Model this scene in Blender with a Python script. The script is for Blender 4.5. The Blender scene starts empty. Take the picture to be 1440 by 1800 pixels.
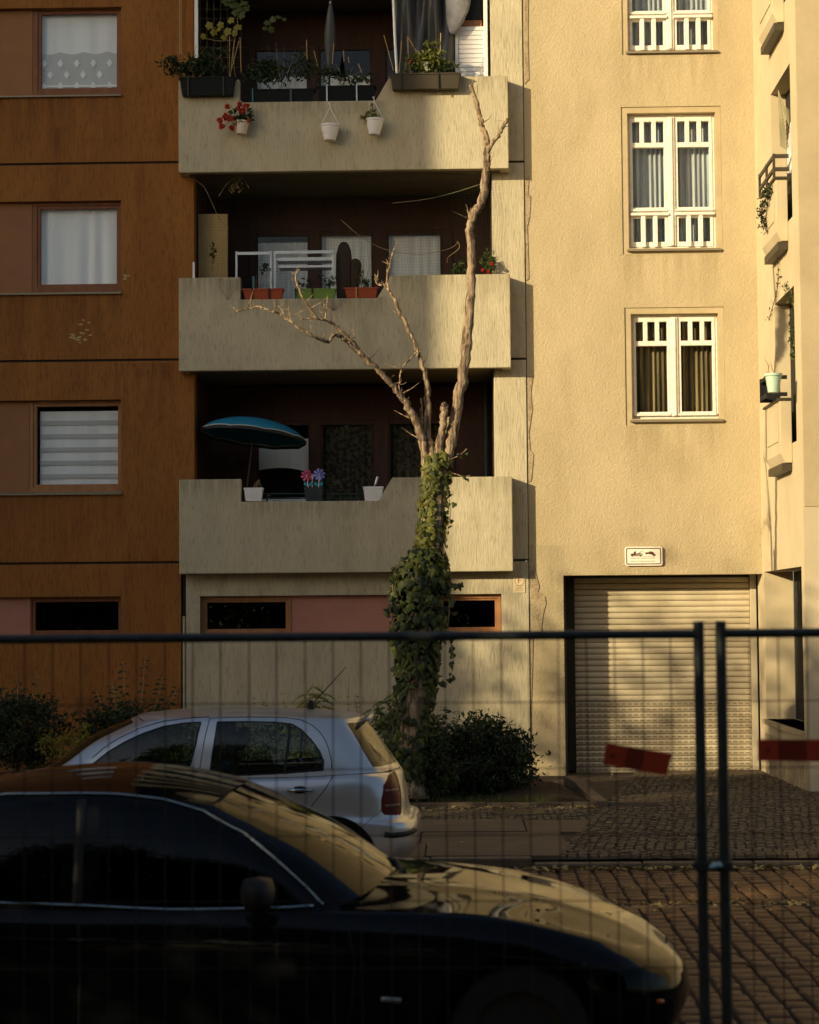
import bpy, bmesh, math, random
import numpy as np
from mathutils import Vector, Matrix
from mathutils.geometry import delaunay_2d_cdt

random.seed(7)
rng = np.random.default_rng(11)
scene = bpy.context.scene
COL = scene.collection

# ------------------------------------------------------------------ camera
FPX, IMW, IMH = 3400.0, 1440.0, 1800.0
CAM = np.array([0.0, 0.0, 2.2])
PITCH, ROLL, YAW = math.radians(3.114), math.radians(-0.456), math.radians(-1.373)
_f = np.array([math.sin(YAW) * math.cos(PITCH), math.cos(YAW) * math.cos(PITCH), math.sin(PITCH)])
_r0 = np.array([math.cos(YAW), -math.sin(YAW), 0.0])
_u0 = np.cross(_r0, _f)
_r = math.cos(ROLL) * _r0 + math.sin(ROLL) * _u0
_u = -math.sin(ROLL) * _r0 + math.cos(ROLL) * _u0
cd = bpy.data.cameras.new('camera')
cam = bpy.data.objects.new('camera', cd)
COL.objects.link(cam)
cd.sensor_fit = 'VERTICAL'
cd.sensor_height = 36.0
cd.sensor_width = 28.8
cd.lens = FPX / IMH * 36.0
cd.clip_start, cd.clip_end = 0.1, 3000
cd.dof.use_dof = True
cd.dof.focus_distance = 24.5
cd.dof.aperture_fstop = 3.3
m = Matrix(((_r[0], _u[0], -_f[0], CAM[0]), (_r[1], _u[1], -_f[1], CAM[1]), (_r[2], _u[2], -_f[2], CAM[2]), (0, 0, 0, 1)))
cam.matrix_world = m
scene.camera = cam

# ------------------------------------------------------------------ sun and sky
SUN_TRAVEL = Vector((1.15, 1.0, -0.39)).normalized()
ELEV = math.asin(-SUN_TRAVEL.z)
AZ = math.atan2(-SUN_TRAVEL.x, -SUN_TRAVEL.y)          # clockwise from +Y
world = bpy.data.worlds.new('World')
scene.world = world
world.use_nodes = True
wn = world.node_tree.nodes
sky = wn.new('ShaderNodeTexSky')
sky.sky_type = 'NISHITA'
sky.sun_disc = False
sky.sun_elevation = ELEV
sky.sun_rotation = AZ
sky.air_density = 1.0
sky.dust_density = 2.0
sky.ozone_density = 1.0
bg = wn['Background']
bg.inputs['Strength'].default_value = 0.115
world.node_tree.links.new(sky.outputs[0], bg.inputs[0])
sd = bpy.data.lights.new('sun', 'SUN')
sd.energy = 5.0
sd.angle = math.radians(0.55)
sd.color = (1.0, 0.82, 0.50)
sun = bpy.data.objects.new('sun', sd)
COL.objects.link(sun)
sun.rotation_euler = SUN_TRAVEL.to_track_quat('-Z', 'Y').to_euler()
sun.location = (-20, -20, 30)
vs = scene.view_settings
vs.view_transform = 'Standard'
vs.look = 'None'
vs.gamma = 1.0
vs.use_curve_mapping = False
vs.exposure = 0.32
scene.cycles.use_denoising = True
scene.cycles.max_bounces = 8
scene.cycles.transparent_max_bounces = 16

# ------------------------------------------------------------------ layout helpers (metres; the facade stands at Y = 27)
def P(px, py, Y):
    """world point that lies at depth Y and is seen at photo pixel px, py"""
    d = _f + _r * (px - IMW / 2) / FPX - _u * (py - IMH / 2) / FPX
    t = (Y - CAM[1]) / d[1]
    return CAM + d * t
def G(px, py, z=0.0):
    d = _f + _r * (px - IMW / 2) / FPX - _u * (py - IMH / 2) / FPX
    return CAM + d * (z - CAM[2]) / d[2]
def X(px, Y, py=900):
    return float(P(px, py, Y)[0])
def Z(py, Y, px=720):
    return float(P(px, py, Y)[2])

class MB:
    """collects faces of ONE mesh object, in world coordinates"""
    def __init__(self):
        self.v, self.f = [], []
    def add(self, v, f):
        o = len(self.v)
        self.v += [tuple(map(float, p)) for p in v]
        self.f += [tuple(i + o for i in q) for q in f]
        return self
    def box(self, x0, x1, y0, y1, z0, z1):
        v = [(x, y, z) for x in (x0, x1) for y in (y0, y1) for z in (z0, z1)]
        return self.add(v, [(0, 1, 3, 2), (4, 6, 7, 5), (0, 4, 5, 1), (2, 3, 7, 6), (0, 2, 6, 4), (1, 5, 7, 3)])
    def obox(self, a, b, w, h, up=(0, 0, 1)):
        """bar from a to b of width w (sideways) and height h (along up)"""
        a, b, up = Vector(a), Vector(b), Vector(up)
        d = (b - a).normalized()
        s = d.cross(up)
        if s.length < 1e-4: s = d.cross(Vector((1, 0, 0)))
        s.normalize(); t = s.cross(d).normalized()
        v = [p + s * i * w / 2 + t * j * h / 2 for p in (a, b) for i in (-1, 1) for j in (-1, 1)]
        return self.add(v, [(0, 2, 3, 1), (4, 5, 7, 6), (0, 1, 5, 4), (2, 6, 7, 3), (0, 4, 6, 2), (1, 3, 7, 5)])
    def prism(self, pts, y0, y1):
        """polygon given as (x, z), extruded from y0 to y1"""
        n = len(pts)
        v = [(p[0], y0, p[1]) for p in pts] + [(p[0], y1, p[1]) for p in pts]
        f = [tuple(range(n)), tuple(range(2 * n - 1, n - 1, -1))]
        f += [(i, i + n, (i + 1) % n + n, (i + 1) % n) for i in range(n)]
        return self.add(v, f)
    def prismx(self, pts, x0, x1):
        n = len(pts)
        v = [(x0, p[0], p[1]) for p in pts] + [(x1, p[0], p[1]) for p in pts]
        f = [tuple(range(n)), tuple(range(2 * n - 1, n - 1, -1))]
        f += [(i, i + n, (i + 1) % n + n, (i + 1) % n) for i in range(n)]
        return self.add(v, f)
    def prismz(self, pts, z0, z1):
        n = len(pts)
        v = [(p[0], p[1], z0) for p in pts] + [(p[0], p[1], z1) for p in pts]
        f = [tuple(range(n)), tuple(range(2 * n - 1, n - 1, -1))]
        f += [(i, i + n, (i + 1) % n + n, (i + 1) % n) for i in range(n)]
        return self.add(v, f)
    def tube(self, path, rad, n=6, cap=True):
        path = [Vector(p) for p in path]
        if not hasattr(rad, '__len__'): rad = [rad] * len(path)
        v, f, prev = [], [], None
        for i, p in enumerate(path):
            d = (path[min(i + 1, len(path) - 1)] - path[max(i - 1, 0)])
            if d.length < 1e-9: d = Vector((0, 0, 1))
            d.normalize()
            if prev is None:
                s = d.cross(Vector((0, 0, 1)))
                if s.length < 1e-3: s = d.cross(Vector((1, 0, 0)))
            else:
                s = prev - d * prev.dot(d)
            s.normalize(); prev = s; t = d.cross(s)
            for k in range(n):
                a = 2 * math.pi * k / n
                v.append(p + (s * math.cos(a) + t * math.sin(a)) * rad[i])
        for i in range(len(path) - 1):
            for k in range(n):
                f.append((i * n + k, i * n + (k + 1) % n, (i + 1) * n + (k + 1) % n, (i + 1) * n + k))
        if cap:
            f.append(tuple(range(n - 1, -1, -1)))
            f.append(tuple((len(path) - 1) * n + k for k in range(n)))
        return self.add(v, f)
    def lathe(self, prof, c, n=20, sx=1.0, sy=1.0):
        """profile of (radius, z) turned about the vertical through c"""
        v, f = [], []
        for r, z in prof:
            for k in range(n):
                a = 2 * math.pi * k / n
                v.append((c[0] + r * sx * math.cos(a), c[1] + r * sy * math.sin(a), c[2] + z))
        for i in range(len(prof) - 1):
            for k in range(n):
                f.append((i * n + k, i * n + (k + 1) % n, (i + 1) * n + (k + 1) % n, (i + 1) * n + k))
        f.append(tuple(range(n - 1, -1, -1))); f.append(tuple((len(prof) - 1) * n + k for k in range(n)))
        return self.add(v, f)
    def build(self, name, mat, parent=None, smooth=False, bevel=0.0, kind=None, label=None):
        o0 = origin(parent)
        me = bpy.data.meshes.new(name)
        me.from_pydata([(a - o0[0], b - o0[1], c - o0[2]) for a, b, c in self.v], [], self.f)
        return finish(me, name, mat, parent, smooth, bevel, kind, label)

def origin(parent):
    o = Vector((0, 0, 0))
    while parent is not None:
        o += parent.location; parent = parent.parent
    return o
def finish(me, name, mat, parent, smooth=False, bevel=0.0, kind=None, label=None, recalc=True):
    if recalc:
        bm = bmesh.new(); bm.from_mesh(me)
        bmesh.ops.recalc_face_normals(bm, faces=bm.faces)
        bm.to_mesh(me); bm.free()
    if mat is not None: me.materials.append(mat)
    if smooth:
        me.polygons.foreach_set('use_smooth', [True] * len(me.polygons))
        if smooth != 'all':
            try: me.set_sharp_from_angle(angle=math.radians(smooth if smooth is not True else 40))
            except Exception: pass
    o = bpy.data.objects.new(name, me)
    COL.objects.link(o)
    o.parent = parent
    if bevel:
        b = o.modifiers.new('bevel', 'BEVEL'); b.width = bevel; b.segments = 2; b.limit_method = 'ANGLE'; b.angle_limit = math.radians(35)
    if kind: o['kind'] = kind
    if label: o['label'] = label
    return o
def thing(name, label, cat, loc, group=None):
    o = bpy.data.objects.new(name, None)
    COL.objects.link(o)
    o.location = loc; o.empty_display_size = 0.2
    o['label'] = label; o['category'] = cat
    if group: o['group'] = group
    return o
def tag(o, label, cat, group=None):
    o['label'] = label; o['category'] = cat
    if group: o['group'] = group
    return o
def struct(o):
    o['kind'] = 'structure'; return o
def grid_wall(us, ws, holes, d0, d1, to):
    """one connected wall sheet with thickness: outline us/ws (first, last), rectangular holes (u0,u1,w0,w1)"""
    U = sorted(set([us[0], us[1]] + [max(us[0], min(us[1], h[i])) for h in holes for i in (0, 1)]))
    Wv = sorted(set([ws[0], ws[1]] + [max(ws[0], min(ws[1], h[i])) for h in holes for i in (2, 3)]))
    def solid(i, j):
        if i < 0 or j < 0 or i >= len(U) - 1 or j >= len(Wv) - 1: return False
        cu, cw = (U[i] + U[i + 1]) / 2, (Wv[j] + Wv[j + 1]) / 2
        return not any(h[0] < cu < h[1] and h[2] < cw < h[3] for h in holes)
    mb, ix = MB(), {}
    def vid(i, j, k):
        if (i, j, k) not in ix:
            ix[i, j, k] = len(mb.v); mb.v.append(tuple(map(float, to(U[i], Wv[j], d1 if k else d0))))
        return ix[i, j, k]
    for i in range(len(U) - 1):
        for j in range(len(Wv) - 1):
            if not solid(i, j): continue
            for k in (0, 1):
                mb.f.append((vid(i, j, k), vid(i + 1, j, k), vid(i + 1, j + 1, k), vid(i, j + 1, k)))
            for di, dj, e in ((-1, 0, ((0, 0), (0, 1))), (1, 0, ((1, 0), (1, 1))), (0, -1, ((0, 0), (1, 0))), (0, 1, ((0, 1), (1, 1)))):
                if not solid(i + di, j + dj):
                    (a, b), (c, d) = e
                    mb.f.append((vid(i + a, j + b, 0), vid(i + c, j + d, 0), vid(i + c, j + d, 1), vid(i + a, j + b, 1)))
    return mb
FRONT = lambda u, w, d: (u, d, w)        # wall facing the street: u = X, d = Y
SIDE = lambda u, w, d: (d, u, w)         # wall facing sideways: u = Y, d = X

# ------------------------------------------------------------------ materials
def lin(c):
    return tuple(((x / 255) / 12.92 if x / 255 <= 0.04045 else ((x / 255 + 0.055) / 1.055) ** 2.4) for x in c)
def pmat(name, col, rough=0.85, col2=None, ns=4.0, stretch=(1, 1, 1), mix=(0.35, 0.65), stain=None, bump=0.0, bs=30.0, bstretch=(1, 1, 1),
         bdist=0.01, metal=0.0, spec=0.4, coat=0.0, trans=0.0, alpha=1.0, ior=1.45, sub=0.0, detail=5.0, fine=None, runs=()):
    m = bpy.data.materials.new(name); m.use_nodes = True
    N, L = m.node_tree.nodes, m.node_tree.links
    b = N['Principled BSDF']
    b.inputs['Base Color'].default_value = (*col, 1)
    b.inputs['Roughness'].default_value = rough
    b.inputs['Metallic'].default_value = metal
    b.inputs['Specular IOR Level'].default_value = spec
    b.inputs['IOR'].default_value = ior
    b.inputs['Coat Weight'].default_value = coat
    b.inputs['Coat Roughness'].default_value = 0.03
    b.inputs['Transmission Weight'].default_value = trans
    b.inputs['Alpha'].default_value = alpha
    geo = None
    def coords(st):
        nonlocal geo
        if geo is None: geo = N.new('ShaderNodeNewGeometry')
        mp = N.new('ShaderNodeMapping'); mp.inputs['Scale'].default_value = st
        L.new(geo.outputs['Position'], mp.inputs['Vector'])
        return mp.outputs[0]
    def noise(scale, st, det=detail):
        t = N.new('ShaderNodeTexNoise'); t.inputs['Scale'].default_value = scale; t.inputs['Detail'].default_value = det
        t.inputs['Roughness'].default_value = 0.6
        L.new(coords(st), t.inputs['Vector']); return t.outputs['Fac']
    def ramp(fac, a, b_):
        r = N.new('ShaderNodeMapRange'); r.inputs['From Min'].default_value = a; r.inputs['From Max'].default_value = b_
        L.new(fac, r.inputs['Value']); return r.outputs[0]
    cur = None
    if col2 is not None:
        mx = N.new('ShaderNodeMix'); mx.data_type = 'RGBA'
        mx.inputs['A'].default_value = (*col, 1); mx.inputs['B'].default_value = (*col2, 1)
        L.new(ramp(noise(ns, stretch), *mix), mx.inputs['Factor']); cur = mx.outputs['Result']
    if fine is not None:
        fcol, fs, fst, fmix, famt = fine
        mx = N.new('ShaderNodeMix'); mx.data_type = 'RGBA'
        if cur is None: mx.inputs['A'].default_value = (*col, 1)
        else: L.new(cur, mx.inputs['A'])
        mx.inputs['B'].default_value = (*fcol, 1)
        mul = N.new('ShaderNodeMath'); mul.operation = 'MULTIPLY'; mul.inputs[1].default_value = famt
        L.new(ramp(noise(fs, fst, 3), *fmix), mul.inputs[0]); L.new(mul.outputs[0], mx.inputs['Factor']); cur = mx.outputs['Result']
    if stain is not None:
        for scol, ss, sst, smix, samt in stain:
            mx = N.new('ShaderNodeMix'); mx.data_type = 'RGBA'
            if cur is None: mx.inputs['A'].default_value = (*col, 1)
            else: L.new(cur, mx.inputs['A'])
            mx.inputs['B'].default_value = (*scol, 1)
            mul = N.new('ShaderNodeMath'); mul.operation = 'MULTIPLY'; mul.inputs[1].default_value = samt
            L.new(ramp(noise(ss, sst), *smix), mul.inputs[0]); L.new(mul.outputs[0], mx.inputs['Factor']); cur = mx.outputs['Result']
    for rc, x0_, x1_, zt_r, drop, amt, sx_ in runs:           # streaks fading down from a given height, washed-down dirt below ledges
        if geo is None: geo = N.new('ShaderNodeNewGeometry')
        sp = N.new('ShaderNodeSeparateXYZ'); L.new(geo.outputs['Position'], sp.inputs[0])
        def mr(src, a, b_, c, d):
            r = N.new('ShaderNodeMapRange'); r.interpolation_type = 'SMOOTHSTEP'
            for nm, vl in (('From Min', a), ('From Max', b_), ('To Min', c), ('To Max', d)): r.inputs[nm].default_value = vl
            L.new(src, r.inputs['Value']); return r.outputs[0]
        fs = [mr(sp.outputs['X'], x0_ - .12, x0_ + .05, 0, 1), mr(sp.outputs['X'], x1_ - .05, x1_ + .12, 1, 0), mr(sp.outputs['Z'], zt_r - drop, zt_r, 0, 1), mr(sp.outputs['Z'], zt_r, zt_r + .03, 1, 0), ramp(noise(sx_, (1, 1, .10)), .38, .66)]
        acc = fs[0]
        for q in fs[1:]:
            mm = N.new('ShaderNodeMath'); mm.operation = 'MULTIPLY'; L.new(acc, mm.inputs[0]); L.new(q, mm.inputs[1]); acc = mm.outputs[0]
        mm = N.new('ShaderNodeMath'); mm.operation = 'MULTIPLY'; mm.inputs[1].default_value = amt; L.new(acc, mm.inputs[0])
        mx = N.new('ShaderNodeMix'); mx.data_type = 'RGBA'
        if cur is None: mx.inputs['A'].default_value = (*col, 1)
        else: L.new(cur, mx.inputs['A'])
        mx.inputs['B'].default_value = (*rc, 1); L.new(mm.outputs[0], mx.inputs['Factor']); cur = mx.outputs['Result']
    if cur is not None: L.new(cur, b.inputs['Base Color'])
    if bump:
        bp = N.new('ShaderNodeBump'); bp.inputs['Strength'].default_value = bump; bp.inputs['Distance'].default_value = bdist
        L.new(noise(bs, bstretch, 4), bp.inputs['Height']); L.new(bp.outputs[0], b.inputs['Normal'])
    return m
def leafmat(name, c1, c2, ns=6.0, rough=0.55, trans=0.35):
    """leaf colour varies from leaf to leaf; a little light passes through"""
    m = bpy.data.materials.new(name); m.use_nodes = True
    N, L = m.node_tree.nodes, m.node_tree.links
    b = N['Principled BSDF']; out = N['Material Output']
    geo = N.new('ShaderNodeNewGeometry')
    mx = N.new('ShaderNodeMix'); mx.data_type = 'RGBA'
    mx.inputs['A'].default_value = (*c1, 1); mx.inputs['B'].default_value = (*c2, 1)
    L.new(geo.outputs['Random Per Island'], mx.inputs['Factor'])
    L.new(mx.outputs['Result'], b.inputs['Base Color'])
    b.inputs['Roughness'].default_value = rough
    b.inputs['Specular IOR Level'].default_value = 0.35
    tr = N.new('ShaderNodeBsdfTranslucent'); L.new(mx.outputs['Result'], tr.inputs['Color'])
    ms = N.new('ShaderNodeMixShader'); ms.inputs[0].default_value = trans
    L.new(b.outputs[0], ms.inputs[1]); L.new(tr.outputs[0], ms.inputs[2]); L.new(ms.outputs[0], out.inputs['Surface'])
    return m
def glassmat(name, tint, rough=0.0, ior=1.5, clear=0.6, wob=0.0, boost=1.0):
    """window pane: mirror reflection by Fresnel over a tinted see-through sheet (no refraction: thin pane)"""
    m = bpy.data.materials.new(name); m.use_nodes = True
    N, L = m.node_tree.nodes, m.node_tree.links
    N.remove(N['Principled BSDF']); out = N['Material Output']
    fr = N.new('ShaderNodeFresnel'); fr.inputs['IOR'].default_value = ior
    gl = N.new('ShaderNodeBsdfGlossy'); gl.inputs['Roughness'].default_value = rough
    tr = N.new('ShaderNodeBsdfTransparent'); tr.inputs['Color'].default_value = (tint[0] * clear, tint[1] * clear, tint[2] * clear, 1)
    ms = N.new('ShaderNodeMixShader')
    if wob:
        g = N.new('ShaderNodeNewGeometry'); t = N.new('ShaderNodeTexNoise'); t.inputs['Scale'].default_value = 1.5
        L.new(g.outputs['Position'], t.inputs['Vector'])
        bp = N.new('ShaderNodeBump'); bp.inputs['Strength'].default_value = wob; bp.inputs['Distance'].default_value = 0.02
        L.new(t.outputs['Fac'], bp.inputs['Height']); L.new(bp.outputs[0], gl.inputs['Normal'])
    gb = N.new('ShaderNodeNewGeometry'); sb = N.new('ShaderNodeMath'); sb.operation = 'SUBTRACT'; sb.inputs[0].default_value = 1.0; sb.use_clamp = True
    L.new(gb.outputs['Backfacing'], sb.inputs[1])
    mu = N.new('ShaderNodeMath'); mu.operation = 'MULTIPLY'; L.new(fr.outputs[0], mu.inputs[0]); L.new(sb.outputs[0], mu.inputs[1])
    L.new(mu.outputs[0], ms.inputs[0]); L.new(tr.outputs[0], ms.inputs[1]); L.new(gl.outputs[0], ms.inputs[2])
    L.new(ms.outputs[0], out.inputs['Surface'])
    return m

M = {}
ORANGE, ORANGE2 = (0.31, 0.125, 0.026), (0.23, 0.088, 0.018)
M['orange'] = pmat('orange_render', ORANGE, 0.9, ORANGE2, 2.2, (1, 1, 0.35), (0.3, 0.75), bump=0.7, bs=45, bstretch=(1, 1, 0.16), bdist=0.012,
                   stain=[((0.16, 0.045, 0.012), 3.0, (2.2, 2.2, 0.18), (0.56, 0.74), 0.65)], fine=((0.12, 0.038, 0.01), 55, (1, 1, 0.14), (0.52, 0.68), 0.6),
                   runs=[((0.085, 0.028, 0.010), -9.0, X(213, 27.28), Z(q, 27.28, 130), d_, .45, 7) for q, d_ in ((167, 1.3), (514, 1.1), (866, 1.2))] + [((0.075, 0.026, 0.010), -9.0, -3.5, 1.1, 1.6, .4, 5)] + [((0.10, 0.03, 0.010), X(a, 27.28), X(b_, 27.28), Z(q, 27.28, a), 1.1, .55, 12) for a, b_, q in ((95, 112, 225), (150, 170, 245), (278, 292, 215), (90, 115, 290), (200, 310, 640))])
M['concrete'] = pmat('beige_scraped_concrete', (0.52, 0.455, 0.31), 0.9, (0.42, 0.365, 0.245), 3.0, (1, 1, 0.5), (0.3, 0.7), bump=0.8, bs=42, bstretch=(1, 1, 0.15), bdist=0.012,
                     fine=((0.25, 0.205, 0.125), 48, (1, 1, 0.13), (0.54, 0.68), 0.6), stain=[((0.29, 0.24, 0.15), 2.2, (1.6, 1.6, 0.35), (0.50, 0.8), 0.6)],
                     runs=[((0.22, 0.18, 0.10), a, b_, z, .38, .75, 16) for z in (9.835, 7.01, 4.155) for a, b_ in ((-3.86, -3.0), (-.86, .78))] + [((0.22, 0.18, 0.10), -3.0, -1.0, z - .30, .34, .75, 16) for z in (9.79, 6.99, 4.135)])
M['soffit'] = pmat('smooth_concrete', (0.17, 0.135, 0.075), 0.9, (0.13, 0.10, 0.06), 3)  # soffit darkened, loggia shade in the colour
M['yellow'] = pmat('yellow_roughcast', (0.50, 0.405, 0.25), 0.92, (0.415, 0.335, 0.20), 1.2, (1, 1, 0.6), (0.35, 0.7), bump=0.75, bs=38, bdist=0.018,
                   fine=((0.42, 0.315, 0.165), 40, (1, 1, 1), (0.52, 0.66), 0.55), stain=[((0.37, 0.295, 0.16), 1.5, (1.4, 1.4, 0.45), (0.50, 0.78), 0.75)],
                   runs=[((0.30, 0.24, 0.13), X(1100, 27.3), X(1265, 27.3), Z(q, 27.3, 1180), 1.0, .55, 9) for q in (96, 446, 747)] + [((0.27, 0.22, 0.13), 1.0, 1.55, Z(960, 27.3, 960), 3.0, .5, 5)])  # last run: darker streaks low on the wall beside the seam
M['yellow_smooth'] = pmat('yellow_smooth_render', (0.48, 0.385, 0.23), 0.9, (0.41, 0.325, 0.185), 3, bump=0.2, bs=30, bdist=0.01)
M['wing'] = pmat('pale_yellow_render', (0.565, 0.465, 0.30), 0.9, (0.50, 0.41, 0.26), 1.5, bump=0.25, bs=26, bdist=0.01)  # sunward wall's extra light put into the colour; also the paler plinth
M['wing_front'] = pmat('tan_yellow_render', (0.48, 0.38, 0.225), 0.9, (0.415, 0.325, 0.185), 1.5, bump=0.4, bs=26, bdist=0.012)
M['patch'] = pmat('bare_plaster', (0.50, 0.40, 0.25), 0.95, (0.34, 0.25, 0.15), 9, bump=1.0, bs=28, bstretch=(1, 1, 2.5), bdist=0.03)
M['joint'] = pmat('dark_joint', (0.03, 0.022, 0.016), 0.9)
M['timber'] = pmat('red_brown_timber', (0.235, 0.085, 0.03), 0.55, (0.17, 0.06, 0.022), 12, (1, 1, 0.2))
M['loggia_timber'] = pmat('dark_brown_timber', (0.06, 0.02, 0.009), 0.6, (0.036, 0.012, 0.006), 12, (1, 1, 0.2))  # red-brown timber darkened, loggia shade put into the colour
M['loggia_side'] = pmat('dark_painted_concrete', (0.05, 0.02, 0.008), 0.9, (0.035, 0.014, 0.006), 4)  # side walls darkened the same way, shade in the colour
M['timber_light'] = pmat('tan_timber', (0.36, 0.165, 0.065), 0.55, (0.27, 0.12, 0.045), 12, (1, 1, 0.3))
M['infill'] = pmat('brown_orange_board', (0.29, 0.125, 0.042), 0.6, (0.25, 0.105, 0.034), 3)
M['pink'] = pmat('salmon_board', (0.42, 0.19, 0.135), 0.6, (0.38, 0.165, 0.115), 2.5)
M['sill'] = pmat('zinc_sill', (0.24, 0.20, 0.13), 0.5, metal=0.3)
M['white'] = pmat('white_paint', (0.78, 0.74, 0.66), 0.5, (0.62, 0.55, 0.44), 14, mix=(0.45, 0.8), fine=((0.33, 0.25, 0.16), 60, (1, 1, 0.5), (0.66, 0.74), 0.6))
M['plastic_white'] = pmat('white_plastic', (0.76, 0.74, 0.72), 0.4)
M['curtain'] = pmat('white_curtain', (0.88, 0.89, 0.89), 0.9, (0.78, 0.79, 0.79), 2.2, (3, 1, 0.2))  # real curtains, and sky reflections painted into the loggia windows
M['curtain_dark'] = pmat('olive_curtain', (0.25, 0.195, 0.095), 0.9, (0.07, 0.054, 0.028), 9, (1, 1, 0.04), (0.4, 0.6))
M['curtain_grey'] = pmat('grey_curtain', (0.42, 0.45, 0.45), 0.9, (0.26, 0.28, 0.29), 12, (1, 1, 0.05), (0.4, 0.6))
M['blind_dark'] = pmat('grey_blind_band', (0.50, 0.51, 0.51), 0.9)
M['dark_room'] = pmat('dark_room', (0.02, 0.017, 0.013), 0.95)
M['glass'] = glassmat('window_glass', (0.99, 1.0, 1.0), ior=1.45, clear=0.985, wob=0.03)
M['glass_dark'] = glassmat('dark_window_glass', (0.5, 0.55, 0.52), ior=1.55, clear=0.5, wob=0.05)
M['shutter'] = pmat('cream_shutter', (0.66, 0.57, 0.40), 0.45, (0.58, 0.49, 0.33), 2.0, (1, 1, 0.6), fine=((0.38, 0.29, 0.17), 8, (1, 1, 0.3), (0.62, 0.8), 0.35))
M['steel_dark'] = pmat('dark_steel', (0.045, 0.04, 0.03), 0.5, metal=0.5)
M['fence'] = pmat('galvanised_dark', (0.05, 0.062, 0.066), 0.45, (0.035, 0.04, 0.042), 20, metal=0.6)
M['wire'] = pmat('rusty_wire', (0.03, 0.02, 0.016), 0.7, spec=0.2)
M['red_board'] = pmat('red_warning_plastic', (0.36, 0.045, 0.02), 0.5, spec=0.2)
M['red_board2'] = pmat('dark_red_warning_plastic', (0.17, 0.024, 0.012), 0.5, spec=0.2)
M['clamp'] = pmat('bright_clamp', (0.50, 0.78, 0.86), 0.4)  # steel's sky reflection put into a matt blue colour
M['chrome'] = pmat('chrome_trim', (0.33, 0.41, 0.44), 0.2, metal=1.0)
M['bark'] = pmat('pale_bark', (0.36, 0.265, 0.17), 0.95, (0.10, 0.062, 0.036), 26, (1, 1, 0.14), (0.42, 0.60), bump=1.0, bs=40, bstretch=(1, 1, 0.15), bdist=0.025)
M['twig'] = pmat('twig_bark', (0.37, 0.26, 0.15), 0.9, (0.12, 0.072, 0.038), 30, (1, 1, 0.5), (0.42, 0.6), bump=0.8, bs=60, bdist=0.012)
M['ivy'] = leafmat('ivy_leaves', (0.010, 0.020, 0.006), (0.085, 0.10, 0.016), trans=0.2)
M['ivy_light'] = leafmat('ivy_leaves_pale', (0.035, 0.05, 0.010), (0.22, 0.21, 0.035))  # sunlit copy of the ivy, sun put into the leaf colour
M['shrub'] = leafmat('dark_shrub_leaves', (0.010, 0.022, 0.009), (0.038, 0.058, 0.014), trans=0.2)
M['shrub_l'] = leafmat('mid_green_leaves', (0.03, 0.055, 0.014), (0.10, 0.12, 0.025))
M['yellow_leaf'] = leafmat('yellow_green_leaves', (0.16, 0.16, 0.02), (0.30, 0.25, 0.03))
M['pot_leaf'] = leafmat('potted_leaves', (0.012, 0.026, 0.009), (0.05, 0.075, 0.02))
M['flower_red'] = leafmat('red_petals', (0.42, 0.02, 0.012), (0.62, 0.06, 0.03))
M['terracotta'] = pmat('terracotta_plastic', (0.34, 0.065, 0.025), 0.6)
M['green_box'] = pmat('lime_green_plastic', (0.16, 0.26, 0.05), 0.55)
M['dark_box'] = pmat('black_green_plastic', (0.006, 0.009, 0.009), 0.5, spec=0.15)
M['brown_box'] = pmat('dark_brown_plastic', (0.05, 0.038, 0.022), 0.5)
M['grey_box'] = pmat('charcoal_plastic', (0.03, 0.04, 0.042), 0.5)
M['bamboo'] = pmat('bamboo_cane', (0.42, 0.26, 0.09), 0.6)
M['blue'] = pmat('blue_canopy_cloth', (0.008, 0.17, 0.29), 0.7, (0.006, 0.14, 0.24), 3)
M['soil'] = pmat('soil', (0.07, 0.04, 0.022), 1.0, (0.035, 0.02, 0.012), 6, bump=1.0, bs=40, bdist=0.05)
M['ground'] = pmat('dusty_ground', (0.12, 0.085, 0.05), 0.95, (0.08, 0.055, 0.03), 0.6)
M['joint_sand'] = pmat('joint_sand', (0.035, 0.026, 0.017), 1.0, (0.02, 0.015, 0.01), 10, bump=0.6, bs=60)
M['sett'] = pmat('granite_sett', (0.175, 0.088, 0.034), 0.75, (0.08, 0.042, 0.019), 4.5, mix=(0.3, 0.7), bump=0.5, bs=50, bdist=0.01)
M['pave_joint'] = pmat('sandy_joint', (0.085, 0.06, 0.035), 1.0, (0.055, 0.04, 0.024), 8, bump=0.5, bs=60)
M['slot'] = pmat('shutter_slot', (0.30, 0.23, 0.14), 0.7)
M['sett_grey'] = pmat('small_grey_sett', (0.135, 0.098, 0.058), 0.85, (0.08, 0.058, 0.034), 14, mix=(0.35, 0.65), bump=0.5, bs=70, bdist=0.01)
M['slab'] = pmat('granite_slab', (0.125, 0.088, 0.052), 0.85, (0.09, 0.063, 0.037), 2.0, bump=0.25, bs=50, bdist=0.008)
M['kerb'] = pmat('granite_kerb', (0.14, 0.10, 0.062), 0.85, (0.09, 0.066, 0.042), 4, bump=0.3, bs=50)
M['litter'] = leafmat('dry_leaves', (0.20, 0.13, 0.045), (0.42, 0.33, 0.13), rough=0.8, trans=0.1)
M['rope'] = pmat('rope', (0.40, 0.27, 0.12), 0.9)
M['net'] = pmat('net_cord', (0.045, 0.045, 0.03), 0.9)
M['net_lit'] = pmat('net_cord_pale', (0.25, 0.22, 0.12), 0.9)  # paler cord colour
M['alu'] = pmat('bare_aluminium', (0.62, 0.64, 0.65), 0.4, metal=0.35)
M['board'] = pmat('chipboard', (0.42, 0.30, 0.12), 0.8, (0.36, 0.25, 0.10), 5)
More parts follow.
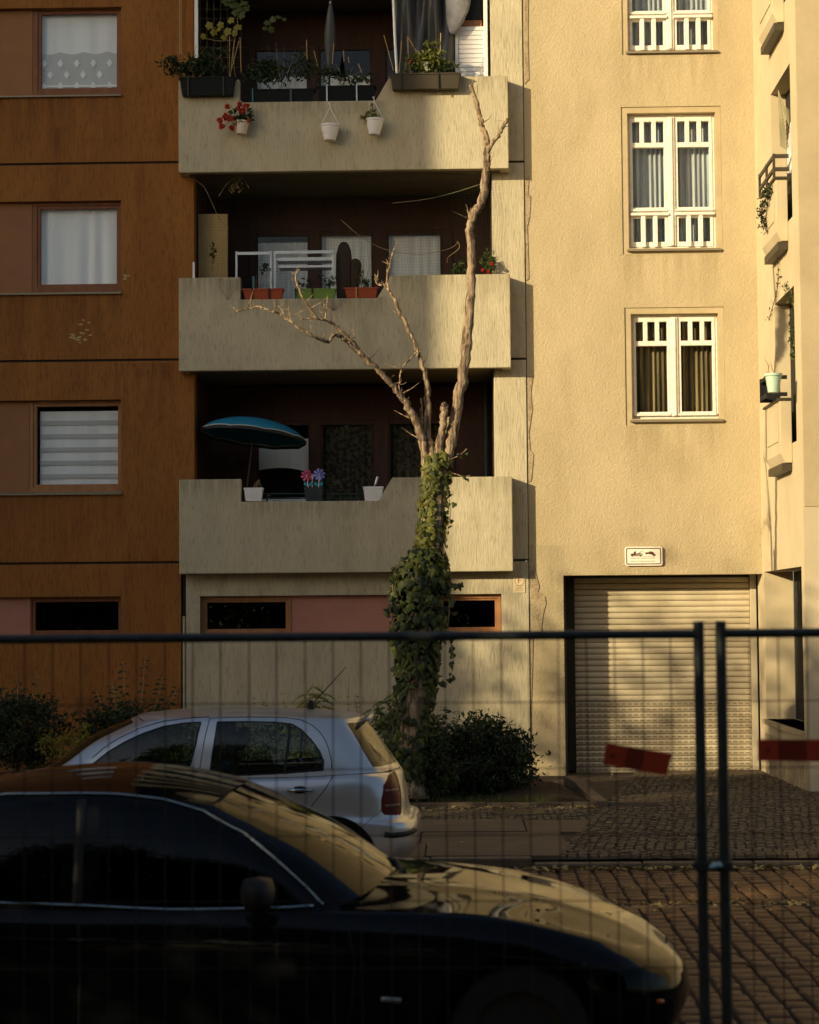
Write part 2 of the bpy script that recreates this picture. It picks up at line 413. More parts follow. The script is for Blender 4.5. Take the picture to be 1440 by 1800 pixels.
M['wicker'] = pmat('dark_wicker', (0.05, 0.028, 0.015), 0.8, (0.02, 0.012, 0.008), 60)
M['sheet'] = pmat('grey_plastic_sheet', (0.06, 0.062, 0.065), 0.35, (0.03, 0.032, 0.034), 3, (3, 3, 0.3))
M['sign_ink'] = pmat('brown_sign_ink', (0.12, 0.035, 0.02), 0.6)
M['sign_white'] = pmat('sign_white', (0.85, 0.80, 0.68), 0.4)
M['text_ink'] = pmat('faded_sign_text', (0.30, 0.12, 0.07), 0.6)
M['rubber'] = pmat('tyre_rubber', (0.012, 0.012, 0.012), 0.7)
M['black'] = pmat('matt_black', (0.008, 0.008, 0.008), 0.6)
M['silver'] = pmat('silver_paint', (0.50, 0.50, 0.51), 0.30, metal=0.65, coat=0.4)
M['dark_paint'] = pmat('black_paint', (0.003, 0.0035, 0.004), 0.10, spec=0.15, ior=1.5)
M['dark_paint'].node_tree.nodes['Principled BSDF'].inputs['Roughness'].default_value = 0.03
M['car_glass'] = glassmat('tinted_car_glass', (0.62, 0.74, 0.70), ior=1.5, clear=0.75)
M['car_glass_dark'] = glassmat('dark_car_glass', (0.3, 0.38, 0.38), ior=1.30, clear=0.3)
M['tail_red'] = pmat('red_lamp_glass', (0.085, 0.006, 0.004), 0.3, spec=0.12)
M['lamp_clear'] = pmat('clear_lamp_glass', (0.20, 0.21, 0.21), 0.1, coat=1.0, metal=0.2)
M['headlamp'] = glassmat('headlamp_glass', (0.35, 0.42, 0.42), ior=1.22, clear=0.3)
M['amber'] = pmat('amber_lens', (0.45, 0.12, 0.02), 0.2)
M['seat'] = pmat('grey_seat_cloth', (0.10, 0.10, 0.10), 0.9)
M['bag'] = pmat('grey_cloth', (0.30, 0.29, 0.31), 0.9, (0.2, 0.2, 0.21), 6)
M['cloth_white'] = pmat('white_cloth', (0.75, 0.70, 0.68), 0.9)
M['teal'] = pmat('teal_strap', (0.03, 0.16, 0.17), 0.5)
M['teal_bright'] = pmat('turquoise_plastic', (0.02, 0.30, 0.38), 0.5)
M['tomato'] = leafmat('tomato_leaves', (0.06, 0.09, 0.015), (0.20, 0.21, 0.04))
M['parasol_grey'] = pmat('grey_parasol_cloth', (0.12, 0.125, 0.115), 0.8, (0.07, 0.075, 0.07), 14, (1, 1, 0.1))
M['pot_cream'] = pmat('cream_pot', (0.62, 0.52, 0.40), 0.5)
M['pw_pink'] = pmat('pink_plastic', (0.62, 0.10, 0.20), 0.4)
M['pw_blue'] = pmat('violet_blue_plastic', (0.26, 0.28, 0.72), 0.4)
M['green_metal'] = pmat('dark_green_metal', (0.02, 0.05, 0.04), 0.5)
M['plaque'] = pmat('cream_plaque', (0.60, 0.50, 0.32), 0.6)
M['plaque_ink'] = pmat('plaque_relief', (0.34, 0.25, 0.12), 0.7)
M['red_text'] = pmat('faded_red_letter', (0.45, 0.16, 0.08), 0.7)
M['pale_green'] = pmat('pale_green_plastic', (0.45, 0.58, 0.44), 0.5)
M['lace_dark'] = pmat('dark_lace', (0.075, 0.068, 0.045), 0.9, (0.02, 0.018, 0.012), 16, (1, 1, 1), (0.45, 0.55))
M['lamp_dim'] = pmat('dull_lamp_lens', (0.17, 0.10, 0.08), 0.3, spec=0.3)
def leaf_quads(centers, size, seed, up=0.0, aspect=0.55, jitter=0.35):
    """pointed leaves: two triangles each folded along the midrib"""
    r = np.random.default_rng(seed)
    n = len(centers)
    s = size * (1 + jitter * r.uniform(-1, 1, n))
    d = r.normal(size=(n, 3)); d[:, 2] -= up; d /= np.linalg.norm(d, axis=1, keepdims=True)
    a = r.normal(size=(n, 3)); w = np.cross(d, a); w /= np.linalg.norm(w, axis=1, keepdims=True)
    nn = np.cross(d, w)
    s = s[:, None]
    b = centers - d * s * .5
    t = centers + d * s * .5 - nn * s * .12
    l = centers - d * s * .05 + w * s * aspect * .5 + nn * s * .10
    q = centers - d * s * .05 - w * s * aspect * .5 + nn * s * .10
    v = np.stack([b, l, t, q], 1).reshape(-1, 3)
    i = np.arange(n)[:, None] * 4
    f = np.concatenate([i + [0, 1, 2], i + [0, 2, 3]], 1).reshape(-1, 3)
    return v, f
def quick_mesh(name, v, f, mat, parent=None, kind=None):
    o0 = np.array(origin(parent))
    me = bpy.data.meshes.new(name)
    me.from_pydata((np.asarray(v) - o0).tolist(), [], np.asarray(f).tolist())
    return finish(me, name, mat, parent, kind=kind, recalc=False)
def clump_points(c, r, n, seed, nclump=40, spread=0.16, hollow=0.35):
    """points gathered in clumps through an ellipsoid: leaves gaps between them"""
    g = np.random.default_rng(seed)
    d = g.normal(size=(nclump, 3)); d /= np.linalg.norm(d, axis=1, keepdims=True)
    k = d * (hollow + (1 - hollow) * g.uniform(0, 1, (nclump, 1)) ** 0.5)
    p = k[g.integers(0, nclump, n)] + g.normal(size=(n, 3)) * spread
    return np.array(c) + p * np.array(r)
def smooth_path(pts, rad, sub=4, wob=0.0):
    """Catmull-Rom through the points; radii follow"""
    pts = [np.array(p, float) for p in pts]; out, ro = [], []
    n = len(pts)
    for i in range(n - 1):
        p0, p1, p2, p3 = pts[max(i - 1, 0)], pts[i], pts[i + 1], pts[min(i + 2, n - 1)]
        for k in range(sub):
            t = k / sub
            q = 0.5 * ((2 * p1) + (-p0 + p2) * t + (2 * p0 - 5 * p1 + 4 * p2 - p3) * t * t + (-p0 + 3 * p1 - 3 * p2 + p3) * t ** 3)
            if wob and 0 < i + k: q = q + rng.normal(size=3) * wob
            out.append(q); ro.append(rad[i] + (rad[i + 1] - rad[i]) * t)
    out.append(pts[-1]); ro.append(rad[-1])
    return out, ro
# ================================================================== the ground
YK = 17.2                                                   # kerb line
def zs(y): return 0.09 - 0.095 * (y - YK) / 10.1             # pavement falls towards the houses
gm = MB(); gm.add([(-400, -400, -0.06), (400, -400, -0.06), (400, 500, -0.06), (-400, 500, -0.06)], [(0, 1, 2, 3)])
struct(gm.build('ground', M['ground']))
def sheet(name, x0, x1, y0, y1, z, mat):
    return struct(MB().add([(x0, y0, z), (x1, y0, z), (x1, y1, z), (x0, y1, z)], [(0, 1, 2, 3)]).build(name, mat))
road = sheet('roadway', -60, 60, 8.0, 14.86, -0.022, M['joint_sand'])
park = sheet('parking_strip', -60, 60, 14.90, 17.02, -0.018, M['joint_sand'])
def sett_mesh(k, w, l, h=0.05):
    """a worn granite block: chamfered, uneven top"""
    r = random.Random(k); a, c = w / 2, l / 2
    j = lambda s: r.uniform(-s, s)
    b0 = [(-a + j(.006), -c + j(.006), -h), (a + j(.006), -c + j(.006), -h), (a + j(.006), c + j(.006), -h), (-a + j(.006), c + j(.006), -h)]
    b1 = [(x, y, -0.010 + j(.002)) for x, y, z in b0]
    b2 = [(x * 0.84, y * 0.88, j(.002)) for x, y, z in b0]
    f = [(0, 1, 5, 4), (1, 2, 6, 5), (2, 3, 7, 6), (3, 0, 4, 7), (4, 5, 9, 8), (5, 6, 10, 9), (6, 7, 11, 10), (7, 4, 8, 11), (8, 9, 10, 11)]
    me = bpy.data.meshes.new('sett'); me.from_pydata(b0 + b1 + b2, [], f); me.materials.append(M['sett'])
    me.polygons.foreach_set('use_smooth', [True] * len(me.polygons))
    try: me.set_sharp_from_angle(angle=math.radians(50))
    except Exception: pass
    return me, b0 + b1 + b2, f
def pave(parent, name, x0, x1, y0, y1, w, l, gapx, gapy, wanted, zoff=0.0, most=300):
    vars_ = [sett_mesh(random.random(), w, l) for _ in range(10)]
    rest, n = MB(), 0
    cells = []
    x = x0; i = 0
    while x < x1:
        y = y0 + (i % 2) * l * 0.5 + random.uniform(-.02, .02)
        while y < y1 - l * 0.4:
            cells.append((x + random.uniform(-.006, .006), y + l / 2)); y += l + gapy
        x += w + gapx; i += 1
    for (cx, cy) in cells:
        me, vv, ff = random.choice(vars_)
        z = zoff + random.uniform(-.006, .004); rz = random.uniform(-.05, .05)
        if wanted(cx, cy) and n < most:
            o = bpy.data.objects.new('sett', me); COL.objects.link(o); o.parent = parent
            o.location = (cx, cy, z); o.rotation_euler = (random.uniform(-.02, .02), random.uniform(-.03, .03), rz); n += 1
        else:
            c, s = math.cos(rz), math.sin(rz)
            rest.add([(cx + a * c - b * s, cy + a * s + b * c, z + q) for a, b, q in vv], ff)
    if rest.v: rest.build('far_setts', M['sett'], parent, kind='stuff')
def pixel_of(x, y, z):
    d = np.array([x, y, z]) - CAM; k = d @ _f
    return IMW / 2 + FPX * (d @ _r) / k, IMH / 2 - FPX * (d @ _u) / k
def right_of_car(x, y):
    px, py = pixel_of(x, y, 0)
    return px < 1475 and px > 930 + max(0, (py - 1590) * 1.35) and py < 1830
pave(road, 'sett', -2.2, 4.0, 9.6, 14.82, 0.132, 0.165, 0.026, 0.016, right_of_car)
pave(park, 'sett', -4.5, 4.6, 14.93, 17.0, 0.135, 0.165, 0.020, 0.014, lambda x, y: pixel_of(x, y, 0)[0] < 1460 and pixel_of(x, y, 0)[0] > 815)
# gutter stones between lane and parking strip, kerb, pavement
for k in range(16):
    x = -4.2 + k * 0.55
    MB().box(x, x + 0.535, 14.862, 14.915, -0.05, -0.004 + random.uniform(-.004, .003)).build('gutter_stone', M['kerb'], park, bevel=0.006)
kerb = struct(MB().box(-60, -5, YK - 0.17, YK, -0.05, 0.09).build('kerb', M['kerb']))
x = -5.0
while x < 5.2:
    L_ = random.uniform(0.85, 1.1)
    low = 0.045 if x > X(880, YK) - 0.3 else 0.0
    MB().box(x, x + L_ - 0.012, YK - 0.17 + random.uniform(-.006, .006), YK - 0.002, -0.05, 0.09 - low + random.uniform(-.004, .004)).build('kerb_stone', M['kerb'], kerb, bevel=0.015)
    x += L_
pv = MB(); pv.add([(-60, YK, zs(YK) - 0.03), (60, YK, zs(YK) - 0.03), (60, 30, zs(30) - 0.03), (-60, 30, zs(30) - 0.03)], [(0, 1, 2, 3)])
pavement = struct(pv.build('pavement', M['pave_joint']))
# large granite slabs on the walking strip
def xdiag(y): return 0.95 + (y - 17.7) * (1.64 - 0.95) / 4.3
for r_, (ya, yb) in enumerate(((17.23, 18.32), (18.335, 19.35), (19.365, 20.62))):
    x = -6.2 + r_ * 0.37
    while x < 1.6:
        L_ = random.uniform(0.9, 1.5)
        xe = x + L_
        xa_, xb_ = xdiag(ya), xdiag(yb)
        j = lambda: random.uniform(-.03, .03)
        pts = [(x, ya), (min(xe, xa_), ya + j() * .3), (min(xe, xb_), yb + j() * .3), (x, yb)]
        if x < min(xa_, xb_) - 0.1:
            dz = random.uniform(-.006, .006)
            v = [(px_, py_, zs(py_) - 0.05) for px_, py_ in pts] + [(px_, py_, zs(py_) + dz) for px_, py_ in pts]
            MB().add(v, [(0, 1, 2, 3), (4, 5, 6, 7), (0, 1, 5, 4), (1, 2, 6, 5), (2, 3, 7, 6), (3, 0, 4, 7)]).build('slab', M['slab'], pavement, bevel=0.006)
        x = xe + 0.014
# small setts of the drive to the garage and of the strip before the planting bed
def small_setts(x0f, x1f, y0, y1, w, l, name):
    vv, ff = [], []
    y = y0; i = 0
    while y < y1:
        x = x0f(y) + random.uniform(0, w * .5)
        while x < x1f(y):
            a, b = w * random.uniform(.40, .47), l * random.uniform(.40, .47); z = zs(y) + random.uniform(-.006, .006)
            o = len(vv); t = random.uniform(-.004, .004); u_ = random.uniform(-.004, .004)
            vv += [(x - a, y - b, z - .03), (x + a, y - b, z - .03), (x + a, y + b, z - .03), (x - a, y + b, z - .03),
                   (x - a * .85, y - b * .85, z + t), (x + a * .85, y - b * .85, z + u_), (x + a * .85, y + b * .85, z - t), (x - a * .85, y + b * .85, z - u_)]
            ff += [(o + 4, o + 5, o + 6, o + 7), (o, o + 1, o + 5, o + 4), (o + 1, o + 2, o + 6, o + 5), (o + 2, o + 3, o + 7, o + 6), (o + 3, o, o + 4, o + 7)]
            x += w
        y += l; i += 1
    MB().add(vv, ff).build(name, M['sett_grey'], pavement, kind='stuff')
XWING = 4.30
small_setts(xdiag, lambda y: 6.0, 17.26, 27.85, 0.092, 0.092, 'drive_setts')
small_setts(lambda y: -3.2, xdiag, 20.66, 22.10, 0.075, 0.075, 'mosaic_setts')
# manhole with dark drain cover
MB().lathe([(0.0, 0.0), (0.30, 0.0), (0.31, -0.02)], (X(905, 21.4), 21.35, zs(21.4) + 0.014), 24).build('drain_cover', M['steel_dark'], pavement)
# planting bed
bed = MB()
nx, ny = 44, 22
xa, xb, ya, yb = -9.0, X(1040, 23.5), 22.22, 27.27
for j in range(ny + 1):
    for i in range(nx + 1):
        x = xa + (xb - xa) * i / nx; y = ya + (yb - ya) * j / ny
        if i > nx - 6: x = min(x, xdiag(22) - 0.05 - (y - 22.2) * 0.16)
        e = min(1, (yb - y) * 2, (y - ya) * 3, (xb - x) * 2.2)
        bed.v.append((x, y, zs(y) - 0.02 + max(0, e) * (0.09 + 0.05 * math.sin(x * 3.1 + y) + random.uniform(-.03, .03))))
for j in range(ny):
    for i in range(nx):
        a = j * (nx + 1) + i; bed.f.append((a, a + 1, a + nx + 2, a + nx + 1))
struct(bed.build('planting_bed', M['soil'], smooth='all'))
edge = MB().box(-9.0, X(700, 22.2), 22.12, 22.2, -0.03, zs(22.2) + 0.05).build('bed_edging', M['kerb'], bevel=0.008)
struct(edge)
x = X(700, 22.2)
while x < X(1045, 22.2) - 0.2:
    MB().box(x, x + 0.97, 22.12 + random.uniform(-.006, .006), 22.2, -0.03, zs(22.2) + 0.05 + random.uniform(-.008, .008)).build('edging_stone', M['kerb'], edge, bevel=0.008); x += 0.985
pp = [G(1058, 1414, 0.07), G(1032, 1392, 0.08), G(1018, 1376, 0.09), G(1000, 1366, 0.10)]
for a, b in zip(pp[:-1], pp[1:]):
    MB().obox((a[0], a[1], 0.05), (b[0], b[1], 0.06), 0.14, 0.12).build('edging_stone', M['kerb'], edge, bevel=0.01)
# dry leaves and scraps caught along the kerb and the gutter
lit = MB()
def scrap(x, y, z, s):
    a = random.uniform(0, 6.28); t = random.uniform(-.5, .5); q = random.uniform(-.5, .5)
    R_ = Matrix.Rotation(a, 3, 'Z') @ Matrix.Rotation(t, 3, 'X') @ Matrix.Rotation(q, 3, 'Y')
    pts = [R_ @ Vector(p) for p in ((-s, 0, 0), (-s * .2, -s * .55, s * .12), (s, 0, s * .2), (-s * .1, s * .6, 0))]
    lit.add([(x + p.x, y + p.y, z + p.z + s * .3) for p in pts], [(0, 1, 2), (0, 2, 3)])
for _ in range(520):
    x = random.uniform(-1.5, 4.6)
    scrap(x, YK - 0.19 - abs(random.gauss(0, 0.10)), 0.005, random.uniform(.018, .05))
for _ in range(420):
    scrap(random.uniform(-0.5, 4.4), 14.93 + random.gauss(0, 0.07), 0.0, random.uniform(.014, .038))
for _ in range(700):
    scrap(random.uniform(-0.5, 4.4), random.uniform(10.6, 17.0), 0.003, random.uniform(.008, .02))
for _ in range(420):
    y = random.uniform(17.4, 27); scrap(random.uniform(-1.0, 4.2), y, zs(y), random.uniform(.010, .024))
for _ in range(260):
    scrap(random.uniform(-0.8, 1.6), 22.0 + random.gauss(0, 0.12), zs(22), random.uniform(.012, .03))
lit.build('fallen_leaves', M['litter'], kind='stuff')['label'] = 'dry fallen leaves and scraps scattered along kerb, gutter and setts'

# ================================================================== the panel building: orange bay and balcony bay
YB, YW, YL = 27.0, 27.28, 28.75
XB0, XB1 = -3.88, 0.792
BAL = (8.51, 5.685, 2.83)
BAL_ALL = BAL + (11.335, 14.16, 16.985)                     # three more floors above the picture
XO = X(342, YW)                                             # inner edge of the orange bay
XS = 1.02                                                   # seam to the yellow house
panel = thing('panel_building', 'panel-built apartment house with rust orange wall and beige concrete balconies', 'building', (-3.0, YW, 0))
def px_rect(x0, x1, y0, y1, Y):
    return X(x0, Y, (y0 + y1) / 2), X(x1, Y, (y0 + y1) / 2), Z(y1, Y, (x0 + x1) / 2), Z(y0, Y, (x0 + x1) / 2)
# joints seen at y = 287, 633, 989; window strips above the sills
jz = [21.0, Z(287, YW, 160), Z(633.5, YW, 160), Z(989.5, YW, 160), -0.3]
strips = [(13, 167), (353, 514), (703, 866), (1049, 1119)]
for i in range(4):
    z1, z0 = jz[i] - 0.018, jz[i + 1] + 0.018
    xw = X(213, YW, sum(strips[i]) / 2)
    holes = [(-30, xw, Z(strips[i][1], YW, 130), Z(strips[i][0], YW, 130))]
    xr = XO if i < 3 else X(318, YW)
    grid_wall((-16, xr), (z0, z1), holes, YW, YW + 0.26, FRONT).build('wall_panel', M['orange'], panel)
for q in jz[1:4]:
    MB().box(-16, XO - 0.004, YW + 0.03, YW + 0.25, q - .03, q + .03).build('joint_backing', M['joint'], panel)
# scuffed paint on the second panel
def blotch(name, px, py, Y, pts, mat, parent):
    k = Y / FPX
    c = P(px, py, Y)
    MB().prism([(c[0] + a * k, c[2] - b * k) for a, b in pts], Y - 0.003, Y + 0.004).build(name, mat, parent)
M['scuff'] = pmat('bare_filler', (0.44, 0.31, 0.16), 0.95)
for k in range(26):
    q = random.Random(k); px_, py_ = (138 + q.gauss(0, 9), 592 + q.gauss(0, 4)) if k < 17 else ((150 + q.gauss(0, 5), 572 + q.gauss(0, 6)) if k < 22 else (221 + q.gauss(0, 1.5), 487 + q.gauss(0, 2)))
    blotch('scuff_mark', px_, py_, YW - .0002 * k, [(q.uniform(1, 4.5) * math.cos(t) * 1.3, q.uniform(.6, 2.2) * math.sin(t)) for t in np.linspace(0, 6.28, 9)[:-1]], M['scuff'], panel)

def frame4(mb_list, x0, x1, z0, z1, y0, y1, w, mat, parent, name='frame', wb=None):
    """closed rectangular frame as one connected mesh"""
    wb = wb or w
    return grid_wall((x0, x1), (z0, z1), [(x0 + w, x1 - w, z0 + wb, z1 - w)], y0, y1, FRONT).build(name, mat, parent, bevel=0.004)
def curtain_sheet(x0, x1, z0, z1, y, amp=0.02, waves=6, gather=0.0, n=60, top=None, bottom=None):
    mb = MB(); rows = 8
    for j in range(rows + 1):
        for i in range(n + 1):
            u = i / n
            x = x0 + (x1 - x0) * u
            t = j / rows
            zb = z0 if bottom is None else bottom(u)
            zt = z1 if top is None else top(u)
            z = zb + (zt - zb) * t
            mb.v.append((x, y + amp * math.sin(u * waves * 6.283 + 1.3 * math.sin(u * 9)) * (0.6 + 0.4 * (1 - t)), z))
    for j in range(rows):
        for i in range(n):
            a = j * (n + 1) + i; mb.f.append((a, a + 1, a + n + 2, a + n + 1))
    return mb
spec = [((58, 213, 13, 165), (72, 205, 24, 154)), ((57, 213, 353, 512), (71, 205, 367, 499)), ((52, 213, 703, 864), (64, 207, 714, 851)), ((54, 213, 1049, 1119), (62, 208, 1058, 1108))]
M['blackness'] = M['dark_room']
for i, (fo, gl) in enumerate(spec):
    Yf = YW + 0.10
    x0, x1, z0, z1 = px_rect(*fo, Yf)
    x1 = X(213, YW, sum(strips[i]) / 2) - 0.004
    z0, z1 = Z(strips[i][1], YW, 130) + 0.003, Z(strips[i][0], YW, 130) - 0.003
    gx0, gx1, gz0, gz1 = px_rect(*gl, Yf)
    w = MB().box(x0 + 0.02, x1 - 0.02, Yf + 0.16, Yf + 0.9, z0, z1)
    mat = M['timber'] if i != 2 else M['timber_light']
    win = grid_wall((x0, x1), (z0, z1), [(gx0 - 0.045, gx1 + 0.045, gz0 - 0.045, gz1 + 0.045)], Yf, Yf + 0.12, FRONT).build('window', mat, panel, bevel=0.004)
    grid_wall((gx0 - 0.047, gx1 + 0.047), (gz0 - 0.047, gz1 + 0.047), [(gx0, gx1, gz0, gz1)], Yf + 0.018, Yf + 0.09, FRONT).build('sash', mat, win, bevel=0.005)
    MB().box(gx0 - 0.02, gx1 + 0.02, Yf + 0.05, Yf + 0.056, gz0 - 0.02, gz1 + 0.02).build('pane', M['glass'] if i < 3 else M['glass_dark'], win)
    MB().box(x0 - 4, x1, Yf + 0.55, Yf + 0.6, z0 - 0.3, z1 + 0.3).build('dark_room', M['dark_room'], win)
    if i == 0:
        curtain_sheet(gx0 - .01, gx1 + .01, Z(100, Yf), gz1 + .02, Yf + 0.12, 0.004, 3).build('roller_blind', M['curtain'], win, smooth='all')
        zt = lambda u: Z(79, Yf) - 0.035 * abs(math.sin(u * 3.14 * 3.3 + .6))
        # lace: scalloped edge and rows of lighter diamonds
        curtain_sheet(gx0 - .01, gx1 + .01, gz0 - .02, gz1, Yf + 0.095, 0.004, 3, top=zt).build('lace_curtain', M['blind_dark'], win, smooth='all')
        for rr in range(3):
            for c_ in range(5):
                cx = gx0 + (gx1 - gx0) * (c_ + (0.5 if rr % 2 else 0.12)) / 4.6; cz = Z(100 + rr * 20, Yf)
                if cx > gx1 - .03: continue
                MB().prism([(cx - .045, cz), (cx - .02, cz - .035), (cx, cz - .06), (cx + .02, cz - .035), (cx + .045, cz), (cx + .022, cz + .035), (cx, cz + .065), (cx - .022, cz + .035)], Yf + 0.082, Yf + 0.085).build('lace_motif', M['curtain'], win)
        MB().box(gx0, gx1, Yf + 0.081, Yf + 0.087, Z(141.5, Yf), Z(138.5, Yf)).build('curtain_band', M['curtain'], win)
    elif i == 1:
        curtain_sheet(gx0 - .01, gx1 + .01, gz0 - .02, gz1 + .02, Yf + 0.13, 0.018, 4).build('curtain', M['curtain'], win, smooth='all')
    elif i == 2:
        curtain_sheet(gx0 + 0.03, gx1 - .01, gz0 - .02, gz1 - 0.06, Yf + 0.12, 0.002, 2).build('blind', M['curtain'], win, smooth='all')
        for q in range(5):
            zc = Z(736 + q * 23.6, Yf); MB().box(gx0 + 0.03, gx1 - 0.01, Yf + 0.105, Yf + 0.109, zc - .032, zc + .032).build('blind_band', M['blind_dark'], win)
    # infill board to the left, sill below
    MB().box(-16, x0 - 0.006, Yf + 0.004, Yf + 0.06, z0, z1).build('infill_panel', M['infill'] if i < 3 else M['pink'], panel)
    if i < 3:
        MB().prismx([(YW - 0.045, z0 - 0.012), (Yf + 0.003, z0 + 0.02), (Yf + 0.003, z0 - 0.0), (YW - 0.045, z0 - 0.035)], -16, x1 + 0.01).build('sill', M['sill'], panel)
    MB().box(x0, x1, Yf - 0.02, Yf - 0.002, z0 + 0.005, z0 + 0.035).build('drip_rail', mat, win)

# ---- balcony bay: ground floor wall with its window strip
xg0, xg1 = X(327, YW), XS - 0.006
zt_, zb_ = Z(1046, YW, 600), Z(1118, YW, 600)
grid_wall((xg0, xg1), (-0.2, BAL[2] + 0.145), [(X(351, YW), X(880, YW), zb_, zt_)], YW, YW + 0.3, FRONT).build('ground_floor_wall', M['concrete'], panel)
MB().box(X(318, YW) + 0.004, xg0 - 0.004, YW + 0.05, YW + 0.3, -0.2, BAL[2] + 0.1).build('gap_filler', M['joint'], panel)
MB().tube([(X(323, YW), YW + 0.02, -0.1), (X(323, YW), YW + 0.02, Z(1080, YW))], 0.02, 8).build('pipe', M['concrete'], panel)
Yf = YW + 0.10
def strip_window(px0, px1, mat):
    x0, x1 = X(px0, Yf), X(px1, Yf)
    win = grid_wall((x0, x1), (zb_ + .002, zt_ - .002), [(x0 + .05, x1 - .05, zb_ + .075, zt_ - .06)], Yf, Yf + 0.1, FRONT).build('window', mat, panel, bevel=0.004)
    grid_wall((x0 + .048, x1 - .048), (zb_ + .073, zt_ - .058), [(x0 + .085, x1 - .085, zb_ + .11, zt_ - .09)], Yf + 0.02, Yf + 0.08, FRONT).build('sash', mat, win, bevel=0.004)
    MB().box(x0 + .07, x1 - .07, Yf + .05, Yf + .056, zb_ + .09, zt_ - .08).build('pane', M['glass_dark'], win)
    MB().box(x0, x1, Yf + .5, Yf + .55, zb_ - .2, zt_ + .2).build('dark_room', M['dark_room'], win)
    return win
w_ = strip_window(353, 512, M['timber_light'])
b0 = P(400, 1103, Yf + .3)
MB().box(b0[0] - .17, b0[0] + .17, Yf + .25, Yf + .45, b0[2] - .1, b0[2] + .1).build('box_behind_pane', M['infill'], w_)
strip_window(762, 879, M['timber_light'])
MB().box(X(512.5, Yf), X(761.5, Yf), Yf + .01, Yf + .06, zb_ + .004, zt_ - .004).build('infill_panel', M['pink'], panel, label='salmon pink board between the low ground floor windows')

# ---- balconies and loggias
notch = [(178, 135), (525, 487), (881, 842)]
xn0, xn1, xn2 = X(424, YB), X(666, YB), X(690, YB)
for i, zb in enumerate(BAL_ALL):
    bal = thing_b = bpy.data.objects.new('balcony', None); COL.objects.link(bal); bal.parent = panel
    bal.location = (0, 0, 0)
    zt = zb + 1.325; zn = Z(notch[i][0], YB, 545) if i < 3 else zb + 1.03
    MB().prism([(XB0, zb), (XB1, zb), (XB1, zt), (xn2, zt), (xn1, zn), (xn0, zn), (xn0, zt), (XB0, zt)], YB, YB + 0.13).build('parapet', M['concrete'], bal, bevel=0.012)
    for xa, xb in ((XB0, XB0 + .12), (XB1 - .12, XB1)):
        MB().box(xa, xb, YB + 0.1325, YW - .002, zb, zt).build('end_return', M['concrete'], bal, bevel=0.008)
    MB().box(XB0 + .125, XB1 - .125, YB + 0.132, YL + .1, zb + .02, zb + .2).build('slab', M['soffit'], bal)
lv = sorted(BAL_ALL) + [20.8]
for za, zb2 in zip(lv[:-1], lv[1:]):
    MB().box(X(871, YW), XS - .006, YW, YL + .15, za + .175, zb2 + .145).build('pillar', M['concrete'], panel, bevel=0.008)
MB().box(X(871, YW) + .02, XS - .008, YW + .03, YL, 3.1, 20.8).build('pillar_core', M['joint'], panel)
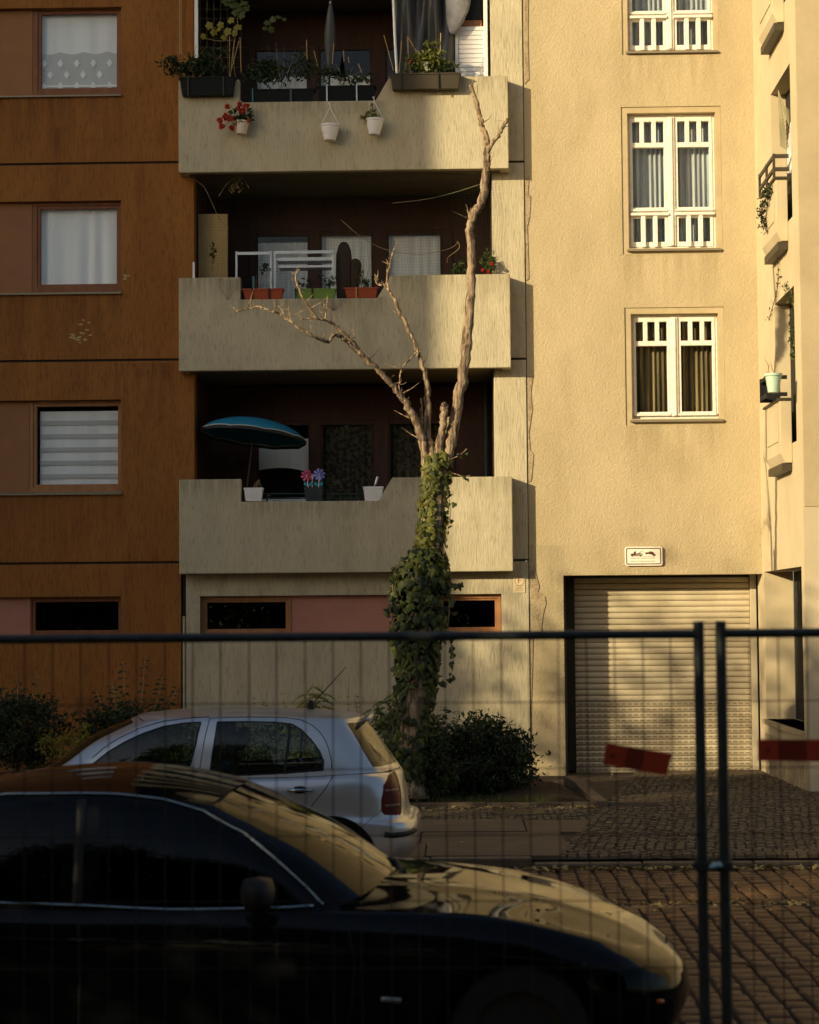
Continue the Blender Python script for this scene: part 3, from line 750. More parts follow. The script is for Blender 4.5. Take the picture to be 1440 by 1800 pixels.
for zt3, zb3 in ((20.9, 16.985 + .2), (16.985 + .018, 14.16 + .2), (14.16 + .018, 11.335 + .2), (11.335 + .018, BAL[0] + .2), (BAL[0] + .018, BAL[1] + .2), (BAL[1] + .018, BAL[2] + .2)):
    # left inner wall, back wall of timber windows, ceiling is the slab above
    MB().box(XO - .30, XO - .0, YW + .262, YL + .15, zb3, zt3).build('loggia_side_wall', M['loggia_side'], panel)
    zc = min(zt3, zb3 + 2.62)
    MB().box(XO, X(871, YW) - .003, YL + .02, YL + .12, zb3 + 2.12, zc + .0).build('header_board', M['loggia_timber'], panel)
    posts = [(342, 352), (440, 452), (546, 565), (659, 684), (781, 800)]
    for a, b in posts:
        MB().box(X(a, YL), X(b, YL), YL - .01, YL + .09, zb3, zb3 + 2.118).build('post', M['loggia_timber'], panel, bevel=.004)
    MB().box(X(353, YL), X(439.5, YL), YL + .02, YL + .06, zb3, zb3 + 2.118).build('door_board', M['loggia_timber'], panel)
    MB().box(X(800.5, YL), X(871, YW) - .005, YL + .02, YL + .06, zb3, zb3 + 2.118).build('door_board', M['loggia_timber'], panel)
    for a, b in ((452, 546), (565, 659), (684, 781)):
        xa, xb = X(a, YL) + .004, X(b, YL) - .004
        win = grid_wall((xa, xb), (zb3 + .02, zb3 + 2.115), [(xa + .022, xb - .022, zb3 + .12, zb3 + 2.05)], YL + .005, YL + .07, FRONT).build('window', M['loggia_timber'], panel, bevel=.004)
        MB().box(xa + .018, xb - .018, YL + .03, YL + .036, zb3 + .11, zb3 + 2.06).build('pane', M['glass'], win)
        MB().box(xa - .1, xb + .1, YL + .8, YL + .85, zb3, zb3 + 2.5).build('dark_room', M['dark_room'], win)
        if zt3 > 12:
            pass
        elif zt3 < 9 and zt3 > 6:       # middle floor: sky reflection put in as white half sheets
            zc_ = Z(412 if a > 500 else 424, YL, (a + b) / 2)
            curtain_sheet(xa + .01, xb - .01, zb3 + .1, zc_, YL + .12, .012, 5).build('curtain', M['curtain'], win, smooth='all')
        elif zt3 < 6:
            if a < 500:  # sky reflection as white sheets, hem arched like the mirrored parasol
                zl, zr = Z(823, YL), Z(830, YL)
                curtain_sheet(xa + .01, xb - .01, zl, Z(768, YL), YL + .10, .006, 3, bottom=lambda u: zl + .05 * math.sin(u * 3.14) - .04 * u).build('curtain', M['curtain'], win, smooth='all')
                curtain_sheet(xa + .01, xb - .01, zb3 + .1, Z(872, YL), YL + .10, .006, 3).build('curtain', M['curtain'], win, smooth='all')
            else:
                curtain_sheet(xa + .01, xb - .01, zb3 + .1, zb3 + 2.05, YL + .12, .02, 7).build('curtain', M['lace_dark'] if 'lace_dark' in M else M['curtain_dark'], win, smooth='all')
        else:  # top floor: sky reflection drawn as a white sheet
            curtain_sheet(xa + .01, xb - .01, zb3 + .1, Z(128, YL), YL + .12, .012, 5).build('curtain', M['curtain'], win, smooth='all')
MB().box(XO - .3, XS, YL + .9, YL + 1.0, -.2, 21).build('inner_wall', M['dark_room'], panel)

# ================================================================== the yellow house
YY = 27.30
xc = XWING
house = thing('yellow_house', 'old house in rough yellow render with white casement windows and garage shutter', 'building', (2.7, YY, 0))
gx0, gx1, gz1 = X(992, YY, 1150), xc - 0.012, Z(1010, YY, 1170)
wins = [(1088, 1252, -860, -602), (1090, 1257, -510, -252), (1092, 1262, -160, 96), (1093, 1269, 187, 446), (1099, 1274, 540, 747)]          # band outlines in the photo
ope = [(1098, 1244, -850, -609), (1100, 1249, -500, -259), (1102, 1254, -150, 89), (1104, 1259, 198, 436), (1110, 1264, 551, 736)]
bands = [px_rect(*w, YY) for w in wins]
holes = [(a, b, c, d) for a, b, c, d in bands] + [(gx0, gx1 + 1, -1, gz1)]
grid_wall((XS + .006, xc + .3), (-.2, 21), holes, YY, YY + .45, FRONT).build('front_wall', M['yellow'], house)
for b_, o_, kind_ in zip(bands, ope, ('tall', 'tall', 'tall', 'tall', 'short')):
    ox0, ox1, oz0, oz1 = px_rect(*o_, YY + .02)
    grid_wall((b_[0] + .002, b_[1] - .002), (b_[2] + .002, b_[3] - .002), [(ox0, ox1, oz0, oz1)], YY + .018, YY + .40, FRONT).build('window_surround', M['yellow_smooth'], house)
    Yq = YY + .13
    win = bpy.data.objects.new('window', None); COL.objects.link(win); win.parent = house; win.location = (0, 0, 0)
    frame4(None, ox0 + .002, ox1 - .002, oz0 + .002, oz1 - .002, Yq, Yq + .10, .035, M['white'], win)
    xm = (ox0 + ox1) / 2
    MB().box(xm - .055, xm + .055, Yq - .035, Yq + .085, oz0 + .04, oz1 - .037).build('mullion', M['white'], win, bevel=.012)
    MB().box(xm - .02, xm + .02, Yq - .055, Yq - .036, oz0 + .05, oz1 - .05).build('mullion_strip', M['white'], win, bevel=.006)
    if kind_ == 'tall':
        zlow = oz0 + (oz1 - oz0) * 0.265
    else:
        zlow = oz0 + .02
    ztop = oz1 - .44 + (.0 if kind_ == 'tall' else .03)
    for sx0, sx1 in ((ox0 + .037, xm - .057), (xm + .057, ox1 - .037)):
        cells = [(sx0 + .04, sx1 - .04, zlow + .09, ztop - .035)]
        bw = (sx1 - sx0 - .08 - .12) / 3
        for k in range(3):
            a = sx0 + .04 + k * (bw + .06); cells.append((a, a + bw, ztop + .035, oz1 - .10))
            if kind_ == 'tall': cells.append((a, a + bw, oz0 + .11, zlow - .06))
        grid_wall((sx0, sx1), (oz0 + .038, oz1 - .037), cells, Yq - .012, Yq + .06, FRONT).build('casement', M['white'], win, bevel=.005)
        for c_ in cells:
            MB().box(c_[0] - .01, c_[1] + .01, Yq + .03, Yq + .035, c_[2] - .01, c_[3] + .01).build('pane', M['glass'], win)
        if kind_ == 'tall':
            MB().box(sx0 - .01, sx1 + .015, Yq - .075, Yq - .013, zlow - .035, zlow + .005).build('rail', M['white'], win, bevel=.006)
            MB().box(sx0, sx1, Yq - .05, Yq - .013, zlow + .03, zlow + .06).build('drip_moulding', M['white'], win, bevel=.006)
            for k in (1, 2):
                xx = sx0 + .04 + k * (bw + .06) - .03
                MB().box(xx - .03, xx + .03, Yq - .06, Yq - .02, oz0 + .03, zlow - .036).build('baluster', M['white'], win, bevel=.006)
        else:
            MB().box(sx0, sx1, Yq - .045, Yq - .013, oz0 + .05, oz0 + .085).build('drip_moulding', M['white'], win, bevel=.006)
    cm = {'tall': M['curtain_grey'], 'short': M['curtain_dark']}[kind_]
    if o_[2] > -200:
        for sx0, sx1, tilt in ((ox0, xm, -.05), (xm, ox1, .07)):
            mb = curtain_sheet(sx0 + .02, sx1 - .02, oz0 + .05, oz1, Yq + .17, .03, 7)
            mb.build('curtain', cm, win, smooth='all')
    MB().box(ox0 - .1, ox1 + .1, Yq + .26, Yq + .30, oz0 - .1, oz1 + .1).build('dark_room', M['dark_room'], win)
    MB().prismx([(YY - .05, oz0 - .02), (Yq + .01, oz0 + .012), (Yq + .01, oz0 - .03), (YY - .05, oz0 - .05)], ox0 - .03, ox1 + .035).build('sill', M['sill'], win)
# bare plaster along the seam, where the render has come away
sp = [(928, 300), (933, 300), (931, 335), (936, 345), (932, 400), (933, 470), (929, 480)]
def seam_patch(pts, depth=.012):
    q = [P(a, b, YY) for a, b in pts]
    MB().prism([(max(p[0], XS + .010), p[2]) for p in q], YY - depth, YY + .01).build('bare_plaster', M['patch'], house)
seam_patch([(922, -5), (929, -5), (928, 60), (930, 140), (922, 148)])
seam_patch([(922, 312), (930, 310), (928, 340), (933, 345), (931, 380), (927, 400), (930, 490), (922, 494)])
seam_patch([(926, 660), (937, 662), (933, 690), (936, 720), (930, 760), (932, 790), (938, 800), (934, 846), (927, 848)])
seam_patch([(929, 990), (936, 985), (948, 1030), (946, 1040), (958, 1048), (960, 1060), (955, 1080), (952, 1100), (954, 1118), (946, 1100), (940, 1075), (930, 1060)])
seam_patch([(928, 1120), (937, 1120), (936, 1180), (934, 1240), (930, 1300), (928, 1300)])
# joint between the two buildings
MB().box(XS - .012, XS + .012, YW + .05, YW + .3, -.2, 21).build('seam_joint', M['joint'], house)
# garage: recessed roller shutter of single slats
YG = YY + .60
shx0, shx1 = X(1011, YG, 1180), xc - .10
zg0, zg1 = 0.0, gz1
shut = bpy.data.objects.new('garage_shutter', None); COL.objects.link(shut); shut.parent = house; shut.location = (0, 0, 0)
zsplit = Z(1240, YG, 1170)
z = Z(1357, YG, 1170)
MB().box(shx0, shx1, YG - .01, YG + .03, -0.02, z - .004).build('bottom_bar', M['shutter'], shut, bevel=.006)
def slat(z0, h, vent):
    a = .018
    pts = [(YG + .02, z0), (YG - .0, z0), (YG - a, z0 + h * .25), (YG - a * 1.15, z0 + h * .5), (YG - a, z0 + h * .78), (YG - .0, z0 + h * .92), (YG + .02, z0 + h * .92)]
    s = MB().prismx(pts, shx0 + .004, shx1 - .004).build('slat', M['shutter'], shut)
    if vent:
        sl = MB(); x = shx0 + .04; 
        while x < shx1 - .06:
            sl.box(x, x + .062, YG - a * 1.15 - .002, YG - a * 1.15 + .006, z0 + h * .34, z0 + h * .60); x += .088
        sl.build('vent_slots', M['slot'], s, kind='stuff')
while z < gz1 - .05:
    vent = z < zsplit
    h = .078 if vent else .0845
    if z + h > gz1 + .1: break
    slat(z, h, vent); z += h
MB().box(shx0 - .3, shx1 + .3, YG + .03, YG + .1, -.1, gz1 + .5).build('shutter_backing', M['steel_dark'], house)
MB().box(shx0 - .11, shx0 - .002, YG - .09, YG + .028, -.01, gz1 + .2).build('guide_rail', M['steel_dark'], house, bevel=.005)  # left rail coloured dark, the reveal's shadow put into its colour
MB().box(shx1 + .002, shx1 + .09, YG - .07, YG + .028, -.01, gz1 + .2).build('guide_rail', M['shutter'], house, bevel=.005)
MB().box(gx0 - .3, shx0 - .112, YG - .02, YG + .02, -.1, gz1 + .3).build('reveal_panel', M['yellow_smooth'], house)

# ---- wing of the yellow house: a wall facing left, with windows and little balconies, then its street front
YF = 24.0
def zpx(py, Y, px=1380): return Z(py, Y, px)
XP = xc - .15
floors = []
opn = []
# openings: (far Y, near Y, z bottom, z top)
zp2, zp1 = Z(318, 24.8, 1380), Z(705, 24.8, 1385)
dz = zp2 - zp1
for kf in range(3):
    zb0 = zp1 + dz * kf
    opn.append((24.38, 25.88, zb0 - .55, zb0 + 1.42))
opn.append((22.0 + .95, 25.05 - .0, Z(1275, 24.2, 1400), Z(1000, 24.2, 1385)))
opn[-1] = (24.22, 27.15, Z(1285, 24.3, 1410), Z(996, 24.3, 1400))
grid_wall((YF, YY + .44), (-.2, 21), opn, xc, xc + .40, SIDE).build('side_wall', M['wing'], house)
grid_wall((xc + .402, 34), (Z(890, YF, 1428), 21), [], YF, YF + .4, FRONT).build('wing_front', M['wing_front'], house)
grid_wall((xc + .402, 34), (-.2, Z(890, YF, 1428) - .002), [], YF, YF + .4, FRONT).build('wing_plinth', M['wing'], house)
# street front begins flush with the side wall's end
MB().box(xc + .012, xc + .401, YF - .012, YF - .001, Z(890, YF, 1428), 21).build('corner_strip', M['wing_front'], house)
MB().box(xc + .55, xc + .6, YF + .4, YY + .4, -.2, 21).build('inner_wall', M['dark_room'], house)
for kf, (ya_, yb_, za_, zb2_) in enumerate(opn[:3]):
    bal = bpy.data.objects.new('wing_balcony', None); COL.objects.link(bal); bal.parent = house; bal.location = (0, 0, 0)
    ztop = za_ + .55
    yn, yf = 24.70, 25.86
    zbot = ztop - .80
    MB().prism([(XP, zbot + .12), (XP + .06, zbot), (xc - .002, zbot), (xc - .002, ztop), (XP, ztop)], yn, yf).build('parapet', M['wing'], bal, bevel=.008)
    grid_wall((yn + .16, yf - .16), (zbot + .28, ztop - .14), [], XP - .012, XP - .001, SIDE).build('raised_field', M['wing'], bal, bevel=.004)
    MB().box(XP - .03, xc - .003, yn - .03, yf + .03, ztop + .002, ztop + .03).build('coping', M['brown_box'], bal)
    MB().box(XP + .02, xc - .003, yn + .03, yf - .03, zbot - .10, zbot - .002).build('under_band', M['brown_box'], bal)
    # reveal, lintel and glass of the window behind
    MB().box(xc + .20, xc + .26, ya_, yb_, za_, zb2_).build('window', M['dark_room'], bal)
    # railing of two bars round the parapet
    xr = XP - .02
    if kf == 1:
        for zz in (.13, .30):
            MB().obox((xr, yn, ztop + zz), (xr, yf, ztop + zz), .025, .05).build('railing', M['brown_box'], bal)
            MB().obox((xr, yn, ztop + zz), (xc + .02, yn, ztop + zz), .025, .05).build('railing', M['brown_box'], bal)
        for yy in (yn, (yn + yf) / 2, yf):
            MB().box(xr - .015, xr + .015, yy - .02, yy + .02, ztop + .03, ztop + .33).build('rail_post', M['brown_box'], bal)
# ground floor opening: pale far reveal, black inside, sloping sill
o4 = opn[3]
MB().box(xc + .41, xc + .45, o4[0], o4[1], o4[2], o4[3]).build('dark_room', M['dark_room'], house)
MB().prismx([(o4[0] - .03, o4[2] - .06), (o4[1], o4[2] - .06), (o4[1], o4[2] + .0), (o4[0] - .03, o4[2] - .0)], xc - .06, xc + .38).build('sill', M['wing_front'], house)
MB().prism([(xc - .012, -.1), (xc - .002, -.1), (xc - .002, .55), (xc - .009, .5)], 24.1, 27.25).build('flaking_plinth', M['patch'], house)
# ================================================================== things on and under the balconies
def planter_box(label, px0, px1, py0, py1, Y, mat, depth=.17, brackets=(), bmat=None, taper=.03, rim=True, group='window boxes on the parapets', hang=True):
    x0, x1, z0, z1 = px_rect(px0, px1, py0, py1, Y)
    yc = Y + depth / 2
    t = thing('planter_box', label, 'planter', ((x0 + x1) / 2, yc, z0), group)
    mb = MB()
    o = [(x0, Y, z1), (x1, Y, z1), (x1, Y + depth, z1), (x0, Y + depth, z1)]
    b = [(x0 + taper, Y + taper, z0), (x1 - taper, Y + taper, z0), (x1 - taper, Y + depth - taper, z0), (x0 + taper, Y + depth - taper, z0)]
    i_ = [(x0 + .012, Y + .012, z1), (x1 - .012, Y + .012, z1), (x1 - .012, Y + depth - .012, z1), (x0 + .012, Y + depth - .012, z1)]
    d = [(p[0], p[1], z1 - .03) for p in i_]
    mb.add(o + b + i_ + d, [(0, 1, 5, 4), (1, 2, 6, 5), (2, 3, 7, 6), (3, 0, 4, 7), (4, 5, 6, 7)] + [(k, (k + 1) % 4, 8 + (k + 1) % 4, 8 + k) for k in range(4)] + [(8 + k, 8 + (k + 1) % 4, 12 + (k + 1) % 4, 12 + k) for k in range(4)])
    mb.build('box', mat, t, bevel=.004)
    MB().add(d, [(0, 1, 2, 3)]).build('soil', M['soil'], t)
    if rim: grid_wall((x0 - .012, x1 + .012), (Y - .012, Y + depth + .012), [(x0 + .01, x1 - .01, Y + .01, Y + depth - .01)], z1 - .012, z1 + .006, lambda u, w, d_: (u, w, d_)).build('rim', mat, t)
    for bx in brackets:
        xb = X(bx, Y)
        MB().obox((xb, Y - .018, z1 + .01), (xb, Y - .018 + taper * .9, z0 - .02), .018, .012).build('bracket', bmat or M['steel_dark'], t)
    return t, (x0, x1, z0, z1, yc)
def leaves_at(parent, c, r, n, seed, mat, size=.06, ncl=14, aspect=.45, name='foliage', droop=.3, spread=.2):
    p = clump_points(c, r, n, seed, ncl, spread, .2); v, f = leaf_quads(p, size, seed + 1, droop, aspect)
    return quick_mesh(name, v, f, M[mat], parent, kind='stuff')
def stalks(parent, base, tips, r=.004, mat='twig', name='stem'):
    for tp_ in tips:
        b = np.array(base) + rng.normal(size=3) * [.05, .01, 0]; t_ = np.array(tp_)
        MB().tube([b, (b + t_) / 2 + rng.normal(size=3) * .02, t_], [r, r * .8, r * .4], 5).build(name, M[mat], parent)
def cane(label, a, b, Y, r=.006, mat='bamboo', group='plant canes on the top balcony'):
    pa, pb = P(*a, Y), P(*b, Y)
    o = MB().tube([pa, (pa + pb) / 2, pb], r, 6).build('plant_cane', M[mat]); tag(o, label, 'cane', group); return o

# ---- top balcony
YP = YB - .16
t, bx = planter_box('black flower box at the left end of the top balcony parapet', 316, 412, 136, 166, YP, M['dark_box'], .17, (332, 395))
leaves_at(t, P(345, 115, YP + .1), (.26, .12, .20), 420, 201, 'pot_leaf', .085, 20)
leaves_at(t, P(300, 118, YP + .02), (.16, .08, .15), 150, 202, 'pot_leaf', .075, 10)
leaves_at(t, P(380, 108, YP + .14), (.22, .1, .20), 160, 203, 'pot_leaf', .065, 12)
stalks(t, P(340, 140, YP + .08), [P(a, b, YP + .06) for a, b in ((288, 120), (300, 105), (320, 92), (345, 80), (360, 85), (390, 95))], .005)
YQ = YB + .02
t, bx = planter_box('long black flower box with turquoise strap in the top balcony notch', 437, 553, 157, 180, YQ, M['dark_box'], .16, (447,), M['teal'])
MB().obox((X(515, YQ), YQ - .012, bx[3] + .01), (X(515, YQ), YQ - .002, bx[2] - .0), .03, .006).build('bracket', M['sheet'], t)
leaves_at(t, P(470, 128, YQ + .1), (.36, .14, .22), 620, 205, 'pot_leaf', .07, 30)
leaves_at(t, P(530, 120, YQ + .12), (.22, .12, .22), 300, 206, 'pot_leaf', .06, 20)
stalks(t, P(490, 158, YQ + .08), [P(a, b, YQ + .1) for a, b in ((470, 80), (485, 75), (500, 80), (520, 85), (540, 90))], .004)
t, bx = planter_box('long black flower box with two grey straps beside the folded parasol', 557, 660, 151, 175, YQ, M['dark_box'], .16, (579, 632), M['alu'])
leaves_at(t, P(585, 134, YQ + .08), (.26, .12, .13), 260, 207, 'pot_leaf', .06, 20)
leaves_at(t, P(632, 138, YQ + .08), (.20, .12, .10), 160, 208, 'pot_leaf', .055, 14)
stalks(t, P(600, 152, YQ + .08), [P(a, b, YQ + .1) for a, b in ((570, 110), (590, 112), (620, 118), (640, 122))], .004)
t, bx = planter_box('sunlit brown flower box with tomato plants at the right of the top balcony', 686, 809, 129, 155, YP - .02, M['brown_box'], .18, (711, 777))
leaves_at(t, P(752, 108, YP + .06), (.30, .12, .17), 520, 209, 'tomato', .075, 26)
leaves_at(t, P(757, 82, YP + .06), (.10, .08, .10), 90, 210, 'tomato', .065, 6)
leaves_at(t, P(785, 118, YP + .06), (.16, .10, .07), 110, 211, 'pot_leaf', .06, 8)
stalks(t, P(750, 128, YP + .06), [P(a, b, YP + .06) for a, b in ((730, 90), (748, 85), (762, 72), (775, 100), (720, 100))], .005)
MB().lathe([(.0, -.022), (.018, -.015), (.022, 0), (.015, .018), (.0, .022)], tuple(P(722, 108, YP)), 10).build('tomato', M['flower_red'], t, smooth='all')
MB().prism([(p[0], p[2]) for p in (P(744, 111, YP), P(752, 109, YP), P(755, 122, YP), P(749, 125, YP))], YP - .01, YP + .0).build('plant_tag', M['plastic_white'], t)
for lab, a, b in (('bamboo cane leaning left beside the brown flower box', (692, 124), (675, 62)), ('short upright cane left of the tomato plant', (702, 126), (706, 72)),
                  ('cane standing behind the tomato plant, left leg of an angled pair', (720, 122), (716, 64)), ('slanting cane crossing the tomato plant', (718, 66), (744, 112)), ('upright cane at the right of the tomato plant', (773, 126), (775, 58)),
                  ('reddish cane left of the folded parasol', (560, 120), (552, 90)), ('tall reddish cane between two black boxes', (540, 105), (539, 70)), ('pale cane right of the folded parasol', (584, 112), (587, 76)),
                  ('short reddish cane in the grey strapped box', (605, 108), (604, 88)), ('thin cane near the box end before the brown door post', (636, 128), (630, 112)), ('short cane near the middle of the strapped box', (614, 110), (612, 100))):
    cane(lab, a, b, YQ + .08 if a[0] < 660 else YP + .06)
cbn = thing('cane_bundle', 'bundle of pale canes above the left end of the top balcony', 'canes', tuple(P(404, 135, YQ + .05)))
for (a, b) in (((403, 135), (404, 64)), ((405, 134), (412, 70)), ((404, 134), (420, 72)), ((424, 128), (422, 66))):
    MB().tube([P(*a, YQ + .05), P(*b, YQ + .05)], .005, 6).build('cane', M['bamboo'], cbn)
# vine with yellowing leaves on a wire trellis, white pipe and two ropes
vn = thing('vine', 'climbing vine with large yellow green leaves at the top left balcony corner', 'vine', tuple(P(415, 135, YQ + .2)))
for pts in (((414, 135), (410, 90), (418, 40), (412, 0)), ((412, 60), (390, 52), (365, 45)), ((418, 30), (425, 10), (424, -10)), ((410, 70), (385, 72), (355, 66))):
    p_, r_ = smooth_path([P(a, b, YQ + .15) for a, b in pts], [.006] * len(pts), 4); MB().tube(p_, .005, 5).build('stem', M['twig'], vn)
def big_leaf(parent, px, py, Y, size, mat, seed):
    gg = np.random.default_rng(seed); c = P(px, py, Y)
    out = [(math.cos(a) * (1 + .22 * math.cos(5 * a)), math.sin(a) * (1 + .22 * math.cos(5 * a))) for a in np.linspace(0, 6.283, 15)[:-1]]
    n = np.array([gg.normal() * .35, -1, gg.normal() * .35 + .25]); n /= np.linalg.norm(n); w = np.cross(n, [0, 0, 1]); w /= np.linalg.norm(w); d = np.cross(w, n)
    v = [c + n * size * .12] + [c + (w * a + d * b) * size - n * size * .1 * (a * a) for a, b in out]
    quick_mesh('leaf', v, [(0, 1 + k, 1 + (k + 1) % 14) for k in range(14)], mat, parent)
for k, (a, b, s) in enumerate(((368, 45, .055), (376, 57, .05), (388, 44, .05), (400, 56, .06), (406, 36, .05), (358, 64, .045), (412, 58, .05), (418, 48, .06), (394, 66, .045), (384, 52, .04))): big_leaf(vn, a, b, YQ + .12, s, M['yellow_leaf'], 300 + k)
for k, (a, b, s) in enumerate(((398, 4, .07), (410, 8, .08), (420, 14, .07), (428, 6, .07), (405, -4, .07), (424, 26, .06), (432, 14, .06), (415, 22, .06), (470, 40, .05), (480, 34, .05), (490, 30, .045), (477, 52, .05), (466, 50, .04), (500, 34, .035))): big_leaf(vn, a, b, YQ + .10, s, M['shrub_l'], 330 + k)
tr_ = thing('wire_trellis', 'thin wire trellis behind the vine on the top balcony', 'trellis', tuple(P(390, 135, YQ + .25)))
for k in range(7): MB().tube([P(352 + k * 12, 130, YQ + .25), P(352 + k * 12, -20, YQ + .25)], .0014, 5).build('wire', M['net_lit'], tr_)
for k in range(8): MB().tube([P(350, 118 - k * 17, YQ + .25), P(428, 118 - k * 17, YQ + .25)], .0014, 5).build('wire', M['net_lit'], tr_)
tag(MB().box(X(341, YB - .0) - .0, X(347.5, YB), YB + .15, YB + .19, Z(92, YB), 11.6).build('white_post', M['plastic_white'], None, bevel=.004), 'white upright post at the left corner of the top balcony', 'post')
for k, xx in enumerate((315.5, 318.5)): tag(MB().tube([P(xx, 95, YB + .2), P(xx, -30, YB + .2)], .006, 6).build('rope', M['rope']), 'left one of two ropes beside the white balcony post' if k == 0 else 'right one of two ropes beside the white balcony post', 'rope')
# folded parasol
pz = P(579, 118, YB + .35)
fp = thing('folded_parasol', 'folded grey parasol standing upright on the top balcony', 'parasol', tuple(pz))
kk = (YB + .35) / FPX
mb = MB(); prof = [(118, 1.5), (112, 3.5), (104, 5), (75, 8), (55, 8), (30, 5.5), (12, 3), (6, 1.5)]
for py, w in prof:
    c = P(579 + (118 - py) * .02, py, YB + .35)
    for k in range(16):
        a = 6.283 * k / 16; r = w * kk * (1 + .22 * math.cos(8 * a)); mb.v.append((c[0] + r * math.cos(a), c[1] + r * math.sin(a), c[2]))
for i in range(len(prof) - 1):
    for k in range(16): mb.f.append((i * 16 + k, i * 16 + (k + 1) % 16, (i + 1) * 16 + (k + 1) % 16, (i + 1) * 16 + k))
mb.build('furled_canopy', M['parasol_grey'], fp, smooth='all')
MB().tube([P(578.5, 190, YB + .35), P(581.4, 0, YB + .35)], .014, 8).build('pole', M['parasol_grey'], fp)
MB().lathe([(.0, -.02), (.02, 0), (.0, .025)], tuple(P(581, 5, YB + .35)), 10).build('finial', M['plastic_white'], fp, smooth='all')
# plastic sheet, cloth bag and white slatted cupboard on the right
ps = thing('plastic_sheet', 'dark translucent plastic sheet hanging at the right of the top balcony', 'sheet', tuple(P(740, 130, YB + .3)))
x0, x1, z0, z1 = px_rect(692, 795, -20, 128, YB + .32)
mb = MB(); nx_, nz_ = 60, 30
for j in range(nz_ + 1):
    for i in range(nx_ + 1):
        u, w = i / nx_, j / nz_
        mb.v.append((x0 + (x1 - x0) * u + .02 * math.sin(w * 5), YB + .32 + .05 * math.sin(u * 13 + w * 2.5) + .035 * math.sin(u * 27 - w * 4), z0 + (z1 - z0) * w))
for j in range(nz_):
    for i in range(nx_):
        a = j * (nx_ + 1) + i; mb.f.append((a, a + 1, a + nx_ + 2, a + nx_ + 1))
mb.build('film', M['sheet'], ps, smooth='all')
MB().tube([P(691, -20, YB + .2), P(694, 60, YB + .2), P(698, 130, YB + .2)], .022, 8).build('bleached_pole', M['alu'], ps)
bg_ = thing('cloth_bag', 'brownish grey cloth bundle hanging under the right balcony ceiling', 'bag', tuple(P(800, 40, YB + .3)))
mb = MB()
for j in range(13):
    w = j / 12; py = -25 + 85 * w; half = 22 * (math.sin(math.pi * min(1, .35 + w * .62)) ** .7); c = P(800 + 5 * math.sin(w * 4), py, YB + .3)
    for k in range(20):
        a = 6.283 * k / 20; r = half * kk * (1 + .07 * math.sin(5 * a + 7 * w)); mb.v.append((c[0] + r * math.cos(a), c[1] + .45 * r * math.sin(a), c[2]))
for j in range(12):
    for k in range(20): mb.f.append((j * 20 + k, j * 20 + (k + 1) % 20, (j + 1) * 20 + (k + 1) % 20, (j + 1) * 20 + k))
mb.f.append(tuple(240 + k for k in range(20)))
mb.build('bundle', M['bag'], bg_, smooth='all')
cb = thing('balcony_cupboard', 'white slatted cupboard at the right end of the top balcony', 'cupboard', tuple(P(840, 130, YB + .4)))
x0, x1, z0, z1 = px_rect(800, 857, 46, 150, YB + .42)
MB().box(x0, x1, YB + .44, YB + .72, z0 - .3, z1).build('carcass', M['plastic_white'], cb, bevel=.006)
nsl = 13
for k in range(nsl):
    za = z0 + (z1 - z0) * k / nsl; MB().box(x0 + .06, x1 - .05, YB + .425, YB + .438, za + .006, za + (z1 - z0) / nsl - .004).build('slat', M['plastic_white'], cb)
for xa in (x0 + .002, x1 - .048): MB().box(xa, xa + .046, YB + .41, YB + .438, z0, z1 - .002).build('stile', M['plastic_white'], cb, bevel=.004)
tag(MB().box(X(822, YB + .5), X(856, YB + .5), YB + .45, YB + .7, z1 + .003, z1 + .10).build('wooden_box', M['timber_light'], None, bevel=.006), 'small wooden box on top of the white balcony cupboard', 'box')
tag(MB().box(X(824, YB + .5), X(857, YB + .5), YB + .46, YB + .7, z1 + .105, z1 + .55).build('crate_stack', M['black'], None, bevel=.01), 'black crate on the small wooden box', 'crate')
tag(MB().box(X(859, YB + .3), X(866, YB + .3), YB + .30, YB + .36, BAL[0] + 1.3, 11.6).build('white_post', M['plastic_white'], None, bevel=.004), 'pale upright post at the right end of the top balcony', 'post')
# hanging pots below the top parapet
def hanging_pot(label, px, pyt, pyb, wt, wb, hookpy, mat, tilt=0.0, Y=YB - .14):
    c = P(px, pyb, Y); kk_ = Y / FPX; h = (pyb - pyt) * kk_
    t = thing('hanging_pot', label, 'flower pot', tuple(c), 'pots hanging below the top balcony')
    mb = MB().lathe([(wb * kk_ * .5, 0), (wb * kk_ * .52, h * .08), (wt * kk_ * .46, h * .55), (wt * kk_ * .5, h * .86), (wt * kk_ * .54, h * .88), (wt * kk_ * .54, h), (wt * kk_ * .48, h), (wt * kk_ * .46, h * .9), (.0, h * .88)], (0, 0, 0), 24)
    R_ = Matrix.Rotation(tilt, 3, 'Y'); mb.v = [tuple(R_ @ Vector(p) + Vector(c)) for p in mb.v]
    mb.build('pot', mat, t, smooth=40)
    top = P(px, hookpy, YB - .05)
    for s in (-1, 1):
        e = R_ @ Vector((s * wt * kk_ * .5, 0, h)) + Vector(c); MB().tube([tuple(e), tuple(top)], .004, 5).build('hanger', M['plastic_white'], t)
    MB().tube([tuple(top), tuple(top + [0, 0, .03]), tuple(top + [-.02, .01, .06]), tuple(top + [.0, .04, .075])], .007, 6).build('hook', M['plastic_white'], t)
    return t, c + np.array([0, 0, h])
t, c = hanging_pot('tilted cream pot of red geraniums hanging at the left of the top balcony', 424, 212, 236, 22, 17, 186, M['pot_cream'], .15)
leaves_at(t, P(420, 208, YB - .14), (.18, .10, .13), 240, 221, 'pot_leaf', .055, 14)
leaves_at(t, P(440, 205, YB - .12), (.08, .06, .10), 60, 226, 'pot_leaf', .05, 6)
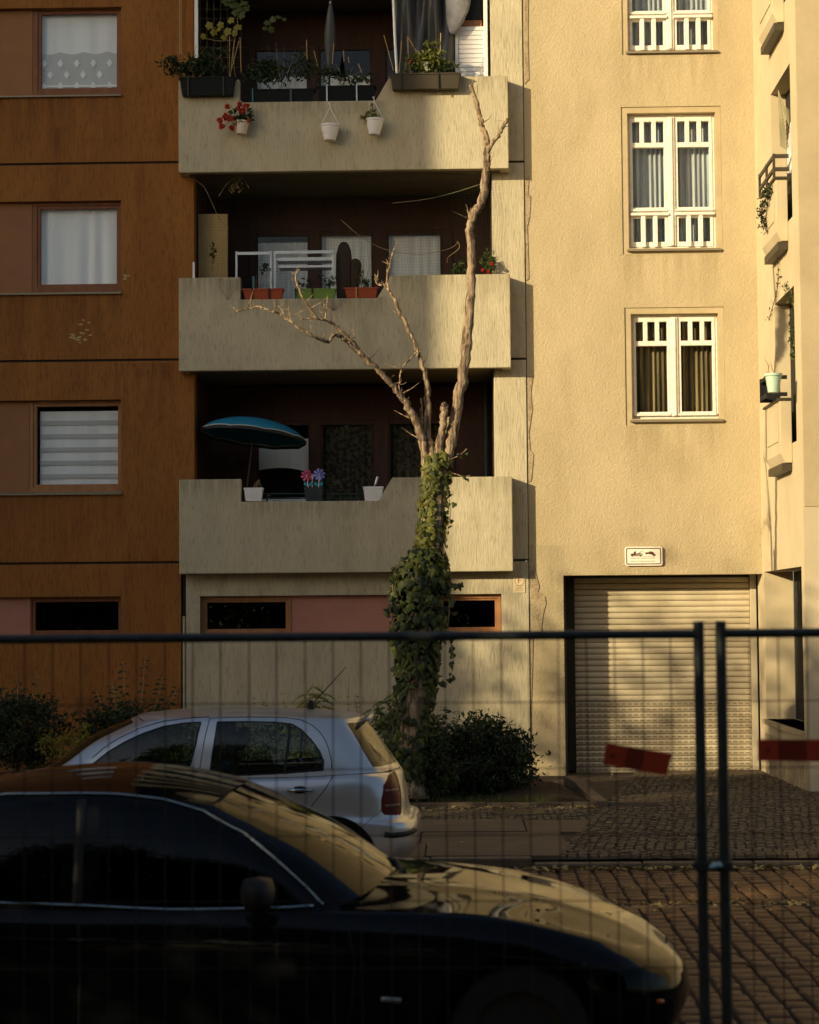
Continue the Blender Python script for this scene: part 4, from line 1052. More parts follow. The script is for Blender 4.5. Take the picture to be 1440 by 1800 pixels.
def bloom(parent, px, py, Y, r, seed, mat='flower_red'):
    gg = np.random.default_rng(seed); d = gg.normal(size=(70, 3)); d /= np.linalg.norm(d, axis=1, keepdims=True)
    v, f = leaf_quads(P(px, py, Y) + d * r * gg.uniform(.55, 1, (70, 1)), .030, seed, 0, .9); quick_mesh('bloom', v, f, M[mat], parent, kind=None)
for k, (a, b, r) in enumerate(((400, 187, .035), (396, 205, .05), (386, 212, .045), (390, 222, .045), (405, 208, .05), (408, 225, .035), (422, 190, .05), (433, 187, .05), (427, 196, .045), (437, 212, .025), (421, 182, .025))): bloom(t, a, b, YB - .2, r, 230 + k)
t, c = hanging_pot('empty white ribbed pot hanging below the top balcony middle', 580, 219, 247, 32, 20, 188, M['plastic_white'], .03)
for k in range(3): MB().lathe([(.118 - .004 * k, -.004), (.121 - .004 * k, 0), (.118 - .004 * k, .004)], tuple(c + [0, 0, -.06 - .03 * k]), 24).build('rib', M['plastic_white'], t)
stalks(t, c + [0, 0, -.03], [c + np.array([a, 0, .04]) for a in (-.04, .0, .03)], .003)
t, c = hanging_pot('white pot with a trailing plant hanging right of the empty one', 658, 209, 237, 30, 19, 178, M['plastic_white'], .05)
leaves_at(t, P(652, 204, YB - .15), (.13, .08, .06), 130, 241, 'tomato', .05, 12)
leaves_at(t, P(638, 208, YB - .15), (.05, .05, .09), 70, 242, 'yellow_leaf', .04, 6)
leaves_at(t, P(656, 188, YB - .13), (.05, .04, .08), 40, 243, 'shrub_l', .04, 5)
# cord hanging in bows along the edge of the ceiling
pts = []
for a, b, sag in ((600, 650, 6), (650, 772, 14), (772, 860, 5)):
    for k in range(10): u = k / 10; pts.append(P(a + (b - a) * u, 303 + 4 * sag * u * (1 - u), YB + .18))
cd_ = MB().tube(pts, .004, 5).build('sagging_cord', M['net']); tag(cd_, 'dark cord sagging in bows below the top balcony', 'cord')

# ---- middle balcony
tag(MB().box(X(350, YB + .6), X(402, YB + .6), YB + .58, YB + .62, BAL[1] + .21, Z(372, YB + .6)).build('standing_board', M['board'], None, bevel=.004), 'tall yellowish board standing at the left of the middle balcony', 'board')
tag(MB().box(X(340, YB + .2), X(343.5, YB + .2), YB + .17, YB + .2, Z(495, YB), Z(452, YB)).build('white_stake', M['plastic_white'], None), 'short white stake by the middle balcony corner', 'stake')
t, bx = planter_box('terracotta flower box at the left of the middle balcony notch', 427, 498, 508, 526, YQ, M['terracotta'], .15, (445, 475), M['black'], group='window boxes on the parapets')
stalks(t, P(455, 508, YQ + .08), [P(a, b, YQ + .08) for a, b in ((440, 490), (452, 485), (470, 470), (480, 465))], .004)
leaves_at(t, P(470, 472, YQ + .1), (.12, .06, .06), 40, 251, 'pot_leaf', .06, 6)
MB().tube([P(446, 508, YQ + .08), P(446, 486, YQ + .08)], .016, 8).build('solar_light', M['teal'], t)
t, bx = planter_box('lime green flower box in the middle balcony notch', 519, 590, 508, 526, YQ, M['green_box'], .15, (522, 551), M['black'])
leaves_at(t, P(575, 495, YQ + .08), (.16, .06, .10), 90, 252, 'pot_leaf', .05, 8)
leaves_at(t, P(535, 498, YQ + .08), (.12, .06, .08), 60, 253, 'pot_leaf', .05, 6)
t, bx = planter_box('terracotta flower box by the sloping end of the middle balcony notch', 606, 664, 506, 523, YQ, M['terracotta'], .15, (629,), M['bamboo'])
leaves_at(t, P(640, 485, YQ + .1), (.12, .08, .16), 90, 254, 'shrub_l', .055, 9)
stalks(t, P(640, 508, YQ + .08), [P(a, b, YQ + .08) for a, b in ((632, 445), (640, 450), (650, 465), (655, 480))], .004)
rk = thing('metal_rack', 'bare aluminium shelf rack behind the middle balcony flower boxes', 'rack', tuple(P(500, 525, YB + .45)))
yr = YB + .45
for a in (417, 478, 485, 588): MB().box(X(a - 1.7, yr), X(a + 1.7, yr), yr, yr + .03, BAL[1] + .2, Z(438, yr)).build('upright', M['alu'], rk)
for (a, b, py, w) in ((418, 478, 442, 5), (486, 588, 441, 5), (488, 588, 452, 6), (492, 588, 465, 4)): MB().box(X(a, yr), X(b, yr), yr - .012 if py < 450 else yr + .04, yr - .002 if py < 450 else yr + .30, Z(py + w / 2, yr), Z(py - w / 2, yr)).build('shelf', M['alu'], rk)
wc = thing('wicker_chair', 'dark wicker chair with a rounded back on the middle balcony', 'chair', tuple(P(612, 525, YB + .55)))
yc_ = YB + .55
pl = [P(a, b, yc_) for a, b in ((592, 530), (590, 480), (591, 445), (596, 428), (604, 423), (612, 427), (617, 440), (619, 460), (619, 530))]
MB().prism([(p[0], p[2]) for p in pl], yc_, yc_ + .07).build('backrest', M['wicker'], wc, bevel=.03)
pl = [P(a, b, yc_) for a, b in ((619, 530), (619, 460), (628, 458), (636, 464), (634, 490), (626, 530))]
MB().prism([(p[0], p[2]) for p in pl], yc_ - .22, yc_ + .03).build('armrest', M['wicker'], wc, bevel=.03)
MB().box(X(592, yc_), X(632, yc_), yc_ - .40, yc_ - .01, Z(545, yc_), Z(532, yc_)).build('seat', M['wicker'], wc, bevel=.02)
for a in (594, 630):
    for dy in (-.36, -.02): MB().tube([(X(a, yc_), yc_ + dy, BAL[1] + .2), (X(a, yc_), yc_ + dy, Z(545, yc_))], .02, 8).build('leg', M['wicker'], wc)
# flowers at the right end
rf = thing('flower_pot', 'pot of red flowers at the right end of the middle balcony', 'flower pot', tuple(P(845, 490, YB + .2)))
MB().lathe([(.09, 0), (.13, .2), (.14, .2), (.12, .19), (.0, .18)], tuple(P(845, 510, YB + .22)), 18).build('pot', M['terracotta'], rf, smooth=40)
leaves_at(rf, P(815, 470, YB + .2), (.14, .1, .10), 140, 261, 'shrub_l', .06, 10)
leaves_at(rf, P(855, 465, YB + .2), (.12, .1, .16), 160, 262, 'shrub_l', .06, 12)
for k, (a, b) in enumerate(((865, 464), (849, 475), (858, 478))): bloom(rf, a, b, YB + .1, .018, 265 + k)
# dead twigs and a creeper on the left
dt = thing('climbing_weed', 'thin climbing weed in front of the yellowish board', 'plant', tuple(P(375, 492, YB + .15)))
stalks(dt, P(373, 492, YB + .15), [P(a, b, YB + .15) for a, b in ((378, 435), (385, 432), (392, 440), (372, 450))], .004)
leaves_at(dt, P(376, 445, YB + .15), (.07, .05, .14), 46, 271, 'pot_leaf', .055, 7)
MB().tube(smooth_path([P(a, b, YB + .2) for a, b in ((335, 312), (358, 328), (372, 355), (386, 385), (402, 402))], [.005] * 5)[0], .005, 5).build('stem', M['twig'], dt)
MB().tube(smooth_path([P(a, b, YB + .25) for a, b in ((385, 345), (402, 320), (425, 312), (437, 330))], [.004] * 4)[0], .004, 5).build('stem', M['twig'], dt)
leaves_at(dt, P(415, 330, YB + .25), (.12, .06, .10), 60, 272, 'litter', .035, 8)
# bird net over the loggia opening, sagging, with its lower hem over the parapet
net = MB()
yN_ = YB + .16
x0, x1, z0, z1 = px_rect(346, 868, 312, 520, yN_)
def npt(u, w):
    sag = .10 * math.sin(math.pi * u) * w ** 3
    return (x0 + (x1 - x0) * u, yN_ + .06 * math.sin(u * 11) * (1 - w), z1 - (z1 - z0) * (1 - w) - sag * .3 + .05 * math.sin(u * 7 + w * 5) * w * (1 - w))
nu_, nw_ = 100, 42
for i in range(nu_ + 1): net.tube([npt(i / nu_ + .006 * math.sin(j * 1.1), j / 10) for j in range(11)], .0009, 3, False)
for j in range(nw_ + 1): net.tube([npt(i / 24, j / nw_) for i in range(25)], .0009, 3, False)
o = net.build('bird_net', M['net'], kind='stuff'); o['label'] = 'fine dark bird net stretched across the middle balcony opening'
def hanging_net(label, pts_top, tip, Y, mat, n=8):
    mb = MB(); A, B, T = [P(*p, Y) for p in (pts_top[0], pts_top[1], tip)]
    for k in range(n + 1):
        u = k / n; mb.tube([A + (B - A) * u, (A + (B - A) * u) * .5 + (A + (T - A) * .5 + (B - A) * u * .5) * .5 + [0, -.01, -.02], T + (A + (B - A) * u - T) * .04], .0011, 3, False)
        mb.tube([A + (T - A) * u, (A + (T - A) * u + B + (T - B) * u) / 2 + [0, -.015, -.02], B + (T - B) * u], .0011, 3, False)
    o = mb.build('loose_net', mat); tag(o, label, 'net')
hanging_net('loose corner of net hanging over the middle parapet at left', ((372, 490), (424, 492)), (401, 528), YB - .02, M['net'])
hanging_net('loose net end hanging below the green box', ((560, 523), (612, 525)), (586, 546), YB - .02, M['net'])
tag(MB().tube(smooth_path([P(a, b, YB + .3) for a, b in ((600, 387), (640, 420), (683, 440), (740, 447), (790, 437), (806, 425))], [.004] * 6)[0], .004, 5).build('washing_line', M['rope']), 'pale washing line hanging in a bow on the middle balcony', 'line')
tag(MB().tube(smooth_path([P(a, b, YB + .3) for a, b in ((804, 424), (808, 432), (804, 440), (788, 452), (786, 462))], [.005] * 5)[0], .006, 6).build('hook_wire', M['rope']), 'bent wire hook at the end of the washing line', 'hook')
tag(MB().tube(smooth_path([P(a, b, YB + .17) for a, b in ((690, 357), (750, 350), (800, 338), (850, 322))], [.004] * 4)[0], .004, 5).build('net_cord', M['net_lit']), 'cord rising to the right below the top balcony', 'cord')

# ---- lowest balcony: blue parasol, pots, pinwheels
yp = YB + .62
um = thing('blue_parasol', 'open blue parasol with white edging on the lowest balcony', 'parasol', tuple(P(450, 880, yp)))
top = P(449, 737, yp); ku = yp / FPX
ax = Vector((P(440, 737, yp) - P(433, 800, yp))); ax.normalize(); ax = (ax + Vector((0, .09, 0))).normalized()
R_ = Vector((0, 0, 1)).rotation_difference(ax).to_matrix()
NR, rad = 10, .77
def canopy_pt(a, t_):
    seg = (a / (2 * math.pi) * NR) % 1.0; sc = .045 * (4 * (seg - .5) ** 2 - 1) * t_ ** 2
    r = rad * math.sin(t_ * 1.15) / math.sin(1.15); z = -.25 * (1 - math.cos(t_ * 1.15)) / (1 - math.cos(1.15))
    r *= 1 + sc * .6
    return R_ @ Vector((r * math.cos(a), r * math.sin(a), z - sc * .4)) + Vector(top)
cv = MB(); na, nt = NR * 8, 14
for j in range(nt + 1):
    for k in range(na): cv.v.append(tuple(canopy_pt(2 * math.pi * k / na, j / nt)))
for j in range(nt):
    for k in range(na): cv.f.append((j * na + k, j * na + (k + 1) % na, (j + 1) * na + (k + 1) % na, (j + 1) * na + k))
cn = cv.build('canopy', M['blue'], um, smooth='all')
MB().tube([canopy_pt(2 * math.pi * k / na, 1.0) for k in range(na + 1)], .005, 5, False).build('edging', M['plastic_white'], um)
vl = MB()
for k in range(na + 1):
    p = canopy_pt(2 * math.pi * k / na, 1.0); q = R_ @ Vector((0, 0, -.085 - .02 * abs(math.sin(k * math.pi * NR / na)))); vl.v += [tuple(p), tuple(p + q * .5)]
for k in range(na): vl.f.append((2 * k, 2 * k + 1, 2 * k + 3, 2 * k + 2))
vl.build('valance', M['black'], um, smooth='all')
for k in range(NR):
    a = 2 * math.pi * k / NR; MB().tube([canopy_pt(a, t_ / 6) + R_ @ Vector((0, 0, -.012)) for t_ in range(7)], .005, 5).build('rib', M['steel_dark'], um)
MB().tube([Vector(top) + R_ @ Vector((0, 0, .04)), Vector(top) + R_ @ Vector((0, 0, -1.55))], .014, 8).build('pole', M['steel_dark'], um)
def square_pot(label, px0, px1, py0, py1, mat, group):
    Y = YB + .0; x0, x1, z0, z1 = px_rect(px0, px1, py0, py1, Y); c = ((x0 + x1) / 2, Y + .10, z0); w = (x1 - x0) / 2
    t = thing('square_pot', label, 'flower pot', c, group)
    a = w * .80; mb = MB()
    L_ = [[(c[0] + sx * q, c[1] + sy * q * .62, zz) for sx, sy in ((-1, -1), (1, -1), (1, 1), (-1, 1))] for q, zz in ((a, z0 + .003), (w * .94, z1 - .03), (w, z1 - .028), (w, z1), (w * .93, z1), (w * .90, z1 - .04))]
    for l in L_: mb.v += l
    for r in range(5): mb.f += [(r * 4 + k, r * 4 + (k + 1) % 4, r * 4 + 4 + (k + 1) % 4, r * 4 + 4 + k) for k in range(4)]
    mb.f.append((0, 1, 2, 3)); mb.f.append((20, 21, 22, 23))
    mb.build('pot', mat, t, bevel=.006)
    for k in range(3):
        xx = c[0] + (k - 1) * w * .28; yf = c[1] - .62 * a
        MB().obox((xx, yf - .006, z0 + .04), (xx, c[1] - .62 * w * .94 - .002, z1 - .06), .012, .01).build('flute', mat, t)
    MB().box(c[0] - w * .88, c[0] + w * .88, c[1] - .5 * w, c[1] + .5 * w, z1 - .06, z1 - .035).build('soil', M['soil'], t)
    return t, c, z1
t, c, z1_ = square_pot('white square pot with a withered stalk at the left of the lowest balcony', 428, 462, 857, 881, M['plastic_white'], 'pots on the lowest parapet')
stalks(t, (c[0] + .02, c[1], z1_ - .04), [P(452, 845, YB + .1), P(455, 842, YB + .1), P(449, 848, YB + .1)], .007, 'twig'); leaves_at(t, P(453, 847, YB + .1), (.03, .03, .05), 24, 281, 'litter', .03, 4)
t, c, z1_ = square_pot('charcoal square pot holding two toy pinwheels', 534, 568, 856, 881, M['grey_box'], 'pots on the lowest parapet')
t2, c2, z2_ = square_pot('white square pot with a metal garden light at the right of the notch', 638, 674, 855, 881, M['plastic_white'], 'pots on the lowest parapet')
MB().tube([P(657, 857, YB + .1), P(660, 850, YB + .1)], .006, 6).build('light_stem', M['alu'], t2)
MB().tube([P(660, 851, YB + .1), P(664, 838, YB + .1)], .017, 10).build('light_head', M['alu'], t2)
def pinwheel(label, px, py, base, rpx, mat):
    Y = YB + .06; c = P(px, py, Y); r = rpx * Y / FPX
    w = thing('pinwheel', label, 'pinwheel', tuple(P(base[0], base[1], Y)), 'toy pinwheels')
    for k in range(8):
        a = 2 * math.pi * k / 8; ca, sa = math.cos(a), math.sin(a); cb, sb = math.cos(a + .55), math.sin(a + .55)
        v = [(0, 0, 0), (ca * .55, -.05, sa * .55), (ca, -.01, sa), (math.cos(a + .3) * 1.02, -.10, math.sin(a + .3) * 1.02), (cb * .8, -.16, sb * .8), (cb * .35, -.10, sb * .35)]
        MB().add([(c[0] + x * r, c[1] + y * r * 2, c[2] + z * r) for x, y, z in v], [(0, 1, 5), (1, 2, 3), (1, 3, 4, 5)]).build('petal', mat, w)
    MB().lathe([(0, -.012), (.014, 0), (0, .012)], (c[0], c[1] - .03, c[2]), 10).build('hub', M['plastic_white'], w)
    MB().tube([P(base[0], base[1], Y), c], .006, 6).build('stick', M['plastic_white'], w)
    for s in (-1, 1):
        q = P(base[0], base[1] - 6, Y); MB().add([tuple(q), tuple(q + [s * .05, -.01, .05]), tuple(q + [s * .065, 0, .0]), tuple(q + [s * .03, 0, -.02])], [(0, 1, 2, 3)]).build('leaf_blade', M['teal_bright'], w)
pinwheel('pink toy pinwheel in the charcoal pot', 539.5, 836, (542, 858), 10.5, M['pw_pink'])
pinwheel('violet blue toy pinwheel in the charcoal pot', 561.5, 834, (560, 858), 10.5, M['pw_blue'])
pg_ = P(549, 838, YB + .08); gl_ = thing('garden_light', 'small metal garden light between the two pinwheels', 'lamp', tuple(P(549, 858, YB + .08)))
MB().tube([P(549, 858, YB + .08), P(549, 840, YB + .08)], .006, 6).build('stem', M['alu'], gl_); MB().tube([P(549, 842, YB + .08), P(549, 833, YB + .08)], .018, 10).build('head', M['alu'], gl_)
rl = thing('green_rail', 'green metal hand rails behind the lowest balcony parapet', 'railing', tuple(P(560, 875, YB + .3)))
for py in (868, 876): MB().tube([P(430, py, YB + .3), P(690, py, YB + .3)], .009, 8).build('rail', M['green_metal'], rl)
for a in (470, 580, 690): MB().tube([(X(a, YB + .3), YB + .3, BAL[2] + .2), P(a, 866, YB + .3)], .012, 8).build('rail_post', M['green_metal'], rl)
tag(MB().tube([(X(856, YL - .05), YL - .06, BAL[2] + .2), (X(856, YL - .05), YL - .06, BAL[1])], .035, 12).build('rain_pipe', M['green_metal'], None, smooth=50), 'dark rain pipe in the right corner of the lowest loggia', 'pipe')

# ================================================================== signs on the walls
def text_mesh(body, name, parent, width, cx, cz, y, mat):
    cu = bpy.data.curves.new(name, 'FONT'); cu.body = body; cu.align_x = 'CENTER'; cu.align_y = 'CENTER'; cu.size = 1.0; cu.resolution_u = 3
    tmp = bpy.data.objects.new(name, cu); COL.objects.link(tmp)
    bpy.context.view_layer.update()
    me = bpy.data.meshes.new_from_object(tmp.evaluated_get(bpy.context.evaluated_depsgraph_get()))
    bpy.data.objects.remove(tmp)
    xs = [v.co.x for v in me.vertices]; k = width / (max(xs) - min(xs)); o0 = origin(parent)
    for v in me.vertices: v.co = Vector((cx + v.co.x * k, y, cz + v.co.y * k)) - o0
    me.materials.clear(); me.materials.append(mat); me.name = name
    o = bpy.data.objects.new(name, me); COL.objects.link(o); o.parent = parent
    return o
def rounded(x0, x1, z0, z1, r, n=5):
    out = []
    for cx, cz, a0 in ((x1 - r, z1 - r, 0), (x0 + r, z1 - r, 90), (x0 + r, z0 + r, 180), (x1 - r, z0 + r, 270)):
        out += [(cx + r * math.cos(math.radians(a0 + 90 * k / n)), cz + r * math.sin(math.radians(a0 + 90 * k / n))) for k in range(n + 1)]
    return out
YSg = YY - .03
x0, x1, z0, z1 = px_rect(1098.5, 1164.5, 961, 994.5, YSg)
ts = thing('towing_sign', 'small framed sign with tow truck pictogram above the garage', 'sign', ((x0 + x1) / 2, YSg, z0))
MB().prism(rounded(x0, x1, z0, z1, .035), YSg - .012, YSg + .01).build('plate', M['sign_white'], ts, bevel=.003)
MB().prism(rounded(x0 + .018, x1 - .018, z0 + .018, z1 - .018, .022), YSg - .0135, YSg - .0125).build('border', M['sign_ink'], ts)
MB().prism(rounded(x0 + .032, x1 - .032, z0 + .032, z1 - .032, .012), YSg - .0155, YSg - .014).build('field', M['sign_white'], ts)
ks = YSg / FPX
def ink(pts, name):
    q = [P(1060 + a * 140 / 1440, 940 + b * 140 / 1440, YSg) for a, b in pts]
    MB().prism([(p[0], p[2]) for p in q], YSg - .018, YSg - .0165).build(name, M['sign_ink'], ts)
ink([(502, 378), (500, 350), (512, 342), (554, 338), (560, 305), (594, 300), (596, 355), (712, 358), (712, 376), (690, 378), (684, 390), (670, 390), (664, 378), (545, 380), (536, 392), (522, 390), (516, 380)], 'tow_truck')
ink([(606, 350), (606, 338), (640, 336), (680, 305), (752, 278), (690, 308), (660, 335), (712, 342), (712, 350)], 'crane_arm')
ink([(760, 325), (790, 316), (822, 318), (836, 302), (862, 300), (902, 308), (922, 330), (925, 345), (955, 358), (950, 378), (930, 376), (916, 390), (902, 382), (896, 366), (812, 344), (792, 358), (778, 352), (764, 338)], 'towed_car')
ink([(500, 393), (945, 391), (945, 395), (500, 397)], 'rule')
xc_ = (x0 + x1) / 2 - .012; wz = (x1 - x0)
text_mesh('Widerrechtlich abgestellte Fahrzeuge', 'lettering', ts, wz * .65, xc_, Z(981.2, YSg, 1130), YSg - .017, M['text_ink'])
text_mesh('werden kostenpflichtig abgeschleppt!', 'lettering', ts, wz * .65, xc_, Z(986.6, YSg, 1130), YSg - .017, M['text_ink'])
YF_ = YW - .012
x0, x1, z0, z1 = px_rect(903, 923.5, 1014, 1042, YF_)
fsn = thing('embossed_plaque', 'small cream plaque with a ringed letter F below the lowest balcony', 'plaque', ((x0 + x1) / 2, YF_, z0))
MB().box(x0, x1, YF_, YF_ + .011, z0, z1).build('plate', M['plaque'], fsn, bevel=.003)
c = P(913, 1020.7, YF_)
ringp = MB()
for k in range(25):
    a = 6.283 * k / 24
    for r in (.062, .070): ringp.v.append((c[0] + r * math.cos(a), YF_ - .004, c[2] + r * math.sin(a)))
for k in range(24): ringp.f.append((2 * k, 2 * k + 1, 2 * k + 3, 2 * k + 2))
ringp.build('ring', M['plaque_ink'], fsn)
text_mesh('F', 'lettering', fsn, .045, c[0], c[2], YF_ - .004, M['red_text'])
for k, (py, w) in enumerate(((1031.5, .13), (1034, .07), (1036.3, .10), (1038.8, .12))): MB().box(c[0] - w / 2, c[0] + w / 2, YF_ - .003, YF_ - .001, Z(py, YF_) - .004, Z(py, YF_) + .004).build('text_line', M['plaque_ink'], fsn)

# ================================================================== plants and pots on the wing's little balconies
def wing_plant(label, pts, n, seed, mat, X0, size=.05, name='hanging_plant', spread=.05):
    t = thing(name, label, 'plant', tuple(pts[0]))
    p_, r_ = smooth_path(pts, [.008] * len(pts), 4); MB().tube(p_, .006, 5).build('stem', M['twig'], t)
    gg = np.random.default_rng(seed); idx = gg.integers(0, len(p_), n); cs = np.array([p_[i] for i in idx]) + gg.normal(size=(n, 3)) * spread
    v, f = leaf_quads(cs, size, seed, .5, .6); quick_mesh('foliage', v, f, M[mat], t, kind='stuff'); return t
XW = xc - .2
def PX(px, py, x):
    """point on the vertical plane X = x seen at the pixel"""
    d = _f + _r * (px - IMW / 2) / FPX - _u * (py - IMH / 2) / FPX
    return CAM + d * (x - CAM[0]) / d[0]
wing_plant('dry dark plant spilling over the upper wing balcony', [PX(1352, 335, XW), PX(1345, 350, XW - .02), PX(1340, 375, XW - .02), PX(1344, 400, XW)], 240, 401, 'pot_leaf', XW, .05, spread=.035)
wing_plant('thin trailing plant below the upper wing balcony', [PX(1363, 415, xc - .03), PX(1366, 450, xc - .03), PX(1368, 500, xc - .03), PX(1352, 560, xc - .03)], 60, 402, 'shrub_l', XW, .04, spread=.02)
wing_plant('green creeper hanging in the wing window niche', [PX(1384, 497, xc + .02), PX(1392, 515, xc + .02), PX(1398, 560, xc + .02), PX(1396, 600, xc + .02), PX(1398, 625, xc + .02)], 260, 403, 'shrub_l', XW, .05, spread=.045)
wp = PX(1360, 690, xc - .32)
po = thing('pale_green_pot', 'pale green pot hung on the lower wing balcony rail', 'flower pot', tuple(wp))
MB().lathe([(.07, 0), (.10, .20), (.115, .205), (.115, .235), (.10, .235), (.09, .2)], tuple(wp), 18).build('pot', M['pale_green'], po, smooth=40)
stalks(po, wp + [0, 0, .2], [wp + [-.10, 0, .42], wp + [.06, .02, .45], wp + [-.03, .02, .38]], .006)
rb = thing('dark_crate', 'dark open crate hanging on the lower wing balcony', 'crate', tuple(PX(1385, 695, xc - .2)))
yn_, yf_ = 24.72, 25.25
ztp = opn[0][2] + .55
for zz in (ztp + .08, ztp + .30):
    MB().obox((xc - .30, yn_, zz), (xc - .30, yf_, zz), .02, .05).build('slat', M['black'], rb); MB().obox((xc - .30, yn_, zz), (xc - .05, yn_, zz), .02, .05).build('slat', M['black'], rb)
for yy in (yn_, yf_): MB().box(xc - .315, xc - .285, yy - .015, yy + .015, ztp + .03, ztp + .34).build('corner_post', M['black'], rb)
MB().box(xc - .30, xc - .05, yf_ - .01, yf_ + .01, ztp + .03, ztp + .32).build('end_board', M['black'], rb)
# gathered net and white cloth in the upper niche
mb = MB()
A = PX(1368, 158, xc - .02)
for k in range(10):
    B = PX(1372 + k * 1.6, 262 - abs(k - 5) * 1, xc - .05); C_ = PX(1388, 195 + k * 3, xc + .0)
    mb.tube([A, (A + B) / 2 + [0, 0, -.05], B], .004, 4, False); mb.tube([A, (A + C_) / 2 + [0, 0, -.06], C_], .004, 4, False)
for k in range(1, 14):
    a = A + (PX(1372, 262, xc - .05) - A) * k / 14; b = A + (PX(1390, 250 - k, xc) - A) * k / 14; mb.tube([a, (a + b) / 2 + [0, 0, -.02], b], .003, 4, False)
tag(mb.build('gathered_net', M['net_lit']), 'gathered brownish net hanging in the upper wing niche', 'net')
x_ = xc + .06
pl = [PX(1389, 215, x_), PX(1398, 200, x_), PX(1400, 305, x_), PX(1384, 305, x_), PX(1383, 265, x_)]
mb = MB(); mb.v = [tuple(p) for p in pl] + [tuple(p + [.03, 0, 0]) for p in pl]; mb.f = [(0, 1, 2, 3, 4), (9, 8, 7, 6, 5)] + [(i, (i + 1) % 5, 5 + (i + 1) % 5, 5 + i) for i in range(5)]
tag(mb.build('hung_cloth', M['cloth_white'], None, bevel=.01), 'white cloth hanging in the upper wing niche', 'cloth')
# ================================================================== the pruned tree with its ivy
YT = 22.4
def pt(px, py, dy=0.0): return P(px, py, YT + dy)
KT = YT / FPX
tb = pt(716, 1395)
tree = thing('pruned_tree', 'heavily pruned bare tree with pale branches and an ivy-wrapped trunk before the balconies', 'tree', (float(tb[0]), YT, 0.05))
def knotty(path, rad, n=10, amp=0.12):
    """bark ridges: radius varies round and along the limb"""
    mb = MB(); path = [Vector(p) for p in path]; prev = None
    ph = random.uniform(0, 6.28)
    for i, p in enumerate(path):
        d = (path[min(i + 1, len(path) - 1)] - path[max(i - 1, 0)]).normalized()
        s = d.cross(Vector((0, 1, 0))) if prev is None else prev - d * prev.dot(d)
        if s.length < 1e-3: s = d.cross(Vector((1, 0, 0)))
        s.normalize(); prev = s; t = d.cross(s)
        for k in range(n):
            a = 2 * math.pi * k / n
            r = rad[i] * (1 + amp * .35 * math.sin(2 * a + ph + i * .22) + amp * .8 * random.uniform(-1, 1) + (.22 * random.random() if random.random() < .05 else 0))
            mb.v.append(tuple(p + (s * math.cos(a) + t * math.sin(a)) * r))
    for i in range(len(path) - 1):
        for k in range(n): mb.f.append((i * n + k, i * n + (k + 1) % n, (i + 1) * n + (k + 1) % n, (i + 1) * n + k))
    mb.f.append(tuple(range(n - 1, -1, -1))); mb.f.append(tuple((len(path) - 1) * n + k for k in range(n)))
    return mb
trunk_px = [(712, 1400, 44), (716, 1330, 36), (722, 1270, 31), (732, 1200, 29), (740, 1120, 27), (748, 1040, 25), (756, 970, 22), (762, 910, 20), (766, 860, 20), (769, 820, 20), (771, 798, 17)]
tp, tr = smooth_path([pt(a, b) for a, b, r in trunk_px], [r * KT for a, b, r in trunk_px], 5)
TRUNK = (tp, tr)
knotty(tp, tr, 18, .07).build('trunk', M['bark'], tree, smooth='all')
limbs = [
    ([(776, 830, 15), (789, 785, 13), (800, 740, 11.5), (808, 690, 10.5), (817, 630, 10), (823, 570, 9.5), (828, 510, 9), (829, 450, 8.5), (825, 405, 8), (832, 378, 8), (848, 350, 8), (854, 310, 8), (856, 280, 7.5), (858, 258, 7)], 0.0),
    ([(858, 262, 6.5), (851, 232, 5.5), (843, 205, 4.8), (836, 178, 4.2), (828, 149, 4)], 0.05),
    ([(858, 264, 5), (868, 250, 4.2), (880, 232, 3.6), (888, 218, 3.2), (893, 209, 3)], -0.05),
    ([(768, 830, 12), (772, 790, 9), (778, 755, 7), (781, 730, 7), (782, 712, 7.5)], -0.12),
    ([(780, 812, 10), (786, 780, 8), (790, 755, 7), (791, 733, 8)], 0.12),
    ([(753, 880, 13), (749, 830, 10), (745, 785, 9), (738, 757, 8), (724, 727, 7), (706, 698, 6.2), (688, 674, 5.6), (662, 648, 5.2), (640, 626, 4.8), (618, 606, 4.4), (602, 594, 4), (588, 588, 3.4), (578, 600, 3.0), (566, 598, 2.8), (545, 588, 2.8), (520, 572, 2.6), (500, 556, 2.4), (478, 547, 2.2), (455, 540, 1.9), (436, 543, 1.6), (412, 549, 0.9)], -1.0),
    ([(642, 629, 4), (620, 600, 3.4), (600, 582, 3.2), (580, 565, 2.8), (560, 560, 2.4), (545, 542, 2.2), (532, 522, 2), (523, 500, 1.8), (520, 482, 1.3), (527, 474, .8)], -0.9),
    ([(562, 561, 1.9), (548, 560, 1.5), (528, 562, .8)], -0.9),
    ([(572, 563, 1.6), (573, 545, 1.2), (576, 520, .7)], -0.9),
    ([(500, 557, 1.6), (496, 545, 1.1), (488, 537, .6)], -0.98),
    ([(757, 850, 10), (758, 800, 8), (751, 755, 6.5), (752, 700, 6), (747, 658, 5.4), (734, 618, 4.6), (716, 576, 4.0), (698, 536, 3.6), (686, 514, 3.2), (676, 502, 2.6), (662, 497, 1.9), (660, 482, 1.3)], 0.08),
    ([(684, 512, 2.6), (681, 490, 2.2), (685, 468, 1.9), (690, 445, 1.5), (697, 430, .9)], 0.08),
    ([(732, 620, 2.0), (720, 632, 1.8), (708, 646, 1.6), (702, 668, 1.3), (703, 692, .8)], 0.05),
    ([(740, 700, 1.6), (742, 720, 1.5), (743, 750, 1.0)], 0.0),
    ([(728, 735, 1.5), (722, 735, 1.0), (712, 729, .6)], -0.2),
    ([(831, 390, 3), (825, 380, 2), (822, 368, 1)], 0.0),
]
